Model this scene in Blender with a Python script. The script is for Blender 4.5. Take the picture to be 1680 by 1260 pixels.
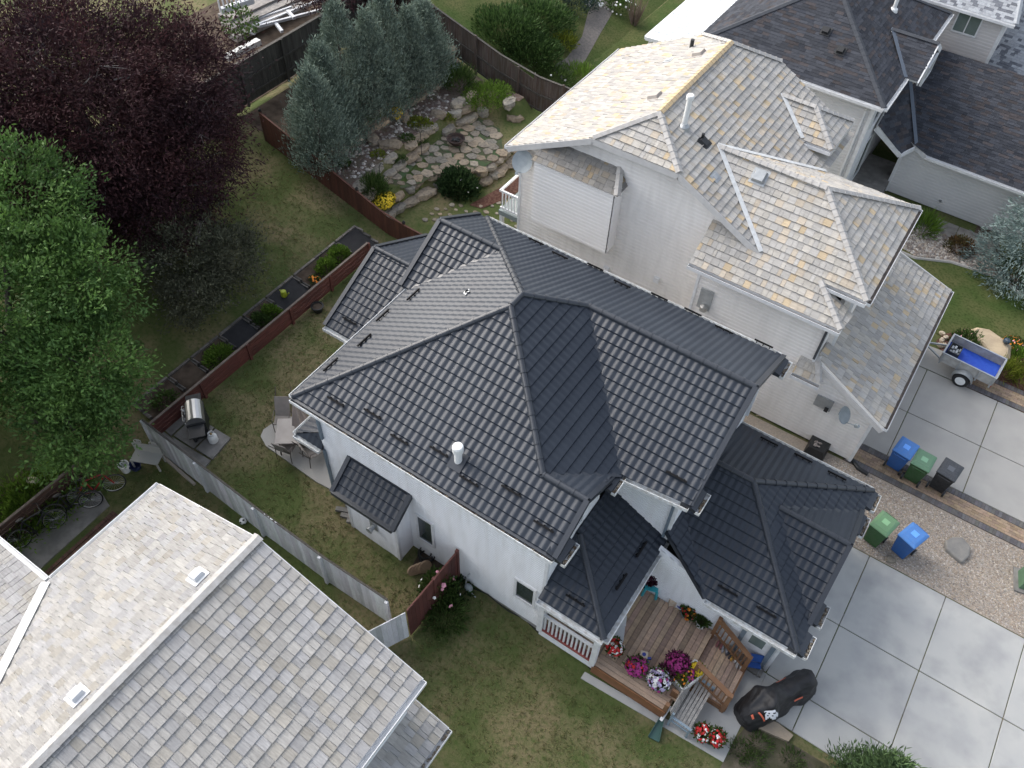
import bpy, bmesh, math, random
import numpy as np
from mathutils import Vector, Matrix
R_=math.radians
S=bpy.context.scene
for o in list(bpy.data.objects): bpy.data.objects.remove(o)
COL=S.collection
# ---------------------------------------------------------------- camera
CAMH=23.0; FPX=1367.6
def _rot(p,r,y):
    cy,sy=math.cos(y),math.sin(y); cp,sp=math.cos(p),math.sin(p)
    f=Vector((sy*cp,cy*cp,-sp)); rt=Vector((cy,-sy,0)); up=rt.cross(f)
    return rt*math.cos(r)+up*math.sin(r), -rt*math.sin(r)+up*math.cos(r), f
CR,CU,CF=_rot(R_(50.87),R_(2.765),R_(-31.89))
cam=bpy.data.cameras.new('camera'); cob=bpy.data.objects.new('camera',cam); COL.objects.link(cob)
cob.matrix_world=Matrix(((CR.x,CU.x,-CF.x,0),(CR.y,CU.y,-CF.y,0),(CR.z,CU.z,-CF.z,CAMH),(0,0,0,1)))
cam.sensor_fit='HORIZONTAL'; cam.sensor_width=36; cam.lens=FPX/1680*36; cam.clip_start=.1; cam.clip_end=2000
S.camera=cob
# ---------------------------------------------------------------- light: thin overcast, brighter towards the rear of the houses (-X)
SUN_EL=R_(36); SUN_AZ=Vector((-.97,.12,0)).normalized()
w=bpy.data.worlds.new('World'); S.world=w; w.use_nodes=True
nt=w.node_tree; bg=nt.nodes['Background']
sky=nt.nodes.new('ShaderNodeTexSky'); sky.sky_type='NISHITA'; sky.sun_disc=False
sky.sun_elevation=SUN_EL; sky.sun_rotation=math.atan2(SUN_AZ.x,SUN_AZ.y)
sky.air_density=1.0; sky.dust_density=4.0; sky.ozone_density=1.0
hs=nt.nodes.new('ShaderNodeHueSaturation'); hs.inputs['Saturation'].default_value=.5
nt.links.new(sky.outputs[0],hs.inputs['Color']); nt.links.new(hs.outputs[0],bg.inputs['Color'])
bg.inputs['Strength'].default_value=.15
sl=bpy.data.lights.new('sun','SUN'); sl.energy=.7; sl.angle=R_(60); sl.color=(1,.975,.94)
so=bpy.data.objects.new('sun',sl); COL.objects.link(so); so.location=(-30,-5,40)
sd=Vector((SUN_AZ.x*math.cos(SUN_EL),SUN_AZ.y*math.cos(SUN_EL),math.sin(SUN_EL)))
so.rotation_euler=sd.to_track_quat('Z','Y').to_euler()
S.view_settings.view_transform='Standard'; S.view_settings.look='None'
S.view_settings.exposure=1.25; S.view_settings.gamma=1.0; S.view_settings.use_curve_mapping=False
# ---------------------------------------------------------------- pixel helpers (photograph 1680x1260)
def ray(px,py): return (CR*((px-840)/FPX)+CU*(-(py-630)/FPX)+CF)
def gz(px,py,z=0.0):
    d=ray(px,py); t=(z-CAMH)/d.z; return Vector((d.x*t,d.y*t,z))
def gy(px,py,y):
    d=ray(px,py); t=y/d.y; return Vector((d.x*t,y,CAMH+d.z*t))
def gx(px,py,x):
    d=ray(px,py); t=x/d.x; return Vector((x,d.y*t,CAMH+d.z*t))
def proj(p):
    v=Vector(p)-Vector((0,0,CAMH)); c=v.dot(CF)
    return 840+FPX*v.dot(CR)/c, 630-FPX*v.dot(CU)/c, c
def lerp(a,b,t): return a+(b-a)*t
# ---------------------------------------------------------------- terrain: gentle fall to the street, terraced rise at the back
def _line(pts,z): return sorted([(gz(a,b,z).y,gz(a,b,z).x) for a,b in pts])
W1=_line([(625,352),(690,312),(720,296),(790,293),(835,262)],.9)
W2=_line([(575,345),(612,300),(650,268),(690,238),(745,200),(800,172),(850,190)],1.45)
W3=_line([(490,300),(520,262),(600,202),(680,150),(760,98)],2.2)
def _ip(L,y):
    if y<=L[0][0]: return L[0][1]
    for (a,b),(c,d) in zip(L,L[1:]):
        if y<=c: return b+(d-b)*(y-a)/(c-a)
    return L[-1][1]
def sstep(e0,e1,x):
    t=min(1,max(0,(x-e0)/(e1-e0))); return t*t*(3-2*t)
YB0,YB1=19.0,29.5
def zbase(x):
    if x>-4: return 0.0
    if x>-12: return .6*(-4-x)/8
    if x>-18: return .6
    return .6+.29*min(8.0,-18-x)
def zt(x,y):
    b=zbase(x)
    if YB0<y<YB1 and x<-13:
        z=.6+.6*sstep(.25,-.45,x-_ip(W1,y))+.55*sstep(.25,-.45,x-_ip(W2,y))+.95*sstep(.3,-.7,x-_ip(W3,y))
        k=min(1,(y-YB0)/.5,(YB1-y)/.5); return b*(1-k)+z*k
    return b
def gp(px,py,dz=0):
    z=0.0
    for _ in range(30):
        p=gz(px,py,z); z=.6*z+.4*zt(p.x,p.y)
    p=gz(px,py,z); return Vector((p.x,p.y,zt(p.x,p.y)+dz))
# ---------------------------------------------------------------- materials
MATS={}
def mat(name,c1,c2=None,scale=4.0,rough=.7,bump=0.0,bscale=60.0,metal=0.0,spec=.5,tint=False,stretch=None,detail=5.0,c3=None,s3=30.0,f3=.35,trans=0.0,lo=.35,hi=.65,coat=0.0):
    if name in MATS: return MATS[name]
    m=bpy.data.materials.new(name); MATS[name]=m; m.use_nodes=True
    N=m.node_tree.nodes; L=m.node_tree.links; b=N['Principled BSDF']
    geo=N.new('ShaderNodeNewGeometry'); vec=geo.outputs['Position']
    if stretch:
        mp=N.new('ShaderNodeVectorMath'); mp.operation='MULTIPLY'; mp.inputs[1].default_value=stretch
        L.new(vec,mp.inputs[0]); vec=mp.outputs[0]
    def noise(s,d=detail):
        n=N.new('ShaderNodeTexNoise'); n.inputs['Scale'].default_value=s; n.inputs['Detail'].default_value=d
        L.new(vec,n.inputs['Vector']); return n.outputs['Fac']
    def ramp(f,lo_,hi_):
        r=N.new('ShaderNodeMapRange'); r.inputs[1].default_value=lo_; r.inputs[2].default_value=hi_
        L.new(f,r.inputs[0]); return r.outputs[0]
    def mix(f,a,bb,mode='MIX'):
        x=N.new('ShaderNodeMix'); x.data_type='RGBA'; x.blend_type=mode
        if isinstance(f,float): x.inputs[0].default_value=f
        else: L.new(f,x.inputs[0])
        for k,v in ((6,a),(7,bb)):
            if isinstance(v,tuple): x.inputs[k].default_value=(*v[:3],1)
            else: L.new(v,x.inputs[k])
        return x.outputs[2]
    col=c1
    if c2: col=mix(ramp(noise(scale),lo,hi),c1,c2)
    if c3:
        f=ramp(noise(s3),.45,.7); k=N.new('ShaderNodeMath'); k.operation='MULTIPLY'; k.inputs[1].default_value=f3; L.new(f,k.inputs[0])
        col=mix(k.outputs[0],col,c3)
    if tint:
        a=N.new('ShaderNodeAttribute'); a.attribute_name='tint'; col=mix(1.0,col,a.outputs['Color'],'MULTIPLY')
    if isinstance(col,tuple): b.inputs['Base Color'].default_value=(*col[:3],1)
    else: L.new(col,b.inputs['Base Color'])
    b.inputs['Roughness'].default_value=rough; b.inputs['Metallic'].default_value=metal
    b.inputs['Specular IOR Level'].default_value=spec; b.inputs['Coat Weight'].default_value=coat
    if bump:
        bn=N.new('ShaderNodeBump'); bn.inputs['Strength'].default_value=bump; bn.inputs['Distance'].default_value=.02
        L.new(noise(bscale,6.0),bn.inputs['Height']); L.new(bn.outputs[0],b.inputs['Normal'])
    if trans:
        out=N['Material Output']; t=N.new('ShaderNodeBsdfTranslucent'); ms=N.new('ShaderNodeMixShader'); ms.inputs[0].default_value=trans
        if isinstance(col,tuple): t.inputs[0].default_value=(*col[:3],1)
        else: L.new(col,t.inputs[0])
        L.new(b.outputs[0],ms.inputs[1]); L.new(t.outputs[0],ms.inputs[2]); L.new(ms.outputs[0],out.inputs['Surface'])
    return m
# ---------------------------------------------------------------- mesh builder
class MB:
    def __init__(s): s.v=[]; s.f=[]; s.t=[]; s.cur=(1,1,1)
    def add(s,vs,fs,tint=None):
        o=len(s.v); s.v.extend([tuple(p) for p in vs]); s.f.extend([tuple(i+o for i in f) for f in fs])
        s.t.extend([tint or s.cur]*len(fs)); return s
    def obox(s,c,ax,h,tint=None):
        c=Vector(c); a=[Vector(ax[i])*h[i] for i in range(3)]
        vs=[c+a[0]*i+a[1]*j+a[2]*k for k in (-1,1) for j in (-1,1) for i in (-1,1)]
        return s.add(vs,[(0,2,3,1),(4,5,7,6),(0,1,5,4),(2,6,7,3),(0,4,6,2),(1,3,7,5)],tint)
    def box(s,x0,x1,y0,y1,z0,z1,tint=None):
        return s.obox(((x0+x1)/2,(y0+y1)/2,(z0+z1)/2),((1,0,0),(0,1,0),(0,0,1)),(abs(x1-x0)/2,abs(y1-y0)/2,abs(z1-z0)/2),tint)
    def beam(s,p,q,wd,ht,up=(0,0,1),tint=None):
        p=Vector(p);q=Vector(q);d=q-p;l=d.length;d.normalize();up=Vector(up);sd_=d.cross(up)
        if sd_.length<1e-4: sd_=d.cross(Vector((1,0,0)))
        sd_.normalize(); u2=sd_.cross(d)
        return s.obox((p+q)/2,(d,sd_,u2),(l/2,wd/2,ht/2),tint)
    def prism(s,pts,z0,z1,tint=None):
        n=len(pts); f0=z0 if callable(z0) else (lambda x,y:z0); f1=z1 if callable(z1) else (lambda x,y:z1)
        vs=[(p[0],p[1],f0(p[0],p[1])) for p in pts]+[(p[0],p[1],f1(p[0],p[1])) for p in pts]
        ar=sum(pts[i][0]*pts[(i+1)%n][1]-pts[(i+1)%n][0]*pts[i][1] for i in range(n))
        fs=[tuple(range(n-1,-1,-1)),tuple(range(n,2*n))]+[(i,(i+1)%n,n+(i+1)%n,n+i) for i in range(n)]
        if ar<0: fs=[tuple(reversed(f)) for f in fs]
        return s.add(vs,fs,tint)
    def slab(s,poly,n,th,tint=None):
        "extrude 3D polygon along -n by th"
        poly=[Vector(p) for p in poly]; n=Vector(n); k=len(poly)
        nn=Vector((0,0,0))
        for i in range(k): nn+=poly[i].cross(poly[(i+1)%k])
        if nn.dot(n)<0: poly.reverse()
        vs=poly+[p-n*th for p in poly]
        return s.add(vs,[tuple(range(k)),tuple(range(2*k-1,k-1,-1))]+[(i,k+i,k+(i+1)%k,(i+1)%k) for i in range(k)],tint)
    def tube(s,path,r,n=8,cap=True,tint=None):
        path=[Vector(p) for p in path]; m=len(path); rs=r if isinstance(r,(list,tuple)) else [r]*m
        vs=[];ref=Vector((0,0,1))
        for i,p in enumerate(path):
            d=(path[min(i+1,m-1)]-path[max(i-1,0)]).normalized()
            a=d.cross(ref)
            if a.length<.05: a=d.cross(Vector((1,0,0)))
            a.normalize(); b=a.cross(d)
            vs+=[p+(a*math.cos(2*math.pi*j/n)+b*math.sin(2*math.pi*j/n))*rs[i] for j in range(n)]
        fs=[(i*n+j,i*n+(j+1)%n,(i+1)*n+(j+1)%n,(i+1)*n+j) for i in range(m-1) for j in range(n)]
        if cap: fs+=[tuple(range(n-1,-1,-1)),tuple((m-1)*n+j for j in range(n))]
        return s.add(vs,fs,tint)
    def lathe(s,c,prof,n=16,tint=None,axis=None):
        c=Vector(c); vs=[]
        for r,z in prof:
            for j in range(n):
                a=2*math.pi*j/n; vs.append(c+Vector((r*math.cos(a),r*math.sin(a),z)))
        m=len(prof)
        fs=[(i*n+j,i*n+(j+1)%n,(i+1)*n+(j+1)%n,(i+1)*n+j) for i in range(m-1) for j in range(n)]
        fs+=[tuple(range(n-1,-1,-1)),tuple((m-1)*n+j for j in range(n))]
        return s.add(vs,fs,tint)
    def blob(s,c,r,seed=0,n=(8,6),rough=.25,tint=None):
        rg=random.Random(seed); c=Vector(c); rx,ry,rz=r if isinstance(r,(tuple,list)) else (r,r,r); vs=[];nu,nv=n
        for i in range(nv+1):
            th=math.pi*i/nv
            for j in range(nu):
                ph=2*math.pi*j/nu; k=1+rough*(rg.random()-.5)*2 if 0<i<nv else 1
                vs.append(c+Vector((rx*math.sin(th)*math.cos(ph)*k,ry*math.sin(th)*math.sin(ph)*k,rz*math.cos(th)*k)))
        fs=[(i*nu+j,(i+1)*nu+j,(i+1)*nu+(j+1)%nu,i*nu+(j+1)%nu) for i in range(nv) for j in range(nu)]
        return s.add(vs,fs,tint)
    def mesh(s,name,m,smooth=False):
        me=bpy.data.meshes.new(name); me.from_pydata(s.v,[],s.f); me.materials.append(m)
        a=me.attributes.new('tint','FLOAT_COLOR','FACE')
        a.data.foreach_set('color',np.array([(*t[:3],1) for t in s.t],dtype=np.float32).ravel())
        if smooth: me.polygons.foreach_set('use_smooth',[True]*len(me.polygons))
        me.update(); return me
    def build(s,name,m,parent=None,smooth=False,world=True,**kw):
        me=s.mesh(name,m,smooth); o=bpy.data.objects.new(name,me); COL.objects.link(o)
        if parent is not None: attach(o,parent,world)
        for k,v in kw.items(): o[k]=v
        return o
WL={}   # translation of things in world space (only unrotated world-built things)
def attach(o,parent,world=True):
    o.parent=parent
    if world: o.location=tuple(-c for c in wl(parent))
def wl(p):
    t=Vector((0,0,0))
    while p is not None:
        t+=Vector(p.location); p=p.parent
    return t
def thing(name,label,cat,loc=(0,0,0),rz=0,group=None):
    o=bpy.data.objects.new(name,None); COL.objects.link(o); o.empty_display_size=.2
    o.location=loc; o.rotation_euler=(0,0,rz); o['label']=label; o['category']=cat
    if group: o['group']=group
    return o
def tag(o,label,cat,group=None):
    o['label']=label; o['category']=cat
    if group: o['group']=group
    return o
def struct(o): o['kind']='structure'; return o
def copy_tree(o,parent=None):
    c=o.copy(); COL.objects.link(c); c.parent=parent
    for ch in o.children: copy_tree(ch,c)
    return c
def inst(name,me,parent,M,**kw):
    "part that shares mesh data, world matrix M, below an unrotated parent"
    o=bpy.data.objects.new(name,me); COL.objects.link(o); o.parent=parent
    o.matrix_basis=Matrix.Translation(-wl(parent))@M
    for k,v in kw.items(): o[k]=v
    return o
# ---------------------------------------------------------------- clipped tile engine
def clip(poly,u0,u1,v0,v1):
    for ax,lim,sg in ((0,u0,1),(0,u1,-1),(1,v0,1),(1,v1,-1)):
        out=[]; n=len(poly)
        for i in range(n):
            p,q=poly[i],poly[(i+1)%n]; a=(p[ax]-lim)*sg; b=(q[ax]-lim)*sg
            if a>=0: out.append(p)
            if (a>=0)!=(b>=0):
                t=a/(a-b); out.append((p[0]+(q[0]-p[0])*t,p[1]+(q[1]-p[1])*t))
        poly=out
        if len(poly)<3: return []
    return poly
def area2(p): return .5*abs(sum(p[i][0]*p[(i+1)%len(p)][1]-p[(i+1)%len(p)][0]*p[i][1] for i in range(len(p))))
class Frame:
    "plane frame: u along the eave e0->e1, v up the slope, n outwards"
    def __init__(s,poly,e0,e1,flip=False):
        s.o=Vector(e0); s.u=(Vector(e1)-s.o).normalized()
        far=max(poly,key=lambda p:((Vector(p)-s.o)-s.u*(Vector(p)-s.o).dot(s.u)).length)
        d=Vector(far)-s.o; s.v=(d-s.u*d.dot(s.u)).normalized(); s.n=s.u.cross(s.v)
        if s.n.z<-1e-6 or flip: s.n=-s.n
        s.p2=[((Vector(p)-s.o).dot(s.u),(Vector(p)-s.o).dot(s.v)) for p in poly]
    def at(s,u,v,h=0): return s.o+s.u*u+s.v*v+s.n*h
def plan(SL):
    return {k:([Frame(p,a,b).at(u,v) for u,v in Frame(p,a,b).p2],a,b) for k,(p,a,b) in SL.items()}
def score(c,n,a):
    x,y,d=proj(c)
    if not(-20<x<1700 and -20<y<1280): return 0
    vd=(Vector((0,0,CAMH))-c).normalized(); k=vd.dot(n)
    return max(0,k)*a/d**2
def shakes(poly,e0,e1,row=.25,wmin=.12,wmax=.32,th=.018,tint=None,rng=None,lift=.012,gap=.004,over=.0):
    F=Frame(poly,e0,e1); rng=rng or random.Random(1); out=[]
    us=[p[0] for p in F.p2]; vs=[p[1] for p in F.p2]; v=min(vs)
    while v<max(vs):
        u=min(us)-rng.random()*wmax
        while u<max(us):
            wd=rng.uniform(wmin,wmax); c=clip(F.p2,u+gap,u+wd-gap,v,v+row)
            u+=wd
            if len(c)<3 or area2(c)<.0015: continue
            t=th*rng.uniform(.75,1.3); h0=lift+rng.uniform(-.003,.003); v0=v
            top=[F.at(a,b+(rng.uniform(-.008,.004) if b<v0+.001 else 0),h0+t*(1-(b-v0)/row)) for a,b in c]; bot=[F.at(a,b,0) for a,b in c]; k=len(c)
            if (top[1]-top[0]).cross(top[2]-top[1]).dot(F.n)<0: top.reverse(); bot.reverse()
            fs=[tuple(range(k))]+[(i,k+i,k+(i+1)%k,(i+1)%k) for i in range(k)]
            ctr=sum(top,Vector((0,0,0)))/k; ar=area2(c)
            out.append((score(ctr,F.n,ar) if ar>.5*row*wd else 0,top+bot,fs,tint(rng) if tint else (1,1,1)))
        v+=row
    return out
def emit_tiles(tiles,m,parent,name='shingle',rest='shingles',limit=300):
    tiles.sort(key=lambda t:-t[0])
    for t in tiles[:limit]:
        if t[0]<=0: break
        MB().add(t[1],t[2],t[3]).build(name,m,parent)
    b=MB()
    for t in tiles[limit:] if len(tiles)>limit else []: b.add(t[1],t[2],t[3])
    for t in tiles[:limit]:
        if t[0]<=0: b.add(t[1],t[2],t[3])
    if b.v:
        o=b.build(rest,m,parent); o['kind']='stuff'
def lap(b,poly,e0,e1,h=.115,th=.026,flip=False,tint=None):
    F=Frame(poly,e0,e1,flip); vs=[p[1] for p in F.p2]; us=[p[0] for p in F.p2]; v=min(vs)
    while v<max(vs)-1e-4:
        for lo_,hi_ in ((v,v+.7*h),(v+.7*h,v+h)):
            c=clip(F.p2,min(us)-1,max(us)+1,lo_,hi_)
            if len(c)<3: continue
            top=[F.at(a,bb,(th if bb<=v+.7*h+1e-5 else th*(v+h-bb)/(.3*h))+.002) for a,bb in c]; k=len(c)
            if (top[1]-top[0]).cross(top[2]-top[1]).dot(F.n)<0: top.reverse()
            b.add(top,[tuple(range(k))],tint)
            lo=[p for p in c if p[1]<v+1e-4]
            if len(lo)>=2:
                a0,a1=min(lo)[0],max(lo)[0]
                b.add([F.at(a0,v,.002),F.at(a1,v,.002),F.at(a1,v,th+.002),F.at(a0,v,th+.002)],[(0,1,2,3)],tint)
        v+=h
# metal tile: waves across, steps up the slope
WP=.2; SP=.288; NC=8
def wav(u):
    x=(u/WP)%1.0; return .019*(0.5-0.5*math.cos(2*math.pi*x))
DH=.03; RB=.032
def thh(b_): return DH*(b_/RB) if b_<RB else DH*(1-(b_-RB)/(SP-RB))
def strip_faces(mb,F,c,v):
    for lo,hi in ((v,v+RB),(v+RB,v+SP)):
        q2=clip(c,-1e3,1e3,lo,hi)
        if len(q2)<3 or area2(q2)<1e-6: continue
        q=[F.at(a,b,wav(a)+thh(max(0,b-v))+.006) for a,b in q2]
        if (q[1]-q[0]).cross(q[2]-q[1]).dot(F.n)<0: q.reverse()
        mb.add(q,[tuple(range(len(q)))])
def metal_slope(poly,e0,e1,acc,rest):
    F=Frame(poly,e0,e1); us=[p[0] for p in F.p2]; vs=[p[1] for p in F.p2]
    u0=math.floor(min(us)/WP)*WP; v=min(vs)
    while v<max(vs):
        u=u0
        while u<max(us):
            full=clip(F.p2,u,u+WP,v,v+SP)
            if len(full)>=3 and area2(full)>.0008:
                if area2(full)>.999*WP*SP: acc.append((score(F.at(u+WP/2,v+SP/2),F.n,1),F,u,v))
                else:
                    for j in range(NC):
                        c=clip(F.p2,u+WP*j/NC,u+WP*(j+1)/NC,v,v+SP)
                        if len(c)>=3: strip_faces(rest,F,c,v)
            u+=WP
        v+=SP
def tile_geo():
    vs=[];fs=[]
    for j in range(NC+1):
        a=WP*j/NC; w_=wav(a)
        vs+=[(a,0,w_+.002),(a,RB,w_+DH+.006),(a,RB,w_+DH+.006),(a,SP,w_+.006)]
    for j in range(NC):
        k=4*j; fs+=[(k,k+4,k+5,k+1),(k+2,k+6,k+7,k+3)]
    return vs,fs
def emit_metal(acc,rest,m,parent,limit=300):
    vs,fs=tile_geo(); b=MB(); b.add(vs,fs); me=b.mesh('tile',m,True)
    acc.sort(key=lambda t:-t[0])
    for i,(sc,F,u,v) in enumerate(acc):
        if i<limit and sc>0:
            o=F.at(u,v); M=Matrix(((F.u.x,F.v.x,F.n.x,o.x),(F.u.y,F.v.y,F.n.y,o.y),(F.u.z,F.v.z,F.n.z,o.z),(0,0,0,1)))
            if F.u.cross(F.v).dot(F.n)<0:
                o=F.at(u+WP,v); M=Matrix(((-F.u.x,F.v.x,F.n.x,o.x),(-F.u.y,F.v.y,F.n.y,o.y),(-F.u.z,F.v.z,F.n.z,o.z),(0,0,0,1)))
            inst('tile',me,parent,M)
        else:
            ff=fs if F.u.cross(F.v).dot(F.n)>0 else [tuple(reversed(f)) for f in fs]
            rest.add([F.at(u+x,v+y,z) for x,y,z in vs],ff)
    o=rest.build('tiles',m,parent,smooth=True); o['kind']='stuff'
def cap_mesh(name,r,L,m,flat=1.0,n=8,lip=.012):
    b=MB(); ring=lambda x,rr:[(x,rr*math.cos(math.pi*j/n),rr*flat*math.sin(math.pi*j/n)) for j in range(n+1)]
    st=[(0,r+lip),(L*.12,r+lip),(L*.13,r),(L*1.02,r-.004)]; vs=[]
    for x,rr in st: vs+=ring(x,rr)
    fs=[(i*(n+1)+j,(i+1)*(n+1)+j,(i+1)*(n+1)+j+1,i*(n+1)+j+1) for i in range(len(st)-1) for j in range(n)]
    fs.append(tuple(range(n+1)))
    b.add(vs,fs); return b.mesh(name,m)
def caps(p,q,me,L,parent,name='ridge_cap',sink=.03):
    p=Vector(p);q=Vector(q);d=q-p;n=max(1,round(d.length/L)); k=d.length/n; d.normalize()
    s_=d.cross(Vector((0,0,1))).normalized(); up=s_.cross(d)
    for i in range(n):
        o=p+d*(k*i)-up*sink; f=k/L
        inst(name,me,parent,Matrix(((d.x*f,s_.x,up.x,o.x),(d.y*f,s_.y,up.y,o.y),(d.z*f,s_.z,up.z,o.z),(0,0,0,1))))
def gutter(p,q,out,m,parent,w_=.12,h=.11,name='gutter',drop=.02):
    "open channel below an eave p->q, 'out' = outward horizontal direction"
    p=Vector(p);q=Vector(q);o=Vector(out).normalized(); d=(q-p).normalized(); z=Vector((0,0,1)); b=MB()
    base=-drop
    def bar(c0,c1,z0,z1):
        b.obox((p+q)/2+o*((c0+c1)/2)+z*((z0+z1)/2),(d,o,z),((q-p).length/2,(c1-c0)/2,(z1-z0)/2))
    bar(-.02,-.005,base-h,base); bar(w_,w_+.015,base-h,base+.01); bar(-.005,w_,base-h,base-h+.012)
    for e in (p,q): b.obox(e+o*(w_/2)+z*(base-h/2),(d,o,z),(.006,w_/2,h/2-.004))
    return b.build(name,m,parent)
# ---------------------------------------------------------------- palette
LAWN=mat('lawn',(.080,.100,.036),(.165,.142,.078),scale=.55,rough=.95,bump=.7,bscale=22,c3=(.052,.082,.022),s3=9,f3=.75,spec=.1,detail=9,lo=.42,hi=.60)
LAWN2=mat('lawn_green',(.050,.080,.022),(.095,.10,.04),scale=.7,rough=.95,bump=.7,bscale=22,c3=(.020,.040,.008),s3=11,f3=.7,spec=.1,detail=9)
SOIL=mat('soil',(.060,.045,.034),(.11,.085,.065),scale=3,rough=1,bump=.8,bscale=40,spec=.1)
MULCH=mat('mulch',(.085,.040,.030),(.15,.085,.065),scale=12,rough=1,bump=1,bscale=60,spec=.1)
METAL=mat('roof_metal',(.014,.020,.031),(.021,.028,.040),scale=.8,rough=.48,spec=.45,bump=.02,bscale=200)
METALT=mat('roof_trim',(.020,.025,.034),rough=.42,spec=.65)
GUARD=mat('snow_guard',(.006,.006,.007),rough=.8,spec=.2)
SIDW=mat('siding_white',(.80,.815,.83),(.75,.77,.79),scale=1.2,rough=.6,spec=.3,c3=(.60,.60,.59),s3=3,f3=.4,stretch=(1.5,1.5,.25))
SIDN=mat('siding_cream',(.79,.765,.735),(.74,.715,.685),scale=1.0,rough=.65,spec=.3,c3=(.60,.575,.545),s3=3,f3=.4,stretch=(1.5,1.5,.25))
SIDG=mat('siding_grey',(.62,.62,.62),(.57,.575,.58),scale=1.0,rough=.65,spec=.3)
SIDP=mat('siding_pinkish',(.60,.575,.56),(.55,.53,.52),scale=1.0,rough=.65,spec=.3)
TRIM=mat('trim_white',(.72,.73,.74),(.62,.63,.64),scale=6,rough=.5,spec=.4)
TRIMB=mat('trim_bluegrey',(.13,.17,.21),(.16,.20,.24),scale=5,rough=.5)
GUTM=mat('gutter_white',(.70,.73,.75),(.50,.50,.48),scale=9,rough=.5,spec=.4)
DEBRIS=mat('gutter_debris',(.085,.055,.030),(.30,.27,.22),scale=14,rough=1,bump=1,bscale=60)
CONC=mat('concrete',(.42,.42,.40),(.355,.36,.355),scale=.6,rough=.85,bump=.15,bscale=120,c3=(.25,.255,.26),s3=1.1,f3=.6,spec=.25,detail=8)
CONC2=mat('concrete_warm',(.40,.385,.355),(.34,.33,.31),scale=.5,rough=.85,bump=.15,bscale=120,c3=(.30,.29,.27),s3=1.1,f3=.5,spec=.25,detail=8)
CONCD=mat('concrete_old',(.26,.25,.235),(.17,.165,.155),scale=1.6,rough=.9,bump=.3,bscale=60,c3=(.11,.105,.095),s3=4,f3=.5,spec=.2)
FOUND=mat('foundation',(.36,.35,.335),(.29,.28,.27),scale=2,rough=.9,bump=.3,bscale=50)
GLASS=mat('window_glass',(.018,.026,.030),(.05,.065,.07),scale=1.2,rough=.06,spec=.8)
GLASSG=mat('window_glass_curtained',(.12,.16,.15),(.17,.21,.20),scale=2,rough=.08,spec=.8)
ROCK=mat('garden_rock',(.31,.27,.21),(.235,.21,.175),scale=3,rough=.95,bump=.8,bscale=18,tint=True,c3=(.11,.10,.085),s3=9,f3=.7,spec=.2)
WOODG=mat('fence_weathered',(.085,.078,.068),(.050,.045,.040),scale=3,rough=.9,bump=.5,bscale=40,tint=True,stretch=(6,6,.6))
WOODD=mat('fence_dark_stain',(.065,.042,.032),(.10,.085,.075),scale=2.4,rough=.85,bump=.5,bscale=40,tint=True,stretch=(6,6,.5))
WOODR=mat('fence_redbrown',(.105,.040,.024),(.075,.028,.018),scale=2,rough=.75,bump=.25,bscale=50,tint=True,stretch=(5,5,.6))
WOODM=mat('fence_maroon',(.12,.038,.030),(.085,.028,.024),scale=2,rough=.7,bump=.2,bscale=50,tint=True)
PAINTW=mat('fence_paint_white',(.58,.60,.63),(.48,.50,.53),scale=3,rough=.7,tint=True,c3=(.30,.30,.29),s3=14,f3=.35,stretch=(3,3,.7))
DECKW=mat('deck_wood',(.50,.36,.255),(.38,.28,.21),scale=2.2,rough=.8,bump=.35,bscale=40,tint=True,stretch=(1,6,1),c3=(.19,.14,.11),s3=16,f3=.45)
RAILW=mat('rail_wood',(.22,.115,.055),(.17,.085,.042),scale=4,rough=.65,bump=.2,bscale=60,tint=True)
BLACKP=mat('black_plastic',(.014,.015,.016),rough=.5)
STEEL=mat('brushed_steel',(.45,.45,.44),rough=.35,metal=.9)
GALV=mat('galvanised',(.42,.44,.45),(.34,.36,.37),scale=6,rough=.5,metal=.6)
WHITEP=mat('white_plastic',(.72,.73,.72),rough=.45)
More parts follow.
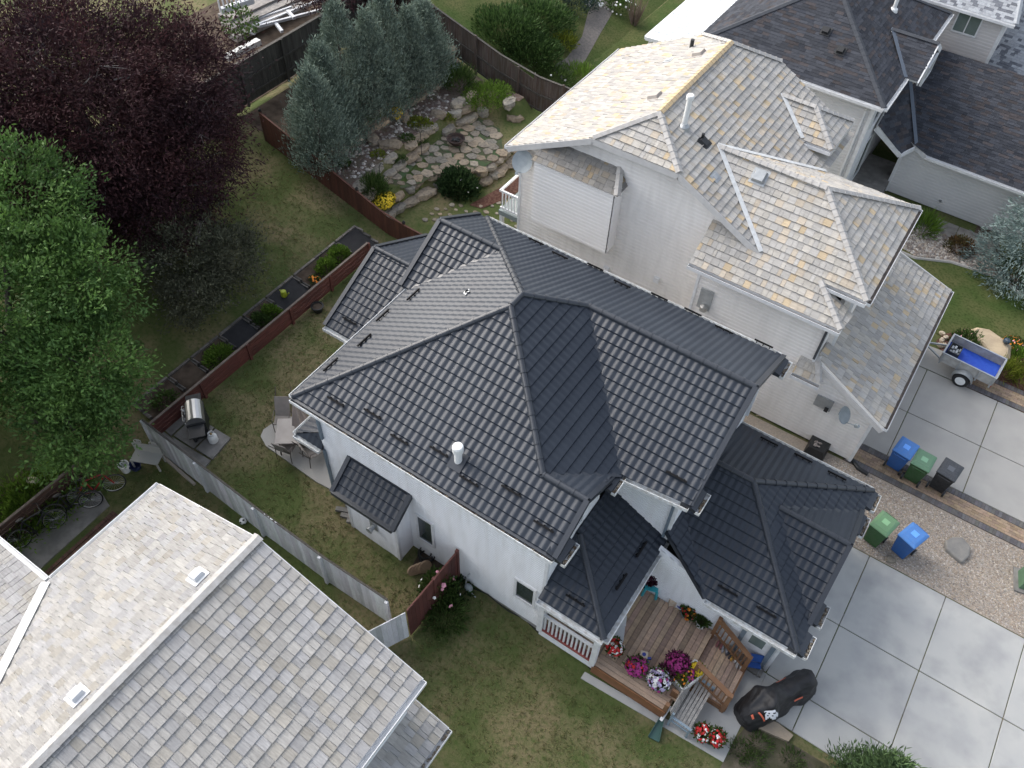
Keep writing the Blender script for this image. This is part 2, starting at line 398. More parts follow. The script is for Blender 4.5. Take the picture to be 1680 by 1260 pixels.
# ---------------------------------------------------------------- ground sheet
def grid_axis(lo,hi,step,far):
    a=list(np.arange(lo,hi+1e-6,step)); return [-f for f in reversed(far)][:0]+[lo-f for f in reversed(far)]+a+[hi+f for f in far]
def make_ground():
    xs=grid_axis(-32,6,.22,(1,3,7,15,30,80,200,400)); ys=grid_axis(-2,38,.25,(1,3,7,15,30,80,200,400))
    rg=random.Random(5); nx,ny=len(xs),len(ys)
    vs=[(x,y,zt(x,y)+(rg.uniform(-.012,.012) if -32<x<6 and -2<y<38 else 0)) for x in xs for y in ys]
    fs=[(i*ny+j,(i+1)*ny+j,(i+1)*ny+j+1,i*ny+j+1) for i in range(nx-1) for j in range(ny-1)]
    b=MB(); b.add(vs,fs); struct(b.build('ground',LAWN,smooth=True))
make_ground()
def sheet(name,pts,m,dz=.012,res=.35,kind='structure',parent=None,zfun=None):
    "thin sheet following the terrain: polygon of (x,y), triangulated on a grid"
    P=[(p[0],p[1]) for p in pts]; b=MB(); zf=zfun or zt
    x0=min(p[0] for p in P);x1=max(p[0] for p in P);y0=min(p[1] for p in P);y1=max(p[1] for p in P)
    nx=max(1,int((x1-x0)/res));ny=max(1,int((y1-y0)/res))
    for i in range(nx):
        for j in range(ny):
            c=clip(P,x0+(x1-x0)*i/nx,x0+(x1-x0)*(i+1)/nx,y0+(y1-y0)*j/ny,y0+(y1-y0)*(j+1)/ny)
            if len(c)>=3 and area2(c)>1e-5:
                v=[(a,q,zf(a,q)+dz) for a,q in c]
                s_=sum(c[k][0]*c[(k+1)%len(c)][1]-c[(k+1)%len(c)][0]*c[k][1] for k in range(len(c)))
                if s_<0: v.reverse()
                b.add(v,[tuple(range(len(v)))])
    o=b.build(name,m,parent)
    if kind and parent is None: o['kind']=kind
    return o
def pxy(pts,z=None): return [tuple((gp(a,b) if z is None else gz(a,b,z))[:2]) for a,b in pts]
# ---------------------------------------------------------------- house helpers
def fplane(poly,e0,e1): return Frame(poly,e0,e1)
def on_frame(px,py,F):
    d=ray(px,py); o=Vector((0,0,CAMH)); t=(F.o-o).dot(F.n)/d.dot(F.n); return o+d*t
def deck(b,poly,th=.13,sink=.012):
    P=[Vector(p) for p in poly]; n=Vector((0,0,0))
    for i in range(len(P)): n+=P[i].cross(P[(i+1)%len(P)])
    n.normalize()
    if n.z<0: n=-n
    b.slab([p-n*sink for p in P],n,th)
def window(parent,c,u,n,w_,h,split=1,fr=.06,glass=None,sill=True,fm=None):
    c=Vector(c);u=Vector(u).normalized();n=Vector(n).normalized();z=Vector((0,0,1)); b=MB()
    for s_ in (-1,1):
        b.obox(c+u*s_*(w_/2+fr/2)+n*.035,(u,n,z),(fr/2,.045,h/2+fr)); b.obox(c+z*s_*(h/2+fr/2)+n*.035,(u,n,z),(w_/2,.045,fr/2))
    for k in range(1,split): b.obox(c+u*(-w_/2+w_*k/split)+n*.032,(u,n,z),(.025,.04,h/2))
    o=b.build('window',fm or TRIM,parent)
    for k in range(split):
        MB().obox(c+u*(-w_/2+w_*(k+.5)/split)+n*.04,(u,n,z),(w_/split/2,.006,h/2)).build('pane',glass or GLASS,o)
    return o
def wall(parent,p,q,z0,z1,m,h=.145,top=None,name='wall'):
    "lap siding from p to q (outward normal to the right of p->q), optional extra top polyline"
    p=Vector((p[0],p[1],z0));q=Vector((q[0],q[1],z0)); d=(q-p).normalized(); n=d.cross(Vector((0,0,1)))
    poly=[p,q]+([Vector(t) for t in top] if top else [Vector((q.x,q.y,z1)),Vector((p.x,p.y,z1))])
    b=MB(); F=Frame(poly,p,q); lap(b,poly,p,q,h=h,flip=(F.n.dot(n)<0))
    nn=n
    b.slab(poly,nn,.1)
    return b.build(name,m,parent)
def corner(parent,x,y,z0,z1,s_=.09,m=None):
    return MB().box(x-s_/2,x+s_/2,y-s_/2,y+s_/2,z0,z1).build('corner_trim',m or TRIM,parent)
def downspout(parent,path,m,r=.045):
    b=MB()
    for a,c in zip(path,path[1:]): b.beam(a,c,2*r,1.6*r)
    return b.build('downspout',m,parent)
CAPM=cap_mesh('ridge_cap',.085,.36,METALT)
# ================================================================= MAIN HOUSE (dark metal tile roof)
def main_house():
    H=thing('house','white two storey house with a dark grey metal tile roof, in the middle','house',(-8,13,.3))
    z=5.4; pL,q1,q2,pR=.565,.58,.552,.553
    yL,yR,xr,xf,xFL,xFR=8.4,17.42,-12.09,-3.69,-3.82,-1.85
    A=(xr,yL,z);B=(xFL,yL,z);C=(xFL,9.74,z+pL*1.34);D=(xf-pL*1.34/q2,9.74,z+pL*1.34)
    xm=(q1*xr+q2*xf)/(q1+q2);zr=q1*(xm-xr);E=(xm,yL+zr/pL,z+zr);F_=(xm,yR-zr/pR,z+zr)
    yg=14.44;zf=pR*(yR-yg);Gp=(xf-zf/q2,yg,z+zf);Hh=(xFR,yg,z+zf);V=(xf,11.3,z);J=(xFR,11.5,z);K=(xFR,yR,z);Q=(xr,yR,z)
    # rear gable
    gl=13.36; gr_=yR-.02; gc=(gl+gr_)/2; wz=.565*(gr_-gl)/2; xg=xr-.3; xk=xr+wz/q1
    g0=(xg,gc,z+wz); g1=(xk,gc,z+wz); a0=(xg,gl,z); a1=(xr,gl,z); b0=(xg,gr_,z); b1=(xr,gr_,z)
    roof=MB()
    SL={'left':([A,B,C,D,E],A,B),'rear1':([A,a1,g1,F_,E],A,a1),'front':([V,Gp,F_,E,D],(xf,10,z),(xf,12,z)),
        'flr':([V,D,C,(xFL,11.12,z)],V,(xf-1,11.3,z)),'frl':([V,J,Hh,Gp],V,(xFR,11.3,z)),'right':([Q,F_,Gp,Hh,K],Q,K),
        'ggl':([a0,a1,g1,g0],a0,a1),'ggr':([b1,b0,g0,g1],b0,b1)}
    # rear strip between gable and right hip
    SL['rear2']=([g1,b1,Q,F_],a1,b1)
    # porch roof over the front entrance
    zp=2.86; P0=(-4.12,8.4,zp);P1=(-2.16,8.4,zp);P2=(-2.2,11.84,zp-.12);
    ph=(-3.98,10.1,zp+.92)
    SL['porch_l']=([P0,P1,ph,(-4.12,10.1,zp+.92)],P0,P1)
    SL['porch_f']=([P1,P2,(-4.1,11.84,zp+.98),(-4.1,10.1,zp+.98),ph],(-2.17,8.4,zp),(-2.17,11.8,zp))
    # garage roof
    e=2.5; yl,yr,xe=11.07,16.95,2.02; yc=(yl+yr)/2; zc=e+.55*(yr-yl)/2; ax=xe-(yr-yl)/2
    AP=(ax,yc,zc); RB=(-2.2,yc,zc); gl0=(-.55,yl,e); fl=(xe,yl,e); frr=(xe,yr,e); rr0=(-2.2,yr,e)
    vt=(-2.2,11.9+.15,e+.55*.98)
    SL['gar_l']=([gl0,fl,AP,RB,(-2.2,12.62,e+.55*1.55)],gl0,fl)
    SL['gar_w']=([gl0,(-2.2,12.62,e+.55*1.55),(-2.2,11.72,e+.9)],gl0,(-.55,12,e))
    SL['gar_r']=([rr0,RB,AP,frr],rr0,frr)
    gz0=e+.553*(xe+.02); gy0,gy1=yc-(gz0-e)/.55,yc+(gz0-e)/.55; gs=(-.02,yc,gz0); ge=(xe-.06,yc,gz0)
    SL['gar_f1']=([fl,(xe,gy0,e),gs,AP],fl,(xe,gy0,e))
    SL['gar_f2']=([(xe,gy1,e),frr,AP,gs],(xe,gy1,e),frr)
    SL['gg_l']=([(xe,gy0,e),(xe-.06+.02,gy0,e),ge,gs],(xe-1,gy0,e),(xe,gy0,e))
    SL['gg_r']=([(xe,gy1,e),ge,gs],(xe-1,gy1,e),(xe,gy1,e))
    # rear single storey wing
    ez=3.02; lw=[(-14.9,12.3,ez),(-11.7,12.3,ez),(-11.7,15.0,ez+1.38),(-14.9,15.0,ez+1.38)]
    SL['rw_l']=(lw,lw[0],lw[1]); rw=[(-11.7,17.7,ez),(-14.9,17.7,ez),lw[3],lw[2]]; SL['rw_r']=(rw,rw[1],rw[0])
    # side bay roof and corner hood
    bay=[(-10.7,7.86,2.62),(-8.52,7.86,2.62),(-8.52,8.76,3.32),(-10.7,8.76,3.32)]; SL['bay']=(bay,bay[0],bay[1])
    hood=[(-12.75,8.62,2.95),(-12.75,9.9,2.95),(-11.72,9.9,3.45),(-11.72,8.95,3.45)]; SL['hood']=(hood,hood[0],hood[1])
    hood2=[(-12.75,8.62,2.95),(-11.72,8.62,2.95),(-11.72,8.95,3.45)]; SL['hood2']=(hood2,hood2[0],hood2[1])
    SL=plan(SL)
    for k,(p,_,_) in SL.items(): deck(roof,p)
    RO=roof.build('roof',METALT,H)
    acc=[];rest=MB()
    for k,(p,a,b) in SL.items(): metal_slope(p,a,b,acc,rest)
    emit_metal(acc,rest,METAL,RO)
    up=Vector((0,0,.045))
    for p,q in ((A,E),(E,F_),(F_,Gp),(Gp,Hh),(D,C),(Q,F_),(g0,g1),(D,E),(P1,ph),(fl,AP),(AP,frr),(RB,AP),(ge,gs),(lw[3],lw[2])):
        caps(Vector(p)+up,Vector(q)+up,CAPM,.36,RO)
    # flat pans at walls / valleys / rakes
    def strip(p,q,w_,h=.012,off=.05):
        p=Vector(p)+Vector((0,0,off));q=Vector(q)+Vector((0,0,off)); MB().beam(p,q,w_,h).build('valley_flashing',METALT,RO)
    for p,q in ((V,Gp),(V,D),(a1,g1),(gl0,(-2.2,12.62,e+.55*1.55)),((xe,gy0,e),gs),((xe,gy1,e),gs)): strip(p,q,.16,off=.035)
    for p,q in ((B,C),(C,(xFL,11.1,z)),(J,Hh),(Hh,K),(a0,g0),(g0,b0),((-14.9,12.3,ez),lw[3]),(lw[3],rw[1]),((xe-.04,gy0,e),ge),((xe-.04,gy1,e),ge),(bay[0],bay[3]),(bay[1],bay[2]),(bay[3],bay[2]),(bay[0],bay[1])):
        MB().beam(Vector(p)+Vector((0,0,.02)),Vector(q)+Vector((0,0,.02)),.13,.15).build('rake_trim',METALT,RO)
    MB().beam(Vector(A)+Vector((0,-.03,-.01)),Vector(B)+Vector((0,-.03,-.01)),.1,.06).build('eave_flashing',METALT,RO)
    MB().beam(Vector(A)+Vector((-.02,0,-.01)),Vector(a1)+Vector((-.02,0,-.01)),.08,.05).build('eave_flashing',METALT,RO)
    # snow guards, placed where the photograph shows them
    G={'left':[(553,660),(613,680),(657,722),(722,742),(771,790),(840,806),(893,864)],
       'right':[(878,400),(917,423),(975,442),(1019,470),(1080,491),(1135,516),(1186,545),(1251,568)],
       'frl':[(1110,783)],'rear1':[(680,487),(630,521),(600,562),(545,602)],'porch_l':[(945,985)],'porch_f':[(1050,902),(1017,955)],
       'gar_l':[(1194,969),(1257,1004)],'gar_r':[(1260,728),(1316,755),(1371,784)],'rw_l':[(575,528)]}
    for k,L in G.items():
        p,a,b=SL[k]; Fr=Frame(p,a,b)
        for px,py in L:
            c=on_frame(px,py,Fr); gb=MB(); gb.obox(c+Fr.n*.09,(Fr.u,Fr.v,Fr.n),(.28,.026,.02))
            for s_ in (-.2,0,.2): gb.obox(c+Fr.u*s_+Fr.v*.03+Fr.n*.05,(Fr.u,Fr.v,Fr.n),(.01,.018,.04))
            gb.build('snow_guard',GUARD,RO)
    # roof penetrations
    Fl=Frame(*SL['left']); c=on_frame(752,757,Fl)
    vp=MB(); vp.lathe(c,[(.10,-.05),(.10,.42),(.135,.43),(.135,.47),(.145,.48),(.145,.62),(.12,.67),(.03,.69)],16); vp.build('vent_pipe',WHITEP,H,smooth=False)
    MB().obox(c+Fl.n*.045,(Fl.u,Fl.v,Fl.n),(.2,.24,.012)).build('vent_flashing',METALT,H)
    Fr=Frame(*SL['rear1']); c=on_frame(767,482,Fr); hb=MB()
    rg=random.Random(3)
    for i in range(9): hb.obox(c+Fr.u*rg.uniform(-.1,.1)+Fr.v*rg.uniform(-.08,.08)+Fr.n*.06,(Fr.u,Fr.v,Fr.n),(.03,.025,.008))
    hb.build('vent_packing',WHITEP,H); MB().lathe(c+Vector((0,0,-.05)),[(.07,0),(.07,.14),(.05,.14),(.05,.02)],12).build('vent_collar',GUARD,H)
    # walls
    xw,yw=-11.75,8.75
    wall(H,(xw,yw),(-4.15,yw),.35,5.38,SIDW,h=.1)
    fb=MB(); fb.box(-11.72,-4.18,8.78,17,-.4,.36); fb.box(-2.18,1.68,11.45,16.6,-.4,.12); fb.box(-4.17,-2.3,8.75,11.8,-.4,.5); fb.build('foundation',FOUND,H)
    wall(H,(-4.15,8.75),(-4.15,11.85),.5,5.3,SIDW,h=.1,top=[(-4.15,11.1,5.3),(-4.15,9.74,6.0),(-4.15,8.75,5.42)])
    wall(H,(-4.15,11.85),(-2.2,11.85),.5,5.38,SIDW,h=.1)
    wall(H,(-2.2,11.85),(-2.2,17.07),.2,5.3,SIDW,h=.1,top=[(-2.2,17.07,5.4),(-2.2,14.44,6.85),(-2.2,11.85,5.4)])
    wall(H,(-2.2,17.07),(xw,17.07),.3,5.38,SIDW,h=.1)
    wall(H,(xw,17.07),(xw,yw),.4,5.38,SIDW,h=.1,top=[(xw,8.75,5.4),(xw,13.4,5.4),(xw,15.39,6.4),(xw,17.07,5.45)])
    # garage walls
    wall(H,(-2.2,11.42),(1.68,11.42),.1,2.6,SIDW,h=.1,top=[(1.68,11.42,2.5),(-.7,11.42,2.46),(-2.2,11.42,3.0)])
    wall(H,(1.68,16.6),(-2.2,16.6),.1,2.55,SIDW,h=.1)
    gd=MB(); gd.box(1.6,1.68,11.42,16.6,0,2.55); gd.add([(1.66,12.05,2.5),(1.66,15.95,2.5),(1.66,14,3.55)],[(0,1,2)]); gd.build('wall',SIDW,H)
    MB().box(1.685,1.72,11.75,16.25,.02,2.15).build('garage_door',TRIM,H)
    # rear wing and side bay
    wall(H,(-14.55,12.65),(xw,12.65),.5,3.0,SIDW,h=.1); wall(H,(-14.55,17.35),(-14.55,12.65),.5,3,SIDW,h=.1,top=[(-14.55,12.65,3.05),(-14.55,15,4.25),(-14.55,17.35,3.05)])
    wall(H,(xw,17.35),(-14.55,17.35),.5,3.0,SIDW,h=.1)
    wall(H,(-10.48,8.15),(-8.68,8.15),.3,2.72,SIDW,h=.1); wall(H,(-8.68,8.15),(-8.68,8.76),.3,2.8,SIDW,h=.1,top=[(-8.68,8.76,3.2),(-8.68,8.15,2.75)])
    wall(H,(-10.48,8.76),(-10.48,8.15),.3,2.8,SIDW,h=.1,top=[(-10.48,8.15,2.75),(-10.48,8.76,3.2)])
    for x,y,a,b in ((-4.15,8.75,.4,5.38),(-8.68,8.15,.3,2.7),(-10.48,8.15,.3,2.7),(-2.2,11.85,2.6,5.38),(-2.2,17.07,2.5,5.38),(1.68,11.42,.05,2.5)): corner(H,x,y,a,b)
    # bay wall outlet: fireplace direct vent
    c=gy(614,862,8.13); vb=MB(); vb.box(c.x-.14,c.x+.14,8.1,8.14,c.z-.2,c.z+.25); o=vb.build('fireplace_vent',GALV,H)
    vc=MB(); vc.tube([(c.x,8.1,c.z-.02),(c.x,7.95,c.z-.02)],.075,12); vc.tube([(c.x-.02,7.95,c.z-.02),(c.x-.02,7.9,c.z-.02)],.11,12); vc.build('vent_cap',GALV,o)
    # windows of the side wall
    def wpx(pts,y,**k):
        q=[gy(a,b,y) for a,b in pts]; xs=[p.x for p in q];zs=[p.z for p in q]; fr=.07
        window(H,((min(xs)+max(xs))/2,y,(min(zs)+max(zs))/2),(1,0,0),(0,-1,0),max(xs)-min(xs)-.12,max(zs)-min(zs)-.12,**k)
    wpx([(684,843),(712,858),(713,893),(688,879)],yw,split=1,fr=.075); wpx([(847,948),(881,967),(878,993),(849,976)],yw,split=1,fr=.075)
    window(H,(-4.15,9.75,4.75),(0,1,0),(1,0,0),1.0,.95,split=2); window(H,(-2.2,14.4,4.1),(0,1,0),(1,0,0),1.6,1.2,split=2)
    window(H,(-2.9,11.85,4.35),(1,0,0),(0,-1,0),.6,.9) if False else None
    window(H,(xw,10.8,4.2),(0,1,0),(-1,0,0),1.2,1.1,split=2)
    # garage side door with grey frame
    c=gy(1236,1062,11.42); dr=MB(); 
    for s_ in (-1,1): dr.box(c.x+s_*.42-.06,c.x+s_*.42+.06,11.30,11.42,.1,2.12)
    dr.box(c.x-.42,c.x+.42,11.30,11.42,2.02,2.14); o=dr.build('side_door',TRIMB,H)
    MB().box(c.x-.36,c.x+.36,11.37,11.415,.14,2.02).build('door_leaf',TRIM,o); MB().box(c.x-.2,c.x+.2,11.36,11.372,1.1,1.85).build('pane',GLASSG,o)
    MB().box(c.x-.55,c.x+.55,11.12,11.42,0.02,.13).build('door_step',CONCD,H)
    # gutters with debris
    gutter((xr+.0,yL,z),(xFL,yL,z),(0,-1,0),GUTM,H); 
    db=MB(); rg=random.Random(8)
    for i in range(240):
        t=rg.random(); 
        if t<.2 and rg.random()<.5: continue
        x=lerp(xr+.1,xFL-.1,t); s_=rg.uniform(.025,.07); db.blob((x,yL-.06+rg.uniform(-.03,.03),z-.085+rg.uniform(0,.05)),(s_,s_*.6,s_*.5),i,(5,3),.4)
    db.build('gutter_debris',DEBRIS,H,kind='stuff')
    gutter((xr,yL,z),(xr,gl,z),(-1,0,0),GUTM,H); gutter((xr,yR,z),(xFR,yR,z),(0,1,0),GUTM,H); gutter((xf-.1,11.32,z-.02),(xFR,11.5,z),(0,-1,0),GUTM,H)
    gutter((-2.2,yr,e),(xe,yr,e),(0,1,0),GUTM,H); gutter((gl0[0],yl,e),(xe,yl,e),(0,-1,0),GUTM,H); gutter(P0,P1,(0,-1,0),GUTM,H); gutter(P1,P2,(1,0,0),GUTM,H)
    gutter((-14.9,12.3,ez),(-12.2,12.3,ez),(0,-1,0),GUTM,H); gutter((-11.7,17.7,ez),(-14.9,17.7,ez),(0,1,0),GUTM,H); gutter((-12.75,8.62,2.95),(-12.75,9.9,2.95),(-1,0,0),GUTM,H,w_=.1)
    gutter((-12.75,8.62,2.95),(-11.78,8.62,2.95),(0,-1,0),GUTM,H,w_=.1)
    # eave returns with short gutters at the gable feet
    for (x,y0,y1,zz) in ((xFL+.02,8.38,9.05,z-.02),(xFL+.02,10.75,11.42,z-.02),(xFR+.02,11.45,12.1,z-.02),(xFR+.02,16.75,17.42,z-.02),(xe+.0,11.07,11.75,e-.02),(xe+.0,12.05,12.75,e-.01),(xe,15.3,16.0,e-.01),(xe,16.3,16.95,e-.02)):
        rb=MB(); rb.add([(x-.25,y0,zz+.14),(x-.25,y1,zz+.14),(x+.16,y1,zz),(x+.16,y0,zz),(x-.25,y0,zz-.1),(x-.25,y1,zz-.1),(x+.16,y1,zz-.1),(x+.16,y0,zz-.1)],[(0,3,2,1),(0,4,7,3),(1,2,6,5),(3,7,6,2)])
        rb.build('eave_return',METALT,RO); gutter((x+.16,y0,zz),(x+.16,y1,zz),(1,0,0),GUTM,H,w_=.1)
        d2=MB()
        for i in range(14): d2.blob((x+.215+rg.uniform(-.03,.03),rg.uniform(y0+.05,y1-.05),zz-.07),(.035,.05,.03),i,(5,3),.4)
        d2.build('gutter_debris',DEBRIS,H,kind='stuff')
    downspout(H,[(xw+.12,8.45,z-.12),(xw+.1,8.69,z-.5),(xw+.1,8.69,3.5)],TRIMB); downspout(H,[(xw+.06,8.69,2.9),(xw+.06,8.69,.75)],TRIMB)
    downspout(H,[(-2.25,11.6,z-.15),(-2.28,11.79,z-.5),(-2.28,11.79,3.0)],TRIMB); downspout(H,[(-2.1,17.5,z-.12),(-2.12,17.12,z-.5),(-2.12,17.12,2.8)],TRIM)
    # porch posts, railing with red sill
    for x,y in ((-2.35,8.62),(-4.05,8.62)): MB().box(x-.08,x+.08,y-.08,y+.08,.55,2.85).build('porch_post',TRIM,H)
    pw=wall(H,(-4.1,8.7),(-2.3,8.7),.05,.62,SIDW,h=.1)
    MB().box(-4.05,-2.35,8.58,8.80,.62,.70).build('porch_sill',mat('sill_red',(.30,.07,.06),(.2,.05,.045),scale=8,rough=.7),H)
    r=MB(); r.box(-3.97,-2.43,8.59,8.67,1.52,1.6)
    r.build('porch_rail',TRIM,H)
    for i in range(12):
        x=-3.92+i*.125; MB().box(x-.025,x+.025,8.605,8.655,.72,1.52).build('baluster',TRIM,H)
    # light-tight core
    k=MB(); k.box(-11.64,-4.26,8.86,16.96,.3,5.3); k.box(-4.3,-2.31,11.96,16.96,.3,5.3); k.box(-2.3,1.58,11.53,16.5,.1,2.5); k.box(-14.44,-11.7,12.76,17.24,.5,2.95); k.box(-10.37,-8.79,8.26,8.8,.3,2.6)
    k.build('light_block_core',BLACKP,H)
    return H
main_house()
# ================================================================= neighbouring houses
SHN=mat('cedar_shake_mixed',(.97,.95,.92),(.80,.78,.75),scale=9,stretch=(.35,3.0,.35),rough=.9,bump=.5,bscale=70,tint=True,spec=.15)
SHL=mat('cedar_shake_grey',(.98,.96,.93),(.80,.78,.76),scale=9,stretch=(.35,3.0,.35),rough=.9,bump=.5,bscale=70,tint=True,spec=.15,c3=(.58,.56,.54),s3=16,f3=.6)
SHD=mat('asphalt_dark',(1,1,1),(.8,.8,.82),scale=12,rough=.95,bump=.4,bscale=200,tint=True,spec=.15)
SHB=mat('asphalt_brown',(.13,.06,.042),(.09,.045,.035),scale=6,rough=.95,tint=True)
def tN(r):
    x=r.random()
    if x<.05: c=(.58,.48,.34)
    elif x<.16: c=(.54,.485,.41)
    elif x<.5: c=(.50,.485,.455)
    else: c=(.465,.46,.45)
    k=r.uniform(.84,1.08); return tuple(a*k*.98 for a in c)
def tL(r):
    x=r.random(); c=(.45,.445,.43) if x<.55 else ((.43,.433,.44) if x<.87 else (.425,.41,.375)); k=r.uniform(.83,1.06); return tuple(a*k for a in c)
def tD(r):
    x=r.random(); c=(.052,.056,.066) if x<.7 else ((.064,.058,.060) if x<.9 else (.040,.044,.054)); k=r.uniform(.75,1.3); return tuple(a*k for a in c)
def tE(r):
    x=r.random(); c=(.36,.38,.40) if x<.7 else (.16,.17,.19); k=r.uniform(.85,1.15); return tuple(a*k for a in c)
def tB(r): k=r.uniform(.7,1.5); return (k,k,k)
CAPN=cap_mesh('ridge_cap',.12,.24,mat('cap_shake',(.44,.43,.415),(.36,.345,.325),scale=8,rough=.9,bump=.4,bscale=80),flat=.55,n=2,lip=.02)
CAPY=cap_mesh('ridge_cap',.12,.24,mat('cap_shake_tan',(.50,.38,.22),(.42,.34,.23),scale=5,rough=.9,bump=.4,bscale=80),flat=.55,n=2,lip=.02)
CAPL=cap_mesh('ridge_cap',.13,.3,MATS['cap_shake'],flat=.4,n=2,lip=.006)
CAPD=cap_mesh('ridge_cap',.13,.3,mat('cap_asphalt',(.05,.056,.066),(.04,.045,.055),scale=8,rough=.95),flat=.4,n=2,lip=.008)
CAPE=cap_mesh('ridge_cap',.13,.3,mat('cap_asphalt_light',(.36,.38,.40),(.30,.32,.34),scale=8,rough=.95),flat=.4,n=2,lip=.008)
VALW=mat('valley_metal_white',(.60,.62,.62),(.50,.51,.51),scale=8,rough=.6)
def fascia(p,q,m,parent,h=.2,t=.05,dz=-.1): return MB().beam(Vector(p)+Vector((0,0,dz)),Vector(q)+Vector((0,0,dz)),t,h).build('fascia',m,parent)
def boxvent(parent,c,F,m,s_=(.2,.2,.14)):
    b=MB(); b.obox(c+F.n*.03,(F.u,F.v,F.n),(s_[0]+.06,s_[1]+.06,.01)); z=Vector((0,0,1))
    a=[c+F.u*i*s_[0]+F.v*j*s_[1] for i,j in ((-1,-1),(1,-1),(1,1),(-1,1))]
    b.add([p+F.n*.02 for p in a]+[c+(p-c)*.8+F.n*s_[2] for p in a],[(0,1,5,4),(1,2,6,5),(2,3,7,6),(3,0,4,7),(4,5,6,7)]); return b.build('roof_vent',m,parent)
def stack(parent,c,r,h,m,cap=True,name='vent_pipe'):
    pr=[(r,-.1),(r,h)]
    if cap: pr+=[(r*1.45,h+.01),(r*1.45,h+.12),(r*1.2,h+.16),(.01,h+.17)]
    return MB().lathe(c,pr,14).build(name,m,parent)
def dish(parent,c,az,m,r=.38,mount=(0,.3,0)):
    d=Vector((math.cos(az),math.sin(az),.75)).normalized(); a=d.cross(Vector((0,0,1))).normalized(); e=a.cross(d); b=MB(); n=20; vs=[c-d*.06]
    for rr,k in ((.5,.012),(1,.05)):
        vs+=[c-d*.06+d*k*1.6+(a*math.cos(2*math.pi*j/n)+e*math.sin(2*math.pi*j/n)*1.1)*r*rr for j in range(n)]
    b.add(vs,[(0,1+j,1+(j+1)%n) for j in range(n)]+[(1+j,1+n+j,1+n+(j+1)%n,1+(j+1)%n) for j in range(n)])
    b.tube([c-d*.07,c-d*.2,c-d*.2+Vector(mount)],.03,6); b.tube([c-e*r*1.0,c-e*r*1.15+d*.38],.018,6); b.obox(c-e*r*1.15+d*.4,(a,e,d),(.05,.05,.07))
    return b
SIDB=mat('siding_pale',(.82,.80,.775),(.78,.76,.735),scale=1.0,rough=.65,spec=.3)
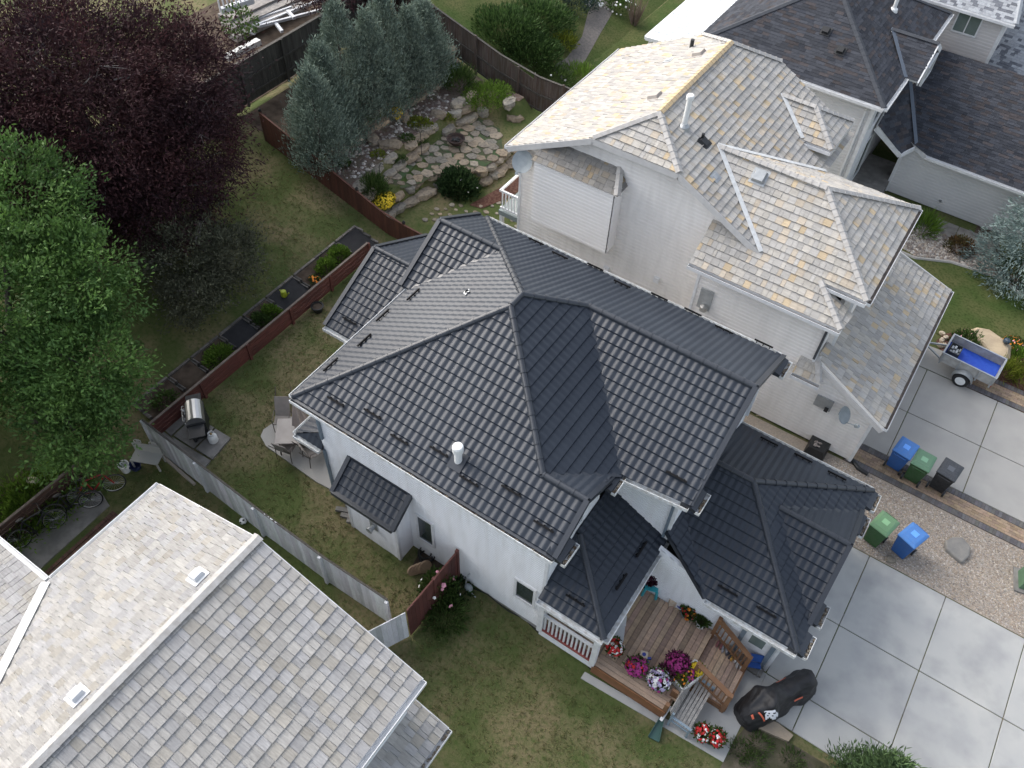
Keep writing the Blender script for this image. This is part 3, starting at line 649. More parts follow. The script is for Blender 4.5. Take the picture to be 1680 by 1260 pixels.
# ---------------------------------------------------------------- right neighbour, weathered shakes
def right_house():
    H=thing('house','cream sided house with a mottled grey and yellow cedar shake roof','house',(-6,23,.2))
    k=.51; xr=-13.27;zr=6.03; rx,rz=-8.574,8.425; cz=7.65; xa=xr+(cz-zr)/k; xb=rx+(rz-cz)/k; y0,y1=20.3,28.25
    RL=(rx,21.65,rz);RR=(rx,26.92,rz); A=(xr,y0,zr);B=(xr,y1,zr);C=(xa,y1,cz);D=(xb,y1,cz);E=(xa,y0,cz);F=(xb,y0,cz)
    W0=(-6.76,22.5,7.5); fe=-3.82; VL=(-3.98,y0,6.08)
    SL={'rear':([A,B,C,RR,RL,E],A,B),'front':([F,RL,RR,D,(fe,y1,6.0),(fe,25.5,6.0),W0,VL],(fe,20,6.0),(fe,28,6.0)),
        'jl':([E,F,RL],E,F),'jr':([D,C,RR],D,C)}
    ez=5.45; e0=(-5.77,19.33,ez);e1=(-.86,19.33,ez); W1=(-3.16,22.5,7.5); cl=(-.60,20.25,6.02); cr=(-.64,25.5,6.0)
    pl=(7.5-ez)/(22.5-19.33); Sx=(-2.02,20.25,ez+pl*.92)
    SL['wl']=([e0,e1,Sx,cl,W1,W0,VL,(-5.77,20.75,ez+pl*1.42)],e0,e1)
    SL['wf']=([cl,cr,W1],cl,cr); SL['wr']=([cr,(fe,25.5,6.0),W0,W1],(fe,25.5,6.0),cr); SL['wb']=([e1,(-.74,20.2,5.5),Sx],e1,(-.86,20.3,ez))
    d0=(-6.35,26.85,7.29);d1=(-5.1,26.85,7.29);d2=(-3.95,25.86,6.6);d3=(-3.95,28.0,6.6)
    SL['dl']=([d0,d1,d2,(-5.0,25.86,6.6)],(-5.0,25.86,6.6),d2); SL['df']=([d1,d2,d3],d2,d3); SL['dr']=([d0,d1,d3,(-5.0,28.0,6.6)],(-5.0,28.0,6.6),d3)
    g0=(1.54,19.39,2.5);g1=(1.54,26.83,2.5);g2=(-.75,26.3,3.66);g3=(-1.15,19.75,3.7)
    SL['gf']=([g0,g1,g2,g3],g0,g1); SL['gl']=([(-1.62,19.3,3.08),(-.70,19.3,3.08),(-1.1,19.76,3.62),(-1.62,19.76,3.62)],(-1.62,19.3,3.08),(-.70,19.3,3.08))
    roof=MB()
    SL=plan(SL)
    for n,(p,_,_) in SL.items(): deck(roof,p,.12,.0)
    RO=roof.build('roof',SIDN,H)
    rng=random.Random(21); T=[]
    for n,(p,a,b) in SL.items(): T+=shakes(p,a,b,row=.245,wmin=.11,wmax=.27,th=.034,tint=tN,rng=rng)
    emit_tiles(T,SHN,RO)
    up=Vector((0,0,.07))
    caps(Vector(RL)+up,Vector(RR)+up,CAPY,.24,RO)
    for p,q in ((E,RL),(F,RL),(D,RR),(C,RR),(W1,W0),(cl,W1),(cr,W1),(d1,d0),(d2,d1),(d3,d1),(e1,Sx),((-.75,19.35,3.06),(-1.12,19.76,3.66))): caps(Vector(p)+up,Vector(q)+up,CAPN,.24,RO)
    for p,q in ((W0,VL),((-5.0,25.86,6.6),d0),(W0,(fe,25.5,6.0))): MB().beam(Vector(p)+Vector((0,0,.085)),Vector(q)+Vector((0,0,.085)),.15,.012).build('valley_flashing',VALW,RO)
    FM=mat('fascia_cream',(.60,.59,.575),(.54,.53,.52),scale=4,rough=.6)
    for p,q in ((A,E),(E,F),(F,VL),(B,C),((-1.15,19.72,3.6),(1.54,19.36,2.42)),(g1,g2),(d2,d3)): fascia(p,q,FM,H)
    BG=mat('gutter_brown',(.16,.13,.11),(.10,.085,.075),scale=8,rough=.8)
    for p,q,o in ((e0,e1,(0,-1,0)),(cl,cr,(1,0,0)),(g0,g1,(1,0,0)),(A,B,(-1,0,0)),((-1.62,19.3,3.08),(-.70,19.3,3.08),(0,-1,0)),((-5.0,25.86,6.6),d2,(0,-1,0)),(Sx,cl,(0,-1,0))):
        g=gutter(p,q,o,TRIM,H); p=Vector(p);q=Vector(q);o=Vector(o); MB().beam(p+o*.06+Vector((0,0,-.1)),q+o*.06+Vector((0,0,-.1)),.1,.02).build('gutter_debris',BG,H)
    # walls
    wy=20.65; wall(H,(-12.9,wy),(-5.5,wy),.5,6,SIDN,top=[(-5.5,wy,6.6),(-7.05,wy,7.5),(-10.09,wy,7.5),(-12.9,wy,6.05)])
    wall(H,(-5.45,19.68),(-1.2,19.68),.1,5.5,SIDN); wall(H,(-1.2,19.68),(1.2,19.68),.1,3,SIDN,top=[(1.2,19.68,2.55),(-1.2,19.68,3.6)])
    wall(H,(-1.2,19.68),(-1.2,20.6),3.3,5.5,SIDN); wall(H,(-.95,20.55),(-.95,25.2),3.3,5.95,SIDN); wall(H,(-1.2,20.58),(-.95,20.58),3.3,5.95,SIDN)
    wall(H,(-4.2,25.4),(-4.2,27.9),2,6.0,SIDN); wall(H,(-12.9,27.9),(-12.9,wy),.5,6.0,SIDN); wall(H,(-4.2,27.9),(-12.9,27.9),.3,6.05,SIDN,top=[(-12.9,27.9,6.05),(-10.09,27.9,7.5),(-7.05,27.9,7.5),(-4.2,27.9,6.05)])
    wall(H,(1.2,19.68),(1.2,26.5),0,2.5,SIDN); wall(H,(1.2,26.5),(-4.2,26.5),0,2.5,SIDN,top=[(-4.2,26.5,2.5),(-1,26.5,3.5),(1.2,26.5,2.5)]); wall(H,(-.95,25.2),(-4.2,25.2),2,5.95,SIDN)
    wall(H,(-5.45,20.7),(-5.45,19.68),.2,5.5,SIDN)
    for x,y,a,b in ((-12.9,wy,.5,6.0),(-5.45,19.68,.2,5.45),(-1.2,19.68,3.5,5.45),(-.95,20.58,3.4,5.95),(1.2,19.68,.05,2.55)): corner(H,x,y,a,b)
    # projecting chimney box with its own shake roof
    by=20.05; b=[(-12.0,by,3.65),(-8.95,by,3.65),(-8.95,by,6.25),(-12.0,by,6.25)]
    MB().box(-11.95,-9.0,by+.02,wy,3.65,6.2).build('chimney_chase',SIDN,H)
    o=wall(H,(-12.0,by),(-8.95,by),3.65,6.22,SIDB,name='chase_siding'); wall(H,(-8.95,by),(-8.95,wy),3.65,6.22,SIDB,name='chase_siding')
    cr_=[(-12.1,by-.1,6.2),(-8.8,by-.1,6.2),(-9.15,wy,6.75),(-11.8,wy,6.75)]; ce=[(-8.8,by-.1,6.2),(-8.8,wy,6.2),(-9.15,wy,6.75)]
    q=MB(); deck(q,cr_,.08,0); deck(q,ce,.08,0); CO=q.build('chase_roof',SIDN,H)
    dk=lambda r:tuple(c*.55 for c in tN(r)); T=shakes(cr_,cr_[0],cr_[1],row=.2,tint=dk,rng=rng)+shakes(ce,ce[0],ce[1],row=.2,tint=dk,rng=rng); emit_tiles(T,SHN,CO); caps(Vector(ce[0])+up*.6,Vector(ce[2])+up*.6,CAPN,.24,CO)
    # utility boxes and outlets on the side wall
    c=gy(1158,490,19.66); u=MB(); u.box(c.x-.22,c.x+.22,19.6,19.68,c.z-.42,c.z+.42); o=u.build('wall_panel',GALV,H); MB().lathe((c.x+.05,19.52,c.z-.36),[(.13,0),(.13,.16),(.02,.2)],14).build('meter_dome',STEEL,o)
    c=gy(1352,660,19.66); u=MB(); u.box(c.x-.28,c.x+.28,19.6,19.68,c.z-.25,c.z+.25); o=u.build('wall_panel',GALV,H); MB().box(c.x+.1,c.x+.22,19.5,19.6,c.z-.22,c.z-.1).build('vent_hood',BLACKP,o)
    for px,py in ((995,441),(1078,458)): c=gy(px,py,20.6); MB().box(c.x-.1,c.x+.1,20.5,20.64,c.z-.1,c.z+.1).build('wall_outlet',TRIM,H)
    DM=mat('dish_grey',(.30,.335,.35),(.24,.275,.29),scale=4,rough=.5)
    dish(H,gy(857,265,20.2),R_(-75),DM,.36,(.1,.4,-.1)).build('satellite_dish',DM,H); dish(H,gy(1385,681,19.3),R_(-20),DM,.27,(0,.3,-.25)).build('satellite_dish',DM,H)
    downspout(H,[(-1.25,19.3,5.35),(-1.22,19.62,5.0),(-1.22,19.62,3.7)],mat('downspout_dark',(.05,.055,.06),rough=.6)); downspout(H,[(1.22,19.62,2.4),(1.22,19.62,.15)],TRIM)
    # small wood dormer wall, skylight corner
    wall(H,(-4.3,26.2),(-4.3,27.7),5.9,6.55,SIDN); 
    Ff=Frame(*SL['front']); Fr=Frame(*SL['rear']); Fw=Frame(*SL['wl'])
    stack(H,on_frame(1122,208,Ff),.085,.95,WHITEP); MB().lathe(on_frame(1122,209,Ff),[(.2,-.1),(.17,.06),(.1,.12)],12).build('flue_collar',GALV,H)
    boxvent(H,on_frame(1155,234,Ff),Ff,BLACKP,(.15,.16,.09)); stack(H,on_frame(1152,229,Ff),.05,.22,BLACKP,False,'pipe_boot')
    boxvent(H,on_frame(1173,291,Ff),Ff,GALV,(.12,.1,.06)); boxvent(H,on_frame(1246,291,Fw),Fw,GALV,(.2,.2,.16))
    PV=mat('roof_vent_tan',(.36,.33,.30),rough=.8)
    boxvent(H,on_frame(1075,160,Fr),Fr,PV); boxvent(H,on_frame(1147,90,Fr),Fr,PV); stack(H,on_frame(1134,78,Fr),.07,.3,BLACKP,False,'pipe_boot'); boxvent(H,on_frame(1097,100,Fr),Fr,GALV,(.1,.1,.06))
    kx=MB(); kx.box(-12.78,-5.4,20.77,27.8,.4,5.95); kx.box(-5.3,-1.35,19.8,25.1,.1,5.35); kx.box(-1.35,-1.08,20.7,25.1,.1,5.8); kx.box(-1.3,1.1,19.8,26.4,0,2.45); kx.build('light_block_core',BLACKP,H)  # unseen black boxes added inside to keep light from leaking through
    # rear deck landing with white railing
    d=MB(); d.box(-13.85,-12.95,20.7,24,2.55,2.75); o=d.build('rear_deck',mat('deck_grey',(.20,.235,.235),rough=.7),H)
    r=MB(); r.box(-13.8,-12.95,20.72,20.79,3.6,3.68); r.box(-13.85,-13.77,20.72,24,3.6,3.68); r.box(-13.8,-12.95,20.72,20.79,2.85,2.92); r.build('deck_rail',TRIM,H)
    for i in range(6): MB().box(-13.72+i*.14-.02,-13.72+i*.14+.02,20.735,20.775,2.9,3.6).build('baluster',TRIM,H)
    for x in (-13.75,): MB().box(x-.07,x+.07,20.72,20.86,.5,2.55).build('deck_post',TRIM,H)
right_house()
# ---------------------------------------------------------------- left neighbour, grey shakes
def left_house():
    H=thing('house','house in the bottom left corner with a pale grey cedar shake gable roof','house',(-9,0,.3))
    y1=4.6; y0=-9.0; A=(-12.97,y1,5.17);R=(-9.32,y1,6.27);F=(-4.82,y1,4.71); kr=(6.27-5.17)/(12.97-9.32); vy=1.37
    # rear wing facing +Y with a valley
    vt=(-9.32,vy-3.9,6.27)
    SL={'rear':([A,R,(-9.32,-4.2,6.27),(-13.0,vy,5.17)],A,(-12.97,0,5.17)),'front':([F,R,(-9.32,y0,6.27),(-4.82,y0,4.71)],F,(-4.82,0,4.71)),
        'wing':([(-21,vy,5.17),(-13.0,vy,5.17),(-9.32,-4.2,6.27),(-21,-4.2,6.27+.4)],(-21,vy,5.17),(-13,vy,5.17)),
        'low':([(-4.2,y1,2.4),(-4.2,y0,2.4),(-5.2,y0,2.76),(-5.2,y1,2.76)],(-4.2,y1,2.4),(-4.2,0,2.4))}
    # keep the wing plane exact
    w3=SL['wing'][0]; n=((Vector(w3[1])-Vector(w3[0])).cross(Vector(w3[2])-Vector(w3[0]))).normalized(); p=Vector((-21,-4.2,0)); p.z=w3[0][2]-(n.x*(p.x-w3[0][0])+n.y*(p.y-w3[0][1]))/n.z; w3[3]=tuple(p)
    roof=MB()
    SL=plan(SL)
    for n_,(p,_,_) in SL.items(): deck(roof,p,.12,.0)
    RO=roof.build('roof',SIDG,H); rng=random.Random(31); T=[]
    for n_,(p,a,b) in SL.items():
        T+=shakes(p,a,b,row=.27 if n_!='rear' else .19,wmin=.10,wmax=.29,th=.022,tint=tL,rng=rng,gap=.006)
    emit_tiles(T,SHL,RO)
    caps(Vector(R)+Vector((0,.05,.07)),Vector((-9.32,-4.2,6.34)),CAPL,.3,RO); caps((-9.32,-4.2,6.34),(-9.32,y0,6.34),CAPL,.3,RO)
    MB().beam((-13.0,vy,5.24),(-9.32,-4.2,6.34),.2,.012).build('valley_flashing',VALW,RO)
    for p,q in ((A,R),(R,F),((-4.2,y1,2.4),(-5.2,y1,2.76))): fascia(p,q,TRIM,H,h=.18)
    gutter(A,(-12.99,vy,5.17),(-1,0,0),TRIM,H); gutter((-13.05,vy,5.17),(-21,vy,5.17),(0,1,0),TRIM,H); gutter(F,(-4.82,y0,4.71),(1,0,0),TRIM,H); gutter((-4.2,y1,2.4),(-4.2,y0,2.4),(1,0,0),TRIM,H)
    g=MB(); rg=random.Random(4)
    for i in range(60): g.blob((-4.14+rg.uniform(-.03,.03),rg.uniform(1.5,4.55),2.33),(.04,.06,.03),i,(5,3),.4)
    g.build('gutter_debris',DEBRIS,H,kind='stuff')
    wall(H,(-5.15,y0),(-5.15,4.25),.1,4.7,SIDW); wall(H,(-5.15,4.25),(-12.6,4.25),.2,5,SIDW,top=[(-12.6,4.25,5.1),(-9.32,4.25,6.1),(-5.15,4.25,4.7)]); wall(H,(-12.6,4.25),(-12.6,1.0),.4,5.1,SIDW); wall(H,(-12.6,1.0),(-20.6,1.0),.4,5.1,SIDW)
    Fr=Frame(*SL['rear']); VM=mat('roof_vent_white',(.62,.63,.64),rough=.6)
    boxvent(H,on_frame(325,947,Fr),Fr,VM,(.14,.13,.15)); boxvent(H,on_frame(128,1142,Fr),Fr,VM,(.14,.13,.15))
    k=MB(); k.box(-12.5,-5.3,-8.8,4.1,.1,4.6); k.box(-20.5,-12.4,-8,.9,.1,4.9); k.build('light_block_core',BLACKP,H)  # hidden black fill, added to stop light passing through the house
left_house()
# ---------------------------------------------------------------- far right house, dark asphalt shingles
def dark_house():
    H=thing('house','pale sided house with a charcoal asphalt shingle roof near the top right','house',(-6,36,0))
    z=5.5;yl,yr,xr,xf=31.45,40.6,-11.6,-3.55; k=.52; h=(xf-xr)/2; xm=(xr+xf)/2; zr=z+k*h
    A=(xr,yl,z);B=(xf,yl,z);C=(xf,yr,z);D=(xr,yr,z);E=(xm,yl+h,zr);F=(xm,yr-h,zr)
    G0=(-4.95,35.7,6.4);G1=(-3.05,35.7,6.4)
    SL={'l':([A,B,E],A,B),'f':([B,C,F,E],B,C),'r':([C,D,F],D,C),'b':([D,A,E,F],D,A),
        'gl':([(xf,34.1,z),(-3.05,34.1,z),G1,G0],(xf,34.1,z),(-3.05,34.1,z)),'gr':([(xf,37.3,z),(-3.05,37.3,z),G1,G0],(xf,37.3,z),(-3.05,37.3,z))}
    # garage and entry roofs
    gz_=2.5; ty=39.3; tz=gz_+.42*(ty-34.45)
    SL['gar']=([(-1.55,34.45,gz_),(4.5,34.35,gz_),(4.5,ty,tz),(-3.5,ty,tz),(-3.5,35.2,gz_+.32)],(-1.55,34.45,gz_),(4.5,34.35,gz_))
    SL['ent']=([(-2.12,34.75,2.56),(-2.5,34.05,2.4),(-3.85,33.9,3.3),(-3.85,36.4,4.5),(-3.0,36.2,3.9)],(-2.5,34.05,2.4),(-2.1,34.8,2.4))
    roof=MB()
    SL=plan(SL)
    for n_,(p,_,_) in SL.items(): deck(roof,p,.12,.0)
    RO=roof.build('roof',SIDG,H); rng=random.Random(41); T=[]
    for n_,(p,a,b) in SL.items(): T+=shakes(p,a,b,row=.145,wmin=.2,wmax=.42,th=.008,tint=tD,rng=rng,lift=.006,gap=.001)
    emit_tiles(T,SHD,RO)
    up=Vector((0,0,.03))
    for p,q in ((A,E),(B,E),(E,F),(C,F),(D,F),(G1,G0)): caps(Vector(p)+up,Vector(q)+up,CAPD,.3,RO)
    VD=mat('valley_metal_dark',(.08,.10,.13),rough=.6)
    for p,q in ((G0,(xf,34.1,z)),(G0,(xf,37.3,z)),((-2.12,34.75,2.56),(-3.6,36.4,4.3))): MB().beam(Vector(p)+Vector((0,0,.03)),Vector(q)+Vector((0,0,.03)),.16,.012).build('valley_flashing',VD,RO)
    for p,q,o in ((A,B,(0,-1,0)),(B,(xf,34.1,z),(1,0,0)),((xf,37.3,z),C,(1,0,0)),((-1.55,34.45,gz_),(4.5,34.35,gz_),(0,-1,0))): gutter(p,q,o,TRIM,H)
    fascia((-3.05,34.1,z),G1,TRIM,H); fascia((-3.05,37.3,z),G1,TRIM,H); fascia((-2.5,34.05,2.4),(-2.12,34.75,2.56),TRIM,H); fascia((-2.12,34.75,2.56),(-1.55,34.45,gz_),TRIM,H); fascia((-3.85,33.9,3.3),(-2.5,34.05,2.4),TRIM,H)
    wall(H,(-11.2,31.85),(-3.95,31.85),.1,5.45,SIDG); wall(H,(-3.95,31.85),(-3.95,40.2),.1,5.45,SIDG,top=[(-3.95,40.2,5.4),(-3.95,37.3,5.5),(-3.95,35.7,6.3),(-3.95,34.1,5.5),(-3.95,31.85,5.45)])
    wall(H,(-2.5,34.85),(4.2,34.85),.05,2.45,SIDG); wall(H,(-2.5,36.5),(-2.5,34.85),.05,2.4,SIDG); wall(H,(-11.2,40.2),(-11.2,31.85),.3,5.45,SIDG)
    for x,y,a,b in ((-3.95,31.85,.1,5.4),(-2.5,34.85,.05,2.4)): corner(H,x,y,a,b,.14)
    # entry door in the recess
    MB().box(-3.93,-2.5,33.2,36.3,-.2,.55).build('entry_steps',CONCD,H); window(H,(-3.95,34.0,1.7),(0,1,0),(1,0,0),1.1,2.0,split=1,glass=GLASSG,fr=.1)
    window(H,(-3.95,33.0,4.5),(0,1,0),(1,0,0),.9,1.1,split=1); window(H,(-3.05,35.7,5.3),(0,1,0),(1,0,0),1.3,.7,split=2)
    downspout(H,[(-4.05,31.4,5.4),(-4.2,31.79,5.0),(-4.2,31.79,.3)],TRIM); 
    c=gy(1543,329,34.82); MB().box(c.x-.05,c.x+.05,34.76,34.83,c.z-.05,c.z+.05).build('wall_outlet',GALV,H)
    Fl=Frame(*SL['l']); Ff=Frame(*SL['f'])
    for px,py in ((1355,52),(1379,84)): c=on_frame(px,py,Fl); boxvent(H,c,Fl,BLACKP,(.14,.14,.14))
    stack(H,on_frame(1466,16,Ff),.08,.5,WHITEP); MB().lathe(on_frame(1466,16,Ff),[(.19,-.08),(.16,.05),(.09,.1)],12).build('flue_collar',WHITEP,H)
    k_=MB(); k_.box(-11.1,-4.1,32,40,.1,5.3); k_.box(-2.4,4.1,35,40,0,2.4); k_.build('light_block_core',BLACKP,H)  # added black boxes, out of view, blocking light inside the shell
    # white ribbed patio cover at the rear
    P=thing('patio_cover','white ribbed metal patio cover behind the charcoal shingle house','patio cover',(-13.5,37,.6))
    pz=3.15; P0=Vector((-15.15,34.75,pz));P1=Vector((-15.15,43,pz));P2=Vector((-11.25,43,pz+.3));P3=Vector((-11.25,34.75,pz+.3))
    WM=mat('patio_cover_white',(.74,.76,.77),rough=.35,spec=.5); b=MB(); b.slab([P0,P1,P2,P3],(0,0,1),.06); b.build('roof_pan',WM,P)
    for i in range(28):
        y=34.8+i*.3; MB().beam((-15.14,y,pz+.025),(-11.26,y,pz+.325),.05,.05).build('rib',WM,P)
    MB().beam(P0+Vector((-.04,0,-.06)),P1+Vector((-.04,0,-.06)),.09,.16).build('fascia',WM,P)
    MB().beam(P0+Vector((0,-.04,-.06)),P3+Vector((0,-.04,-.06)),.09,.16).build('fascia',WM,P)
    for y in (34.95,38.5,42): MB().box(-15.05,-14.93,y-.06,y+.06,zt(-15,y),pz-.06).build('post',WM,P)
dark_house()
def far_house():
    H=thing('house','beige sided house with speckled light grey shingles in the top right corner','house',(-1,45,0))
    z=5.5; SL={'u':([(-9,41.45,z),(-.98,41.3,z),(-1.6,43.5,6.6),(-9,44.2,6.9)],(-9,41.45,z),(-.98,41.3,z)),'uf':([(-.98,41.3,z),(-.98,47,z),(-1.6,43.5,6.6)],(-.98,41.3,z),(-.98,47,z)),
       'low':([(-2.3,43.0,2.8),(4,42.5,2.8),(4,46.5,4.6),(-2.3,46.5,4.38)],(-2.3,43.0,2.8),(4,42.5,2.8))}
    roof=MB()
    SL=plan(SL)
    for n_,(p,_,_) in SL.items(): deck(roof,p,.12,.0)
    RO=roof.build('roof',SIDG,H); rng=random.Random(51); T=[]
    for n_,(p,a,b) in SL.items(): T+=shakes(p,a,b,row=.145,wmin=.12,wmax=.32,th=.008,tint=tE,rng=rng,lift=.006,gap=.001)
    emit_tiles(T,SHD,RO,limit=200)
    caps((-.98,41.33,z+.03),(-1.6,43.5,6.63),CAPE,.3,RO)
    br=[(-4.6,40.3,2.75),(-2.7,40.3,2.75),(-2.7,41.7,3.3),(-4.6,41.7,3.3)]; b=MB(); deck(b,br,.1,0); BR=b.build('entry_roof',TRIM,H)
    emit_tiles(shakes(br,br[0],br[1],row=.145,wmin=.2,wmax=.36,th=.01,tint=tB,rng=rng,lift=.006),SHB,BR); fascia((-2.68,40.3,2.75),(-2.68,41.7,3.3),TRIM,H)
    gutter((-9,41.45,z),(-.98,41.3,z),(0,-1,0),TRIM,H); gutter((-2.3,43,2.8),(4,42.5,2.8),(0,-1,0),TRIM,H)
    wall(H,(-8.6,41.75),(-1.35,41.65),.1,5.45,SIDP); wall(H,(-2.1,43.3),(3.7,42.9),.05,2.75,SIDP); wall(H,(-1.35,41.65),(-1.35,46.5),3,5.45,SIDP)
    corner(H,-1.35,41.65,2.9,5.4,.14)
    q=[gy(a,b,41.68) for a,b in ((1575,20),(1612,32),(1600,57),(1568,45))]
    window(H,((q[0].x+q[1].x)/2,41.68,sum(p.z for p in q)/4),(1,0,0),(0,-1,0),.98,.85,split=2,glass=GLASSG)
    k_=MB(); k_.box(-8.5,-1.5,41.9,46,.1,5.3); k_.box(-2,3.6,43.5,46,0,2.6); k_.build('light_block_core',BLACKP,H)  # black filler boxes added behind the walls to shut light out
far_house()
# ================================================================= paving and ground cover
RG=random.Random(77)
def flat(name,pts,z0,z1,m,kind='structure'):
    b=MB(); b.prism(pts,z0,z1); o=b.build(name,m); o['kind']=kind; return o
def slab_set(name,xs,ys,z0,z1,m,gap=.012,skip=()):
    root=bpy.data.objects.new(name,None); COL.objects.link(root); struct(root)
    for i in range(len(xs)-1):
        for j in range(len(ys)-1):
            if (i,j) in skip: continue
            b=MB(); b.box(xs[i]+gap,xs[i+1]-gap,ys[j]+gap,ys[j+1]-gap,z0,z1); o=b.build('slab',m,root)
            md=o.modifiers.new('bevel','BEVEL'); md.width=.012; md.segments=1
    b=MB(); b.box(xs[0]+.02,xs[-1]-.02,ys[0]+.02,ys[-1]-.02,z0-.01,z1-.035)
    b.build('joint_bed',CONCD,root); return root
slab_set('driveway',[1.75,2.96,5.31,7.62,10,12.4],[10.28,11.36,13.9,16.62],-.06,.03,CONC)
slab_set('entrance_walk',[-2.6,.35,1.74],[8.3,8.58],-.06,.024,CONC) if False else None
flat('walkway',[(-2.45,8.28),(1.76,8.52),(1.76,11.35),(.15,11.40),(.15,8.66),(-2.45,8.5)],-.06,.028,CONC)
slab_set('neighbour_driveway',[1.25,2.19,4.73,7.2,9.7,12.2],[20.64,22.9,25.3],-.06,.03,CONC2)
flat('neighbour_apron',[(.9,20.66),(1.24,20.66),(1.24,26.4),(3.2,26.45),(3.2,25.32),(1.26,25.32)][:3]+[(.9,26.4)],-.06,.026,CONC2)
flat('neighbour_apron',[(1.25,25.33),(3.3,25.33),(3.0,26.6),(1.25,26.5)],-.06,.027,CONC2)
# gravel bed between the driveways
GRAV=mat('gravel_bed',(.34,.29,.235),(.26,.225,.19),scale=14,rough=1,bump=1,bscale=45,spec=.15,c3=(.36,.33,.29),s3=30,f3=.6)
sheet('gravel',[(-12.5,17.45),(-12.5,19.5),(1.0,19.6),(25,19.6),(25,16.64),(1.9,16.64),(-2.4,17.05)],GRAV,dz=.016,res=.8)
PEB=mat('pebble',(1,1,1),(.75,.75,.75),scale=40,rough=.9,tint=True,spec=.2)
def stones(name,poly,n,r0,r1,m,cols,seed,dz=0,kind='stuff',zf=None,parent=None):
    rg=random.Random(seed); P=[(p[0],p[1]) for p in poly]; x0=min(p[0] for p in P);x1=max(p[0] for p in P);y0=min(p[1] for p in P);y1=max(p[1] for p in P)
    b=MB(); k=0; zf=zf or zt
    def inside(x,y):
        c=False;j=len(P)-1
        for i in range(len(P)):
            if (P[i][1]>y)!=(P[j][1]>y) and x<(P[j][0]-P[i][0])*(y-P[i][1])/(P[j][1]-P[i][1])+P[i][0]: c=not c
            j=i
        return c
    while k<n:
        x=rg.uniform(x0,x1);y=rg.uniform(y0,y1)
        if not inside(x,y): continue
        k+=1; r=rg.uniform(r0,r1); a=rg.uniform(0,6.28); e=rg.uniform(.6,1); z=zf(x,y)+dz; c=cols[rg.randrange(len(cols))]; q=rg.uniform(.75,1.2)
        vs=[(x+r*math.cos(a+i*1.2566)*(1 if i%2 else e),y+r*math.sin(a+i*1.2566)*e,z) for i in range(5)]+[(x+rg.uniform(-.2,.2)*r,y,z+r*rg.uniform(.5,.8))]
        b.add(vs,[(i,(i+1)%5,5) for i in range(5)],tuple(v*q for v in c))
    o=b.build(name,m,parent); o['kind']=kind; return o
GC=[(.40,.335,.265),(.48,.42,.35),(.29,.255,.225),(.37,.345,.32),(.53,.485,.43),(.33,.265,.205)]
gs=stones('gravel_stones',[(-2.2,17.3),(.8,19.5),(9,19.58),(9,16.68),(2.1,16.68)],22000,.018,.042,PEB,GC,3,.014); gs['label']='loose brown and grey gravel between the two driveways'; gs['category']='gravel'
# paver strip
def paver_strip(X0,Y0,seed):
    r=bpy.data.objects.new('paver_strip',None); COL.objects.link(r); struct(r)
    MB().box(X0-.05,12,Y0-.02,Y0+1.0,-.06,.012).build('paver_bed',SOIL,r)
    PT=mat('paver_tan',(.33,.245,.165),(.27,.20,.14),scale=6,rough=.9,tint=True,bump=.3,bscale=60); PD=mat('paver_dark',(.13,.125,.125),(.10,.097,.10),scale=6,rough=.9,tint=True,bump=.3,bscale=60)
    b=MB();d=MB();rg=random.Random(seed)
    def t(): k=rg.uniform(.8,1.2); return (k,k*rg.uniform(.95,1.02),k*rg.uniform(.9,1.05))
    y=Y0+.24;row=0
    while y<Y0+.74:
        x=X0+(row%2)*.11
        while x<10: b.box(x+.004,x+.212,y+.004,y+.1,0,.03+rg.uniform(-.003,.003),t()); x+=.216
        y+=.104;row+=1
    for yy in (Y0,Y0+.77):
        x=X0
        while x<10: d.box(x+.004,x+.104,yy+.004,yy+.226,0,.032,t()); x+=.108
    b.build('tan_pavers',PT,r)['kind']='stuff'; d.build('border_pavers',PD,r)['kind']='stuff'
paver_strip(1.05,19.62,2)
paver_strip(3.35,25.33,4)
# front garden of the right neighbour
sheet('neighbour_lawn',pxy([(1478,420),(1560,430),(1640,455),(1700,500),(1700,605),(1640,560),(1600,542),(1545,552),(1530,545),(1545,500)]),LAWN2,dz=.02)
RIV=mat('river_rock_bed',(.34,.30,.26),(.22,.19,.165),scale=10,rough=.95,bump=1,bscale=30,spec=.2)
rb=pxy([(1470,398),(1490,365),(1520,372),(1580,400),(1620,425),(1640,440),(1690,470),(1690,490),(1640,452),(1560,428),(1500,420)])
sheet('river_rock',rb,RIV,dz=.022); o=stones('river_rock_stones',rb,1500,.05,.12,PEB,[(.42,.38,.33),(.30,.25,.21),(.50,.47,.43),(.25,.22,.20)],5,.02); o['label']='tan river rock mulch beside the curved lawn edging'; o['category']='river rock'
sheet('mulch_bed',pxy([(1535,560),(1550,548),(1600,540),(1640,556),(1700,604),(1700,690),(1640,655),(1560,615)]),MULCH,dz=.024)
b=MB(); pts=[gp(a,c) for a,c in ((1472,412),(1500,424),(1560,431),(1640,457),(1700,505))]; b.tube([p+Vector((0,0,.03)) for p in pts],.07,6); struct(b.build('lawn_edging',CONC2))
slab_set('neighbour_walk',[-2.2,-.6,.95,2.6],[32.9,34.3],-.05,.03,CONCD)
sheet('bare_soil',pxy([(1590,395),(1610,360),(1640,372),(1640,430)]),SOIL,dz=.02)
# front yard: worn soil strip along the walk
sheet('worn_soil',pxy([(1180,1262),(1205,1215),(1225,1190),(1290,1215),(1390,1275),(1300,1300),(1180,1300)]),mat('worn_soil',(.10,.085,.062),(.05,.05,.026),scale=1.6,rough=1,bump=.7,bscale=30,lo=.42,hi=.6),dz=.014)
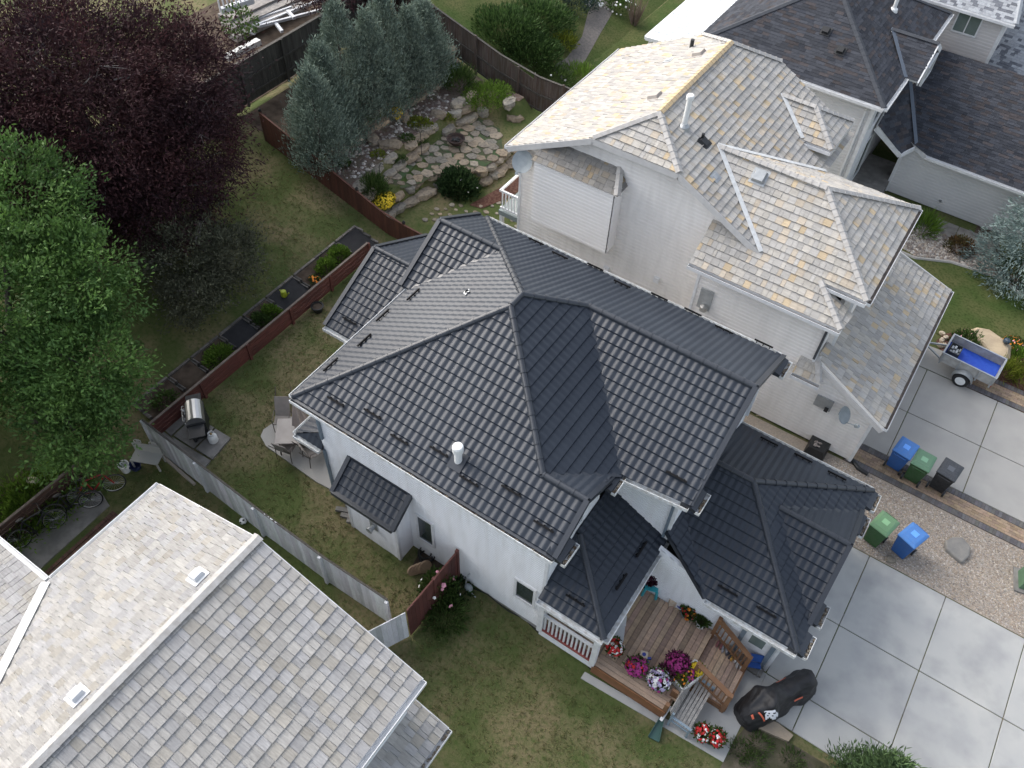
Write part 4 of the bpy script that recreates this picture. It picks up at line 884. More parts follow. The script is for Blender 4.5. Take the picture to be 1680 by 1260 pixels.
# back patio and grill pad
PZ=.6
flat('patio',[p for p in pxy([(428,717),(433,706),(446,697),(470,684),(520,690),(556,800),(546,806),(520,792),(437,733)])],.5,.655,CONC2)
def pads():
    r=bpy.data.objects.new('grill_pad',None); COL.objects.link(r); struct(r)
    PADS=[[(264,700),(302,668),(318,682),(281,716)],[(320,684),(352,703),(318,737),(286,716)],[(354,705),(379,720),(349,755),(322,738)],[(262,704),(279,717),(302,738),(288,748)],[(304,740),(318,752),(300,768),(284,752)],[(283,718),(316,739),(346,757),(336,770),(304,752)]]
    for i,q in enumerate(PADS):
        b=MB(); b.prism(pxy(q),.52,.65+.008*(i%3)); b.build('slab',CONCD,r)
pads()
# L side yard paving
flat('side_pad',pxy([(5,935),(60,940),(180,830),(165,806),(150,812),(20,905)]),.5,.64,CONCD)
BRK=mat('brick_red',(.13,.062,.046),(.09,.047,.038),scale=8,rough=.9,tint=True,bump=.3,bscale=50)
def brickstrip():
    r=bpy.data.objects.new('brick_path',None); COL.objects.link(r); struct(r); rg=random.Random(9)
    A,B,C,D=[gz(a,c,.62) for a,c in ((62,948),(185,838),(212,858),(85,968))]; nu,nv=34,5; n=0; rest=MB()
    for i in range(nu):
        for j in range(nv):
            u0,u1,v0,v1=i/nu,(i+1)/nu,j/nv,(j+1)/nv; P=lambda u,v:A.lerp(B,u).lerp(D.lerp(C,u),v)
            q=[P(u0+.003,v0+.02),P(u1-.003,v0+.02),P(u1-.003,v1-.02),P(u0+.003,v1-.02)]; k=rg.uniform(.75,1.25)
            MB().prism([(p.x,p.y) for p in q],.55,.645+rg.uniform(-.004,.004),(k,k,k)).build('brick',BRK,r)
brickstrip()
# ================================================================= fences
def boards(parent,p,q,wd,zlo,zhi,m,th=.022,rg=None,name='board',gap=.006,jag=.0):
    p=Vector((p[0],p[1],0));q=Vector((q[0],q[1],0)); L=(q-p).length; d=(q-p).normalized(); n=Vector((-d.y,d.x,0)); rg=rg or random.Random(1); k=max(1,int(L/wd)); wd=L/k
    for i in range(k):
        c=p+d*(wd*(i+.5)); t=rg.uniform(.72,1.2); z0=zlo(c.x,c.y);z1=zhi(c.x,c.y)+rg.uniform(-jag,jag)
        MB().obox((c.x,c.y,(z0+z1)/2),(d,n,(0,0,1)),(wd/2-gap/2,th/2+rg.uniform(0,.003),(z1-z0)/2),(t,t*rg.uniform(.96,1.04),t)).build(name,m,parent)
def rail(parent,p,q,h,m,zf,w_=.04,ht=.09,n=6,name='rail',off=0):
    p=Vector((p[0],p[1],0));q=Vector((q[0],q[1],0)); d=(q-p).normalized(); o=Vector((-d.y,d.x,0))*off
    for i in range(n):
        a=p.lerp(q,i/n)+o;b=p.lerp(q,(i+1)/n)+o; a.z=zf(a.x,a.y)+h;b.z=zf(b.x,b.y)+h; MB().beam(a,b,w_,ht).build(name,m,parent)
def post(parent,x,y,z0,z1,m,s_=.09,name='post',cap=None):
    o=MB().box(x-s_/2,x+s_/2,y-s_/2,y+s_/2,z0,z1).build(name,m,parent)
    if cap: MB().lathe((x,y,z1),[(.06,0),(.07,.04),(.05,.1),(.01,.14)],8).build('post_cap',cap,o)
    return o
zg=lambda x,y:zt(x,y)+.03
# long white board fence
Wf=thing('fence','long white board fence between the pale shake house and the white house','fence',(-12,6.45,.6))
rgf=random.Random(12); fw=[(-17.35,6.62),(-14.9,6.5),(-12.4,6.38),(-9.9,6.36),(-7.62,6.44)]
for a,b in zip(fw,fw[1:]):
    boards(Wf,a,b,.145,zg,lambda x,y:zt(x,y)+1.62,PAINTW,rg=rgf,jag=.012); post(Wf,b[0],b[1]-.045,zt(*b),zt(*b)+1.6,PAINTW)
    rail(Wf,a,b,1.63,WOODG,zt,w_=.055,ht=.035,n=1,name='top_rail',off=.01)
post(Wf,-17.35,6.6,.6,2.2,PAINTW)
Gf=thing('gate_fence','short maroon board fence panel between the white fence and the white house wall','fence',(-6.95,7.5,.3))
boards(Gf,(-7.0,6.5),(-6.9,8.66),.145,lambda x,y:zt(x,y)+.04,lambda x,y:zt(-6.95,y)+1.62+.12*(y-6.5)/2.2,WOODM,rg=rgf); rail(Gf,(-7.0,6.5),(-6.9,8.66),1.68,WOODM,lambda x,y:zt(-6.95,y)+.12*(y-6.5)/2.2,ht=.04,n=1,name='top_rail',off=.0); post(Gf,-6.95,7.62,.2,2.0,WOODM); post(Gf,-6.9,8.62,.2,2.1,WOODM)
Wg=thing('fence_return','short white fence panel closing the gap beside the pale shake house','fence',(-7.3,5.8,.3))
boards(Wg,(-7.7,5.0),(-7.02,6.46),.145,lambda x,y:zt(x,y)+.04,lambda x,y:zt(x,y)+1.62,PAINTW,rg=rgf)
# low horizontal slat fences
def slat_fence(root,x,ys,z0,h,m,cap,n=4):
    for a,b in zip(ys,ys[1:]):
        for k in range(n):
            zz=z0+.06+k*(h-.06)/n; t=rgf.uniform(.8,1.2); MB().box(x-.012,x+.012,a+.05,b-.05,zz,zz+(h-.06)/n-.022,(t,t,t)).build('slat',m,root)
        MB().box(x-.05,x+.03,a,b,z0+h,z0+h+.035).build('cap_rail',cap,root)
    for y in ys: post(root,x+.02,y,z0-.1,z0+h,m,.1)
CAPR=mat('cap_rail_grey',(.17,.14,.12),(.12,.095,.08),scale=5,rough=.85)
S1=thing('slat_fence','low maroon horizontal slat fence along the garden beds behind the white house','fence',(-17.8,12,.6))
slat_fence(S1,-17.72,[6.9,9.0,11.1,13.2,15.3,17.5],.6,.78,WOODM,CAPR)
S2=thing('slat_fence','dark brown horizontal slat screen behind the parked bicycles','fence',(-18,3,.6))
WB=mat('slat_brown',(.075,.040,.030),(.055,.030,.024),scale=3,rough=.8,tint=True)
slat_fence(S2,-18.15,[-1.5,.6,2.7,4.7],.6,1.0,WB,CAPR,6)
# red-brown fence climbing along the rock garden
Rf=thing('fence','red brown solid board fence climbing beside the rock garden','fence',(-20,19,1.2))
zr0=lambda x,y:zbase(x)+.02
zr1=lambda x,y:zbase(x)+lerp(.85,1.3,min(1,max(0,(-16.2-x)/8)))
boards(Rf,(-24.3,19.0),(-15.9,19.0),.15,zr0,zr1,WOODR,rg=rgf)
for i in range(7):
    a=(-24.3+i*1.2,19.0);b=(-24.3+(i+1)*1.2,19.0); MB().beam((a[0],19.02,zr1(*a)+.015),(b[0],19.02,zr1(*b)+.015),.07,.03).build('cap_rail',WOODR,Rf)
for x in (-24.3,-21.9,-19.5,-17.2,-16.0): post(Rf,x,19.06,zbase(x),zr1(x,0)+.05,WOODR,cap=BLACKP)
Bf=thing('fence','weathered grey board fence across the back of the gardens','fence',(-26.2,24,2.9))
boards(Bf,(-26.2,17.5),(-26.2,29.3),.15,lambda x,y:2.9,lambda x,y:4.72,WOODG,rg=rgf)
for h in (.35,1.05): rail(Bf,(-26.14,17.5),(-26.14,29.3),h,WOODG,lambda x,y:2.92,n=5)
rail(Bf,(-26.2,17.5),(-26.2,29.3),1.82,WOODG,lambda x,y:2.92,w_=.14,ht=.035,n=5,name='top_rail')
for y in (17.6,20,22.4,24.8,27.2,29.2): post(Bf,-26.13,y,2.8,4.75,WOODG)
Df=thing('fence','dark stained board fence on the right side of the rock garden','fence',(-20,29.5,1.2))
zd=lambda x,y:zbase(x)+(.12 if x<-18 else .3); boards(Df,(-26.1,29.55),(-13.5,29.55),.15,lambda x,y:zd(x,y)+.06,lambda x,y:zd(x,y)+1.72,WOODD,rg=rgf)
for h in (.12,.88): rail(Df,(-26.1,29.5),(-13.5,29.5),h,WOODG,zd,w_=.035,n=6)
rail(Df,(-26.1,29.55),(-13.5,29.55),1.74,WOODG,zd,w_=.1,ht=.03,n=6,name='top_rail')
for x in (-26,-23.6,-21.2,-18.8,-16.4,-14): post(Df,x,29.48,zbase(x),zd(x,0)+1.85,WOODD)
# ================================================================= foliage engine
def leaf_cloud(name,P,D,L,Wd,m,parent,seed=0,tint=((.7,.7,.7),(1.25,1.25,1.25)),kind=None,clump=None):
    r=np.random.default_rng(seed); n=len(P); D=D/np.maximum(1e-6,np.linalg.norm(D,axis=1,keepdims=True))
    rv=r.normal(size=(n,3)); Sd=np.cross(D,rv); Sd/=np.maximum(1e-6,np.linalg.norm(Sd,axis=1,keepdims=True))
    l=(L*r.uniform(.6,1.3,n))[:,None]; w_=(Wd*r.uniform(.7,1.2,n))[:,None]
    V=np.stack([P,P+D*l*.5+Sd*w_*.5,P+D*l,P+D*l*.5-Sd*w_*.5],1).reshape(-1,3)
    off=np.array(wl(parent)) if parent is not None else np.zeros(3)
    V=V-off
    me=bpy.data.meshes.new(name); me.vertices.add(4*n); me.vertices.foreach_set('co',V.astype(np.float32).ravel())
    me.loops.add(4*n); me.loops.foreach_set('vertex_index',np.arange(4*n,dtype=np.int32)); me.polygons.add(n); me.polygons.foreach_set('loop_start',np.arange(0,4*n,4,dtype=np.int32))
    me.update(calc_edges=True); me.materials.append(m)
    a=me.attributes.new('tint','FLOAT_COLOR','FACE'); lo,hi=np.array(tint[0]),np.array(tint[1]); t=r.random((n,1))
    if clump is not None: t=np.clip(.35*t+.65*clump[:,None],0,1)
    c=np.concatenate([lo+(hi-lo)*t,np.ones((n,1))],1); a.data.foreach_set('color',c.astype(np.float32).ravel())
    o=bpy.data.objects.new(name,me); COL.objects.link(o)
    if parent is not None: o.parent=parent
    if kind: o['kind']=kind
    return o
def ellip(r,n,c,rad,shell=.55,up=0.0):
    v=r.normal(size=(n,3)); v/=np.linalg.norm(v,axis=1,keepdims=True); k=r.uniform(shell,1,n)**(1/1.5); rad=np.array(rad)
    return np.array(c)+v*k[:,None]*rad, v
def mound(name,label,cat,c,rad,h,m,n=500,L=.16,Wd=.05,seed=0,upb=.6,group=None,flowers=None,tint=((.6,.6,.6),(1.3,1.3,1.3)),parent=None,pname='foliage'):
    "small plant: dome of leaves around c (base point)"
    r=np.random.default_rng(seed); c=Vector(c); root=parent or thing(name,label,cat,c,group=group)
    rad=(rad,rad) if not isinstance(rad,(tuple,list)) else rad
    th=r.uniform(0,2*np.pi,n); ph=np.arccos(r.uniform(0,1,n)); k=r.uniform(.45,1,n); d=np.stack([np.sin(ph)*np.cos(th),np.sin(ph)*np.sin(th),np.cos(ph)],1)
    P=np.array(c)+d*k[:,None]*np.array([rad[0],rad[1],h]); D=d+np.array([0,0,upb])+r.normal(size=(n,3))*.35
    leaf_cloud(pname,P,D,L,Wd,m,root,seed,tint)
    if flowers:
        for fi,(fm,fn,fs) in enumerate(flowers):
            b=MB(); rr=random.Random(seed+fi+1)
            for i in range(fn):
                a=rr.uniform(0,6.28); q=math.acos(rr.uniform(.1,1)); dd=Vector((math.sin(q)*math.cos(a),math.sin(q)*math.sin(a),math.cos(q))); p=c+Vector((dd.x*rad[0],dd.y*rad[1],dd.z*h))*rr.uniform(.92,1.06)
                s_=fs*rr.uniform(.7,1.2); u=dd.cross(Vector((.3,.8,.2))).normalized(); w_=dd.cross(u); k_=rr.uniform(.8,1.15)
                vs=[p+dd*s_*.35]+[p+(u*math.cos(j*1.2566)+w_*math.sin(j*1.2566))*s_ for j in range(5)]
                b.add(vs,[(0,1+j,1+(j+1)%5) for j in range(5)],(k_,k_,k_))
            b.build('blooms',fm,root,kind='stuff')
    return root
G1=mat('leaf_green',(.075,.125,.032),(.055,.10,.026),scale=3,rough=.7,tint=True,trans=.25,spec=.2)
G2=mat('leaf_bright',(.14,.235,.035),(.11,.195,.03),scale=3,rough=.7,tint=True,trans=.3,spec=.2)
G3=mat('leaf_dark',(.045,.085,.030),(.034,.066,.024),scale=3,rough=.7,tint=True,trans=.2,spec=.2)
GY=mat('leaf_yellowgreen',(.19,.22,.03),(.14,.18,.022),scale=3,rough=.7,tint=True,trans=.3,spec=.2)
YEL=mat('petal_yellow',(.70,.50,.02),rough=.7,tint=True); WHT=mat('petal_white',(.80,.79,.78),rough=.7,tint=True); RED=mat('petal_red',(.52,.015,.02),rough=.7,tint=True)
MAG=mat('petal_magenta',(.30,.02,.16),rough=.7,tint=True); PUR=mat('petal_purple',(.16,.03,.17),rough=.7,tint=True); PNK=mat('petal_pink',(.70,.32,.40),rough=.7,tint=True); ORG=mat('petal_orange',(.72,.22,.015),rough=.7,tint=True); LIL=mat('petal_lilac',(.42,.36,.55),rough=.7,tint=True); DPUR=mat('leaf_burgundy',(.06,.012,.03),(.10,.02,.05),scale=5,rough=.7,tint=True)
# ================================================================= rock garden
def stone(c,s,rz,seed,m=ROCK,tint=None,parent=None,name='stone'):
    rg=random.Random(seed); b=MB(); c=Vector(c); nu,nv=7,4; vs=[]
    for i in range(nv+1):
        th=math.pi*i/nv; sz=math.copysign(abs(math.cos(th))**.6,math.cos(th)); st=max(0,math.sin(th))**.45
        for j in range(nu):
            ph=2*math.pi*(j+.3*rg.random())/nu; k=1+rg.uniform(-.16,.16) if 0<i<nv else 1
            x,y=math.cos(ph)*st*s[0]*k,math.sin(ph)*st*s[1]*k
            vs.append(c+Vector((x*math.cos(rz)-y*math.sin(rz),x*math.sin(rz)+y*math.cos(rz),sz*s[2]*(1+rg.uniform(-.12,.12)))))
    fs=[(i*nu+j,(i+1)*nu+j,(i+1)*nu+(j+1)%nu,i*nu+(j+1)%nu) for i in range(nv) for j in range(nu)]
    k=rg.uniform(.75,1.25); w_=rg.uniform(-.06,.10); b.add(vs,fs,tint or (k*(1+w_),k,k*(1-w_)))
    return b.build(name,m,parent)
def rock_wall(label,line,zb,zh,seed,ymin,ymax,wd):
    root=thing('rock_wall',label,'rock wall',(line[len(line)//2][1],line[len(line)//2][0],zb),group='stone terrace walls of the rock garden'); rg=random.Random(seed); k=0
    rows=2 if zh<.8 else 3
    for r_ in range(rows):
        y=ymin+.4
        while y<ymax:
            L=rg.uniform(.4,1.05)
            if rg.random()<.9:
                x=_ip(line,y)+.22-(wd+.25)*(r_+.35)/rows; d=(_ip(line,y+.4)-_ip(line,y))/.4; a=math.atan2(1,d); k+=1
                stone((x+rg.uniform(-.07,.07),y+rg.uniform(-.08,.08),zb+zh*(r_+.62)/rows),(L*.56,rg.uniform(.2,.36),rg.uniform(.10,.17)),a+rg.uniform(-.22,.22),seed*1000+k,parent=root)
            y+=L*.9
    return root
rock_wall('lowest curved stone terrace wall in front of the flagstone patio',W1,.55,.62,61,19.4,27.3,.45)
rock_wall('middle stone terrace wall behind the flagstone patio',W2,1.15,.58,62,19.4,28.0,.45)
rock_wall('highest stone terrace wall at the foot of the junipers',W3,1.72,.95,63,19.3,29.2,.75)
def inside(P,x,y):
    c=False;j=len(P)-1
    for i in range(len(P)):
        if (P[i][1]>y)!=(P[j][1]>y) and x<(P[j][0]-P[i][0])*(y-P[i][1])/(P[j][1]-P[i][1])+P[i][0]: c=not c
        j=i
    return c
def poly_stone(cx,cy,r,rg,n=6,e=1.0,a0=0):
    pts=[]
    for i in range(n):
        a=a0+2*math.pi*(i+rg.uniform(-.25,.25))/n; q=r*rg.uniform(.78,1.12); pts.append((cx+q*math.cos(a),cy+q*e*math.sin(a)))
    return pts
def flagstones(name,P,step,r,zf,seed,m,th=.05,prob=1.0):
    root=bpy.data.objects.new(name,None); COL.objects.link(root); struct(root); rg=random.Random(seed)
    x0=min(p[0] for p in P);x1=max(p[0] for p in P);y0=min(p[1] for p in P);y1=max(p[1] for p in P); row=0; x=x0
    while x<x1:
        y=y0+(row%2)*step/2
        while y<y1:
            cx,cy=x+rg.uniform(-.1,.1)*step*1.5,y+rg.uniform(-.1,.1)*step*1.5
            if inside(P,cx,cy) and rg.random()<prob:
                k=rg.uniform(.75,1.25); w_=rg.uniform(-.05,.12); z=zf(cx,cy); rr=r*rg.uniform(.7,1.12)
                MB().prism(poly_stone(cx,cy,rr,rg,rg.choice((5,6,7)),rg.uniform(.7,1),rg.uniform(0,3)),z-.05,z+th+rg.uniform(-.01,.015),(k*(1+w_),k,k*(1-w_))).build('stone',m,root)
            y+=step
        x+=step*.87; row+=1
PATP=[(gz(a,b,1.2).x,gz(a,b,1.2).y) for a,b in ((660,310),(693,300),(722,282),(788,280),(826,252),(820,212),(798,200),(762,182),(720,205),(688,232),(650,268),(630,295))]
MOSS=mat('moss_ground',(.062,.105,.048),(.085,.085,.055),scale=3,rough=1,bump=.6,bscale=30,spec=.1)
sheet('moss',PATP,MOSS,dz=.02,zfun=lambda x,y:1.2)
flagstones('flagstone_patio',PATP,.49,.29,lambda x,y:1.2,5,ROCK)
BEDM=mat('garden_gravel',(.125,.085,.072),(.17,.14,.125),scale=9,rough=1,bump=1,bscale=40,spec=.1,c3=(.055,.070,.028),s3=2,f3=.5)
def band(lo,hi,y0,y1,n=14):
    ys=[lerp(y0,y1,i/n) for i in range(n+1)]; return [(_ip(lo,y)-.35,y) for y in ys]+[(_ip(hi,y)+.12,y) for y in reversed(ys)]
sheet('terrace_bed',band(W2,W3,19.2,29.3),BEDM,dz=.03,res=.3); sheet('terrace_bed',[(-25.9,19.2),(-25.9,29.3)]+[(_ip(W3,lerp(19.2,29.3,i/12))-.35,lerp(19.2,29.3,i/12)) for i in range(12,-1,-1)],SOIL,dz=.03,res=.4)
sheet('mulch_path',pxy([(770,337),(800,320),(835,300),(858,285),(835,270),(862,240),(900,180),(930,175),(900,200),(870,260),(858,310),(835,325),(790,343)]),MULCH,dz=.03)
stp=pxy([(690,350),(740,337),(800,338),(858,318),(858,385),(800,370),(740,360),(690,365)]); flagstones('stepping_stones',stp,.42,.13,zt,6,ROCK,th=.03,prob=.85)
o=stones('terrace_pebbles',band(W2,W3,19.6,27),420,.05,.13,PEB,[(.40,.37,.34),(.30,.27,.24),(.55,.52,.48),(.22,.19,.17)],7,.03); o['label']='loose pebbles scattered over the middle garden terrace'; o['category']='pebbles'
BLB=['tan boulder right beside the round yellow flowering mound','broad flat boulder in the middle of the pebbled terrace','flat boulder at the low end of the pebbled terrace','grey boulder below the highest wall near the red brown fence','boulder on the middle wall behind the fire bowl','boulder under the dark grassy clump','boulder at the corner between grassy clump and bright ground cover','tan boulder below the dark stained fence','second tan boulder by the dark stained fence, nearer the shake roof','small boulder at the foot of the highest terrace wall']
for i,(px,py,s_) in enumerate(((665,195,.42),(700,215,.5),(640,240,.55),(612,232,.45),(720,190,.38),(752,172,.5),(775,160,.45),(835,180,.5),(845,195,.45),(690,160,.35))):
    p=gp(px,py); tag(stone(p+Vector((0,0,.06)),(s_,s_*.6,.16),RG.uniform(0,3),900+i),BLB[i],'rock','loose boulders on the terraces')
sheet('ground_cover_patch',[(gz(a,b,1.2).x,gz(a,b,1.2).y) for a,b in ((640,330),(655,300),(690,262),(700,262),(690,300),(660,340))],MATS['lawn_green'],dz=.03,zfun=lambda x,y:max(zt(x,y),.6))
sheet('neighbour_back_lawn',[(-14,29.8),(-26,29.8),(-30,36),(-30,46),(-16,46),(-15.3,34)],MATS['lawn_green'],dz=.012,res=.8)
# fire bowl
F0=thing('fire_bowl','round dark rusty fire bowl on the flagstone patio','fire bowl',(0,0,0)); p=gz(748,236,1.25); F0.location=p
RUST=mat('rusty_iron',(.06,.035,.028),(.035,.026,.024),scale=8,rough=.9); 
b=MB(); b.lathe((0,0,.06),[(.18,0),(.33,.1),(.38,.22),(.41,.22),(.41,.24),(.36,.24),(.30,.14),(.05,.1)],18); b.build('bowl',RUST,F0,world=False)
MB().lathe((0,0,0),[(.2,0),(.2,.06)],12).build('base_ring',RUST,F0,world=False)
b=MB()
for a in range(5): b.tube([(.2*math.cos(a),.2*math.sin(a),.2),(-.15*math.cos(a+.5),-.15*math.sin(a+.5),.24)],.03,6)
b.build('charred_logs',BLACKP,F0,world=False)
# garden plants of the rock terraces
mound('ornamental_grass','dark green grassy clump near the top of the rock garden','plant',gp(752,140),.75,.75,G1,900,.5,.03,1,upb=.8)
mound('ground_cover','bright green ground cover spilling over the terrace beside the dark fence','plant',gp(800,168),(1.15,1.35),.35,G2,2600,.14,.05,2,upb=.9)
mound('flowering_mound','round yellow flowering mound on the middle terrace','plant',gp(650,190),.34,.42,GY,500,.1,.05,3,flowers=[(YEL,150,.045)])
mound('ground_cover','yellow green creeping plant in the middle of the terrace bed','plant',gp(690,205),(.7,.5),.2,GY,900,.1,.05,4)
mound('shrub','feathery green shrub beside the yellow flowers near the red brown fence','plant',gp(613,318),.6,.85,G1,1500,.3,.03,5,upb=.9)
mound('ground_cover','patch of bright yellow flowers beside the feathery shrub','plant',gp(630,332),(.42,.6),.3,GY,500,.1,.05,6,flowers=[(YEL,260,.05)])
mound('small_conifer','small dwarf conifer ball on the lower terrace bed','plant',gp(566,272),.26,.42,G1,500,.12,.03,7)
mound('shrub','large dark leafy shrub in front of the flagstone patio','plant',gp(752,312),(1.0,.75),.95,G3,3000,.2,.09,8,flowers=[(WHT,12,.04)])
CUL=['low green cushion plant at the end of the pebbled terrace wall','low yellow green cushion plant behind the fire bowl','low green cushion plant left of the flagstone patio','low yellow green cushion plant beside the low terrace boulder','low green cushion plant in the middle of the terrace stones']
for i,(px,py) in enumerate(((690,232),(735,195),(655,262),(620,255),(668,228))): mound('ground_cover',CUL[i],'plant',gp(px,py),.35,.14,GY if i%2 else G1,300,.09,.05,20+i,group='cushion plants between the stones')
for i,(px,py,l) in enumerate(((692,255,'thin black lantern hook beside the steps of the flagstone patio'),(626,310,'thin black lantern hook beside the feathery green shrub'),(540,275,'thin black lantern hook near the red brown fence'))):
    p=gp(px,py); b=MB(); b.tube([p,p+Vector((0,0,1.1)),p+Vector((.05,.05,1.25)),p+Vector((.15,.1,1.22))],.016,6); tag(b.build('garden_hook',BLACKP),l,'garden hook')
# ================================================================= vegetable beds behind the slat fence
FAB=mat('weed_fabric',(.012,.012,.014),(.02,.02,.022),scale=4,rough=.8,bump=.3,bscale=12)
def bed(y0,y1,label,m,x0=-19.1,x1=-17.95):
    r=thing('garden_bed',label,'garden bed',((x0+x1)/2,(y0+y1)/2,.65)); zf=lambda x,y:zbase(x)+.02
    MB().prism([(x0+.05,y0+.05),(x1-.03,y0+.05),(x1-.03,y1-.05),(x0+.05,y1-.05)],.5,lambda x,y:zbase(x)+.07).build('bed_surface',m,r)
    rg=random.Random(int(y0*10))
    for a,b_ in (((x0,y0),(x0,y1)),((x0,y0),(x1,y0)),((x0,y1),(x1,y1))):
        L=math.dist(a,b_); n=max(2,int(L/.38))
        for i in range(n):
            p=Vector((lerp(a[0],b_[0],(i+.5)/n),lerp(a[1],b_[1],(i+.5)/n),0)); d=Vector((b_[0]-a[0],b_[1]-a[1],0)).normalized(); p.z=zbase(p.x)+.05; k=rg.uniform(.7,1.2)
            MB().obox(p,(d,d.cross(Vector((0,0,1))),(0,0,1)),(L/n/2-.012,.045,.06),(k,k,k)).build('edging_block',mat('edging_block',(.14,.13,.12),(.09,.085,.078),scale=8,rough=.95,tint=True),r)
    return r
BD=[(7.3,8.7,'weedy garden bed nearest the grill',SOIL),(8.75,9.7,'bare soil garden bed beside the slat fence',SOIL),(9.75,11.0,'garden bed full of leafy green seedlings',SOIL),(11.05,12.15,'garden bed covered with black fabric nearest the dark tree',FAB),(12.2,13.3,'garden bed with two rows of dense green seedlings',SOIL),(13.35,14.75,'long garden bed covered with black fabric and clips',FAB),(14.8,17.1,'garden bed with orange marigolds and bushy greens',SOIL),(17.15,18.3,'small fabric covered garden bed against the red brown fence',FAB)]
BR_=[bed(*a) for a in BD]
for i,(bi,cx,cy,rx,ry,h,m,n) in enumerate(((0,-18.5,8.0,.4,.5,.25,G1,350),(2,-18.5,10.4,.48,.55,.25,G2,1100),(4,-18.55,12.5,.45,.22,.2,G1,600),(4,-18.5,13.0,.48,.25,.22,G2,700),(6,-18.5,15.9,.4,.45,.4,G2,900),(6,-18.55,16.7,.42,.4,.45,G2,900))):
    mound('x','','',(cx,cy,zbase(cx)+.08),(rx,ry),h,m,n,.13,.06,40+i,parent=BR_[bi],pname='seedlings')
mound('x','','',(-18.4,15.15,zbase(-18.4)+.08),(.3,.25),.2,G1,200,.1,.05,50,parent=BR_[6],pname='marigolds',flowers=[(ORG,16,.05)])
p=gp(467,487); wc=thing('watering_can','small yellow green watering can on the bed edging','watering can',p); LIM=mat('lime_plastic',(.36,.42,.03),rough=.5)
MB().lathe((0,0,.05),[(.11,0),(.12,.05),(.1,.24),(.07,.26)],12).build('body',LIM,wc,world=False); MB().tube([(.1,0,.1),(.24,.05,.3)],.02,6).build('spout',LIM,wc,world=False); MB().tube([(-.1,0,.12),(-.2,0,.24),(-.08,0,.3),(.02,0,.29)],.014,6).build('handle',LIM,wc,world=False)
p=gp(522,510); pot=thing('nursery_pot','black round pot lying on the lawn by the slat fence','pot',p); MB().lathe((0,0,0),[(.16,0),(.21,.24),(.24,.24),(.24,.27),(.19,.27),(.14,.05)],16).build('pot_wall',BLACKP,pot,world=False); MB().lathe((0,0,.2),[(.18,0),(.18,.02)],12).build('soil',SOIL,pot,world=False)
# ================================================================= front deck
def deck_front():
    D=thing('deck','brown wooden entrance deck with a lower landing and railings','deck',(-1,10,0)); rg=random.Random(15)
    def planks(x0,x1,y0,y1,z,wd=.15,rot=False):
        n=round((x1-x0)/wd); w_=(x1-x0)/n
        for i in range(n):
            k=rg.uniform(.65,1.3); MB().box(x0+w_*i+.006,x0+w_*(i+1)-.006,y0+rg.uniform(0,.01),y1-rg.uniform(0,.01),z-.035,z+rg.uniform(-.002,.002),(k,k*rg.uniform(.95,1.03),k*rg.uniform(.9,1.05))).build('plank',DECKW,D)
    planks(-4.05,-2.32,8.85,11.8,.56); planks(-2.3,.02,9.0,11.38,.56); planks(.03,1.2,9.72,11.38,.30)
    # bench ledge planks along the front edge and fascia
    for i in range(3): 
        k=rg.uniform(.8,1.2); MB().box(-2.3,-.12,8.62+.128*i,8.74+.128*i,.52,.555,(k,k,k)).build('plank',DECKW,D)
    MB().box(-2.32,-.08,8.56,8.60,.10,.54,(1.0,.85,.7)).build('fascia',RAILW,D); MB().box(.03,1.22,9.68,9.71,.04,.29).build('fascia',RAILW,D); MB().box(1.205,1.24,9.7,11.38,.04,.29).build('fascia',RAILW,D); MB().box(.0,.028,9.0,11.38,.1,.52).build('fascia',RAILW,D); MB().box(-.12,-.09,8.6,9.0,.1,.52).build('fascia',RAILW,D)
    f=MB(); f.box(-2.25,-.05,8.65,11.3,.0,.5,(.5,.5,.5)); f.build('joists',DECKW,D)
    # stair-side railings: from the deck posts down to the landing posts
    def railing(a,b,za,zb,n,name='railing'):
        a=Vector((*a,za));b=Vector((*b,zb)); up=Vector((0,0,.88))
        r=MB(); r.beam(a+up,b+up,.14,.04); r.build('handrail',RAILW,D); MB().beam(a+Vector((0,0,.14)),b+Vector((0,0,.14)),.04,.08).build('bottom_rail',RAILW,D)
        for i in range(n):
            t=(i+.7)/(n+.4); p=a.lerp(b,t); MB().box(p.x-.02,p.x+.02,p.y-.02,p.y+.02,p.z+.14,p.z+.88).build('baluster',RAILW,D)
    railing((.05,11.28),(1.12,10.95),.56,.30,8); railing((.10,9.88),(1.12,9.70),.50,.30,7)
    for x,y,z0,z1 in ((.02,11.3,.0,1.55),(1.15,10.93,0,1.22),(.08,9.9,0,1.42),(1.15,9.7,0,1.22),(-.12,8.66,0,.95)): MB().box(x-.055,x+.055,y-.055,y+.055,z0,z1).build('post',RAILW,D)
    MB().box(-.2,-.02,9.05,9.12,.55,.95).build('corner_board',RAILW,D)
deck_front()
# ---- pots and flowers
TER=mat('pot_tan',(.36,.27,.19),rough=.8); POTG=mat('pot_grey',(.28,.31,.31),rough=.6); WPOT=mat('pot_white',(.62,.63,.62),rough=.6)
def pot(name,label,p,r,h,pm,leaf,flowers,seed,rad=None,dome=.3,n=350):
    t=thing(name,label,'flower pot',p); p=Vector(p); MB().lathe(p,[(r*.72,0),(r,h),(r*1.08,h),(r*1.08,h-.03),(r*.95,h-.04),(r*.9,h-.05)],16).build('pot',pm,t); MB().lathe(p+Vector((0,0,h-.06)),[(r*.9,0),(r*.9,.02)],14).build('soil',SOIL,t)
    mound('x','','',p+Vector((0,0,h-.05)),rad or r*1.15,dome,leaf,n,.11,.06,seed,parent=t,flowers=flowers,pname='foliage')
def on(px,py,z): return gz(px,py,z)
pot('flower_pot','basket of red and white petunias on the deck edge under the porch roof',on(1006,1068,.72),.22,.26,POTG,G1,[(RED,60,.055),(WHT,30,.06)],101)
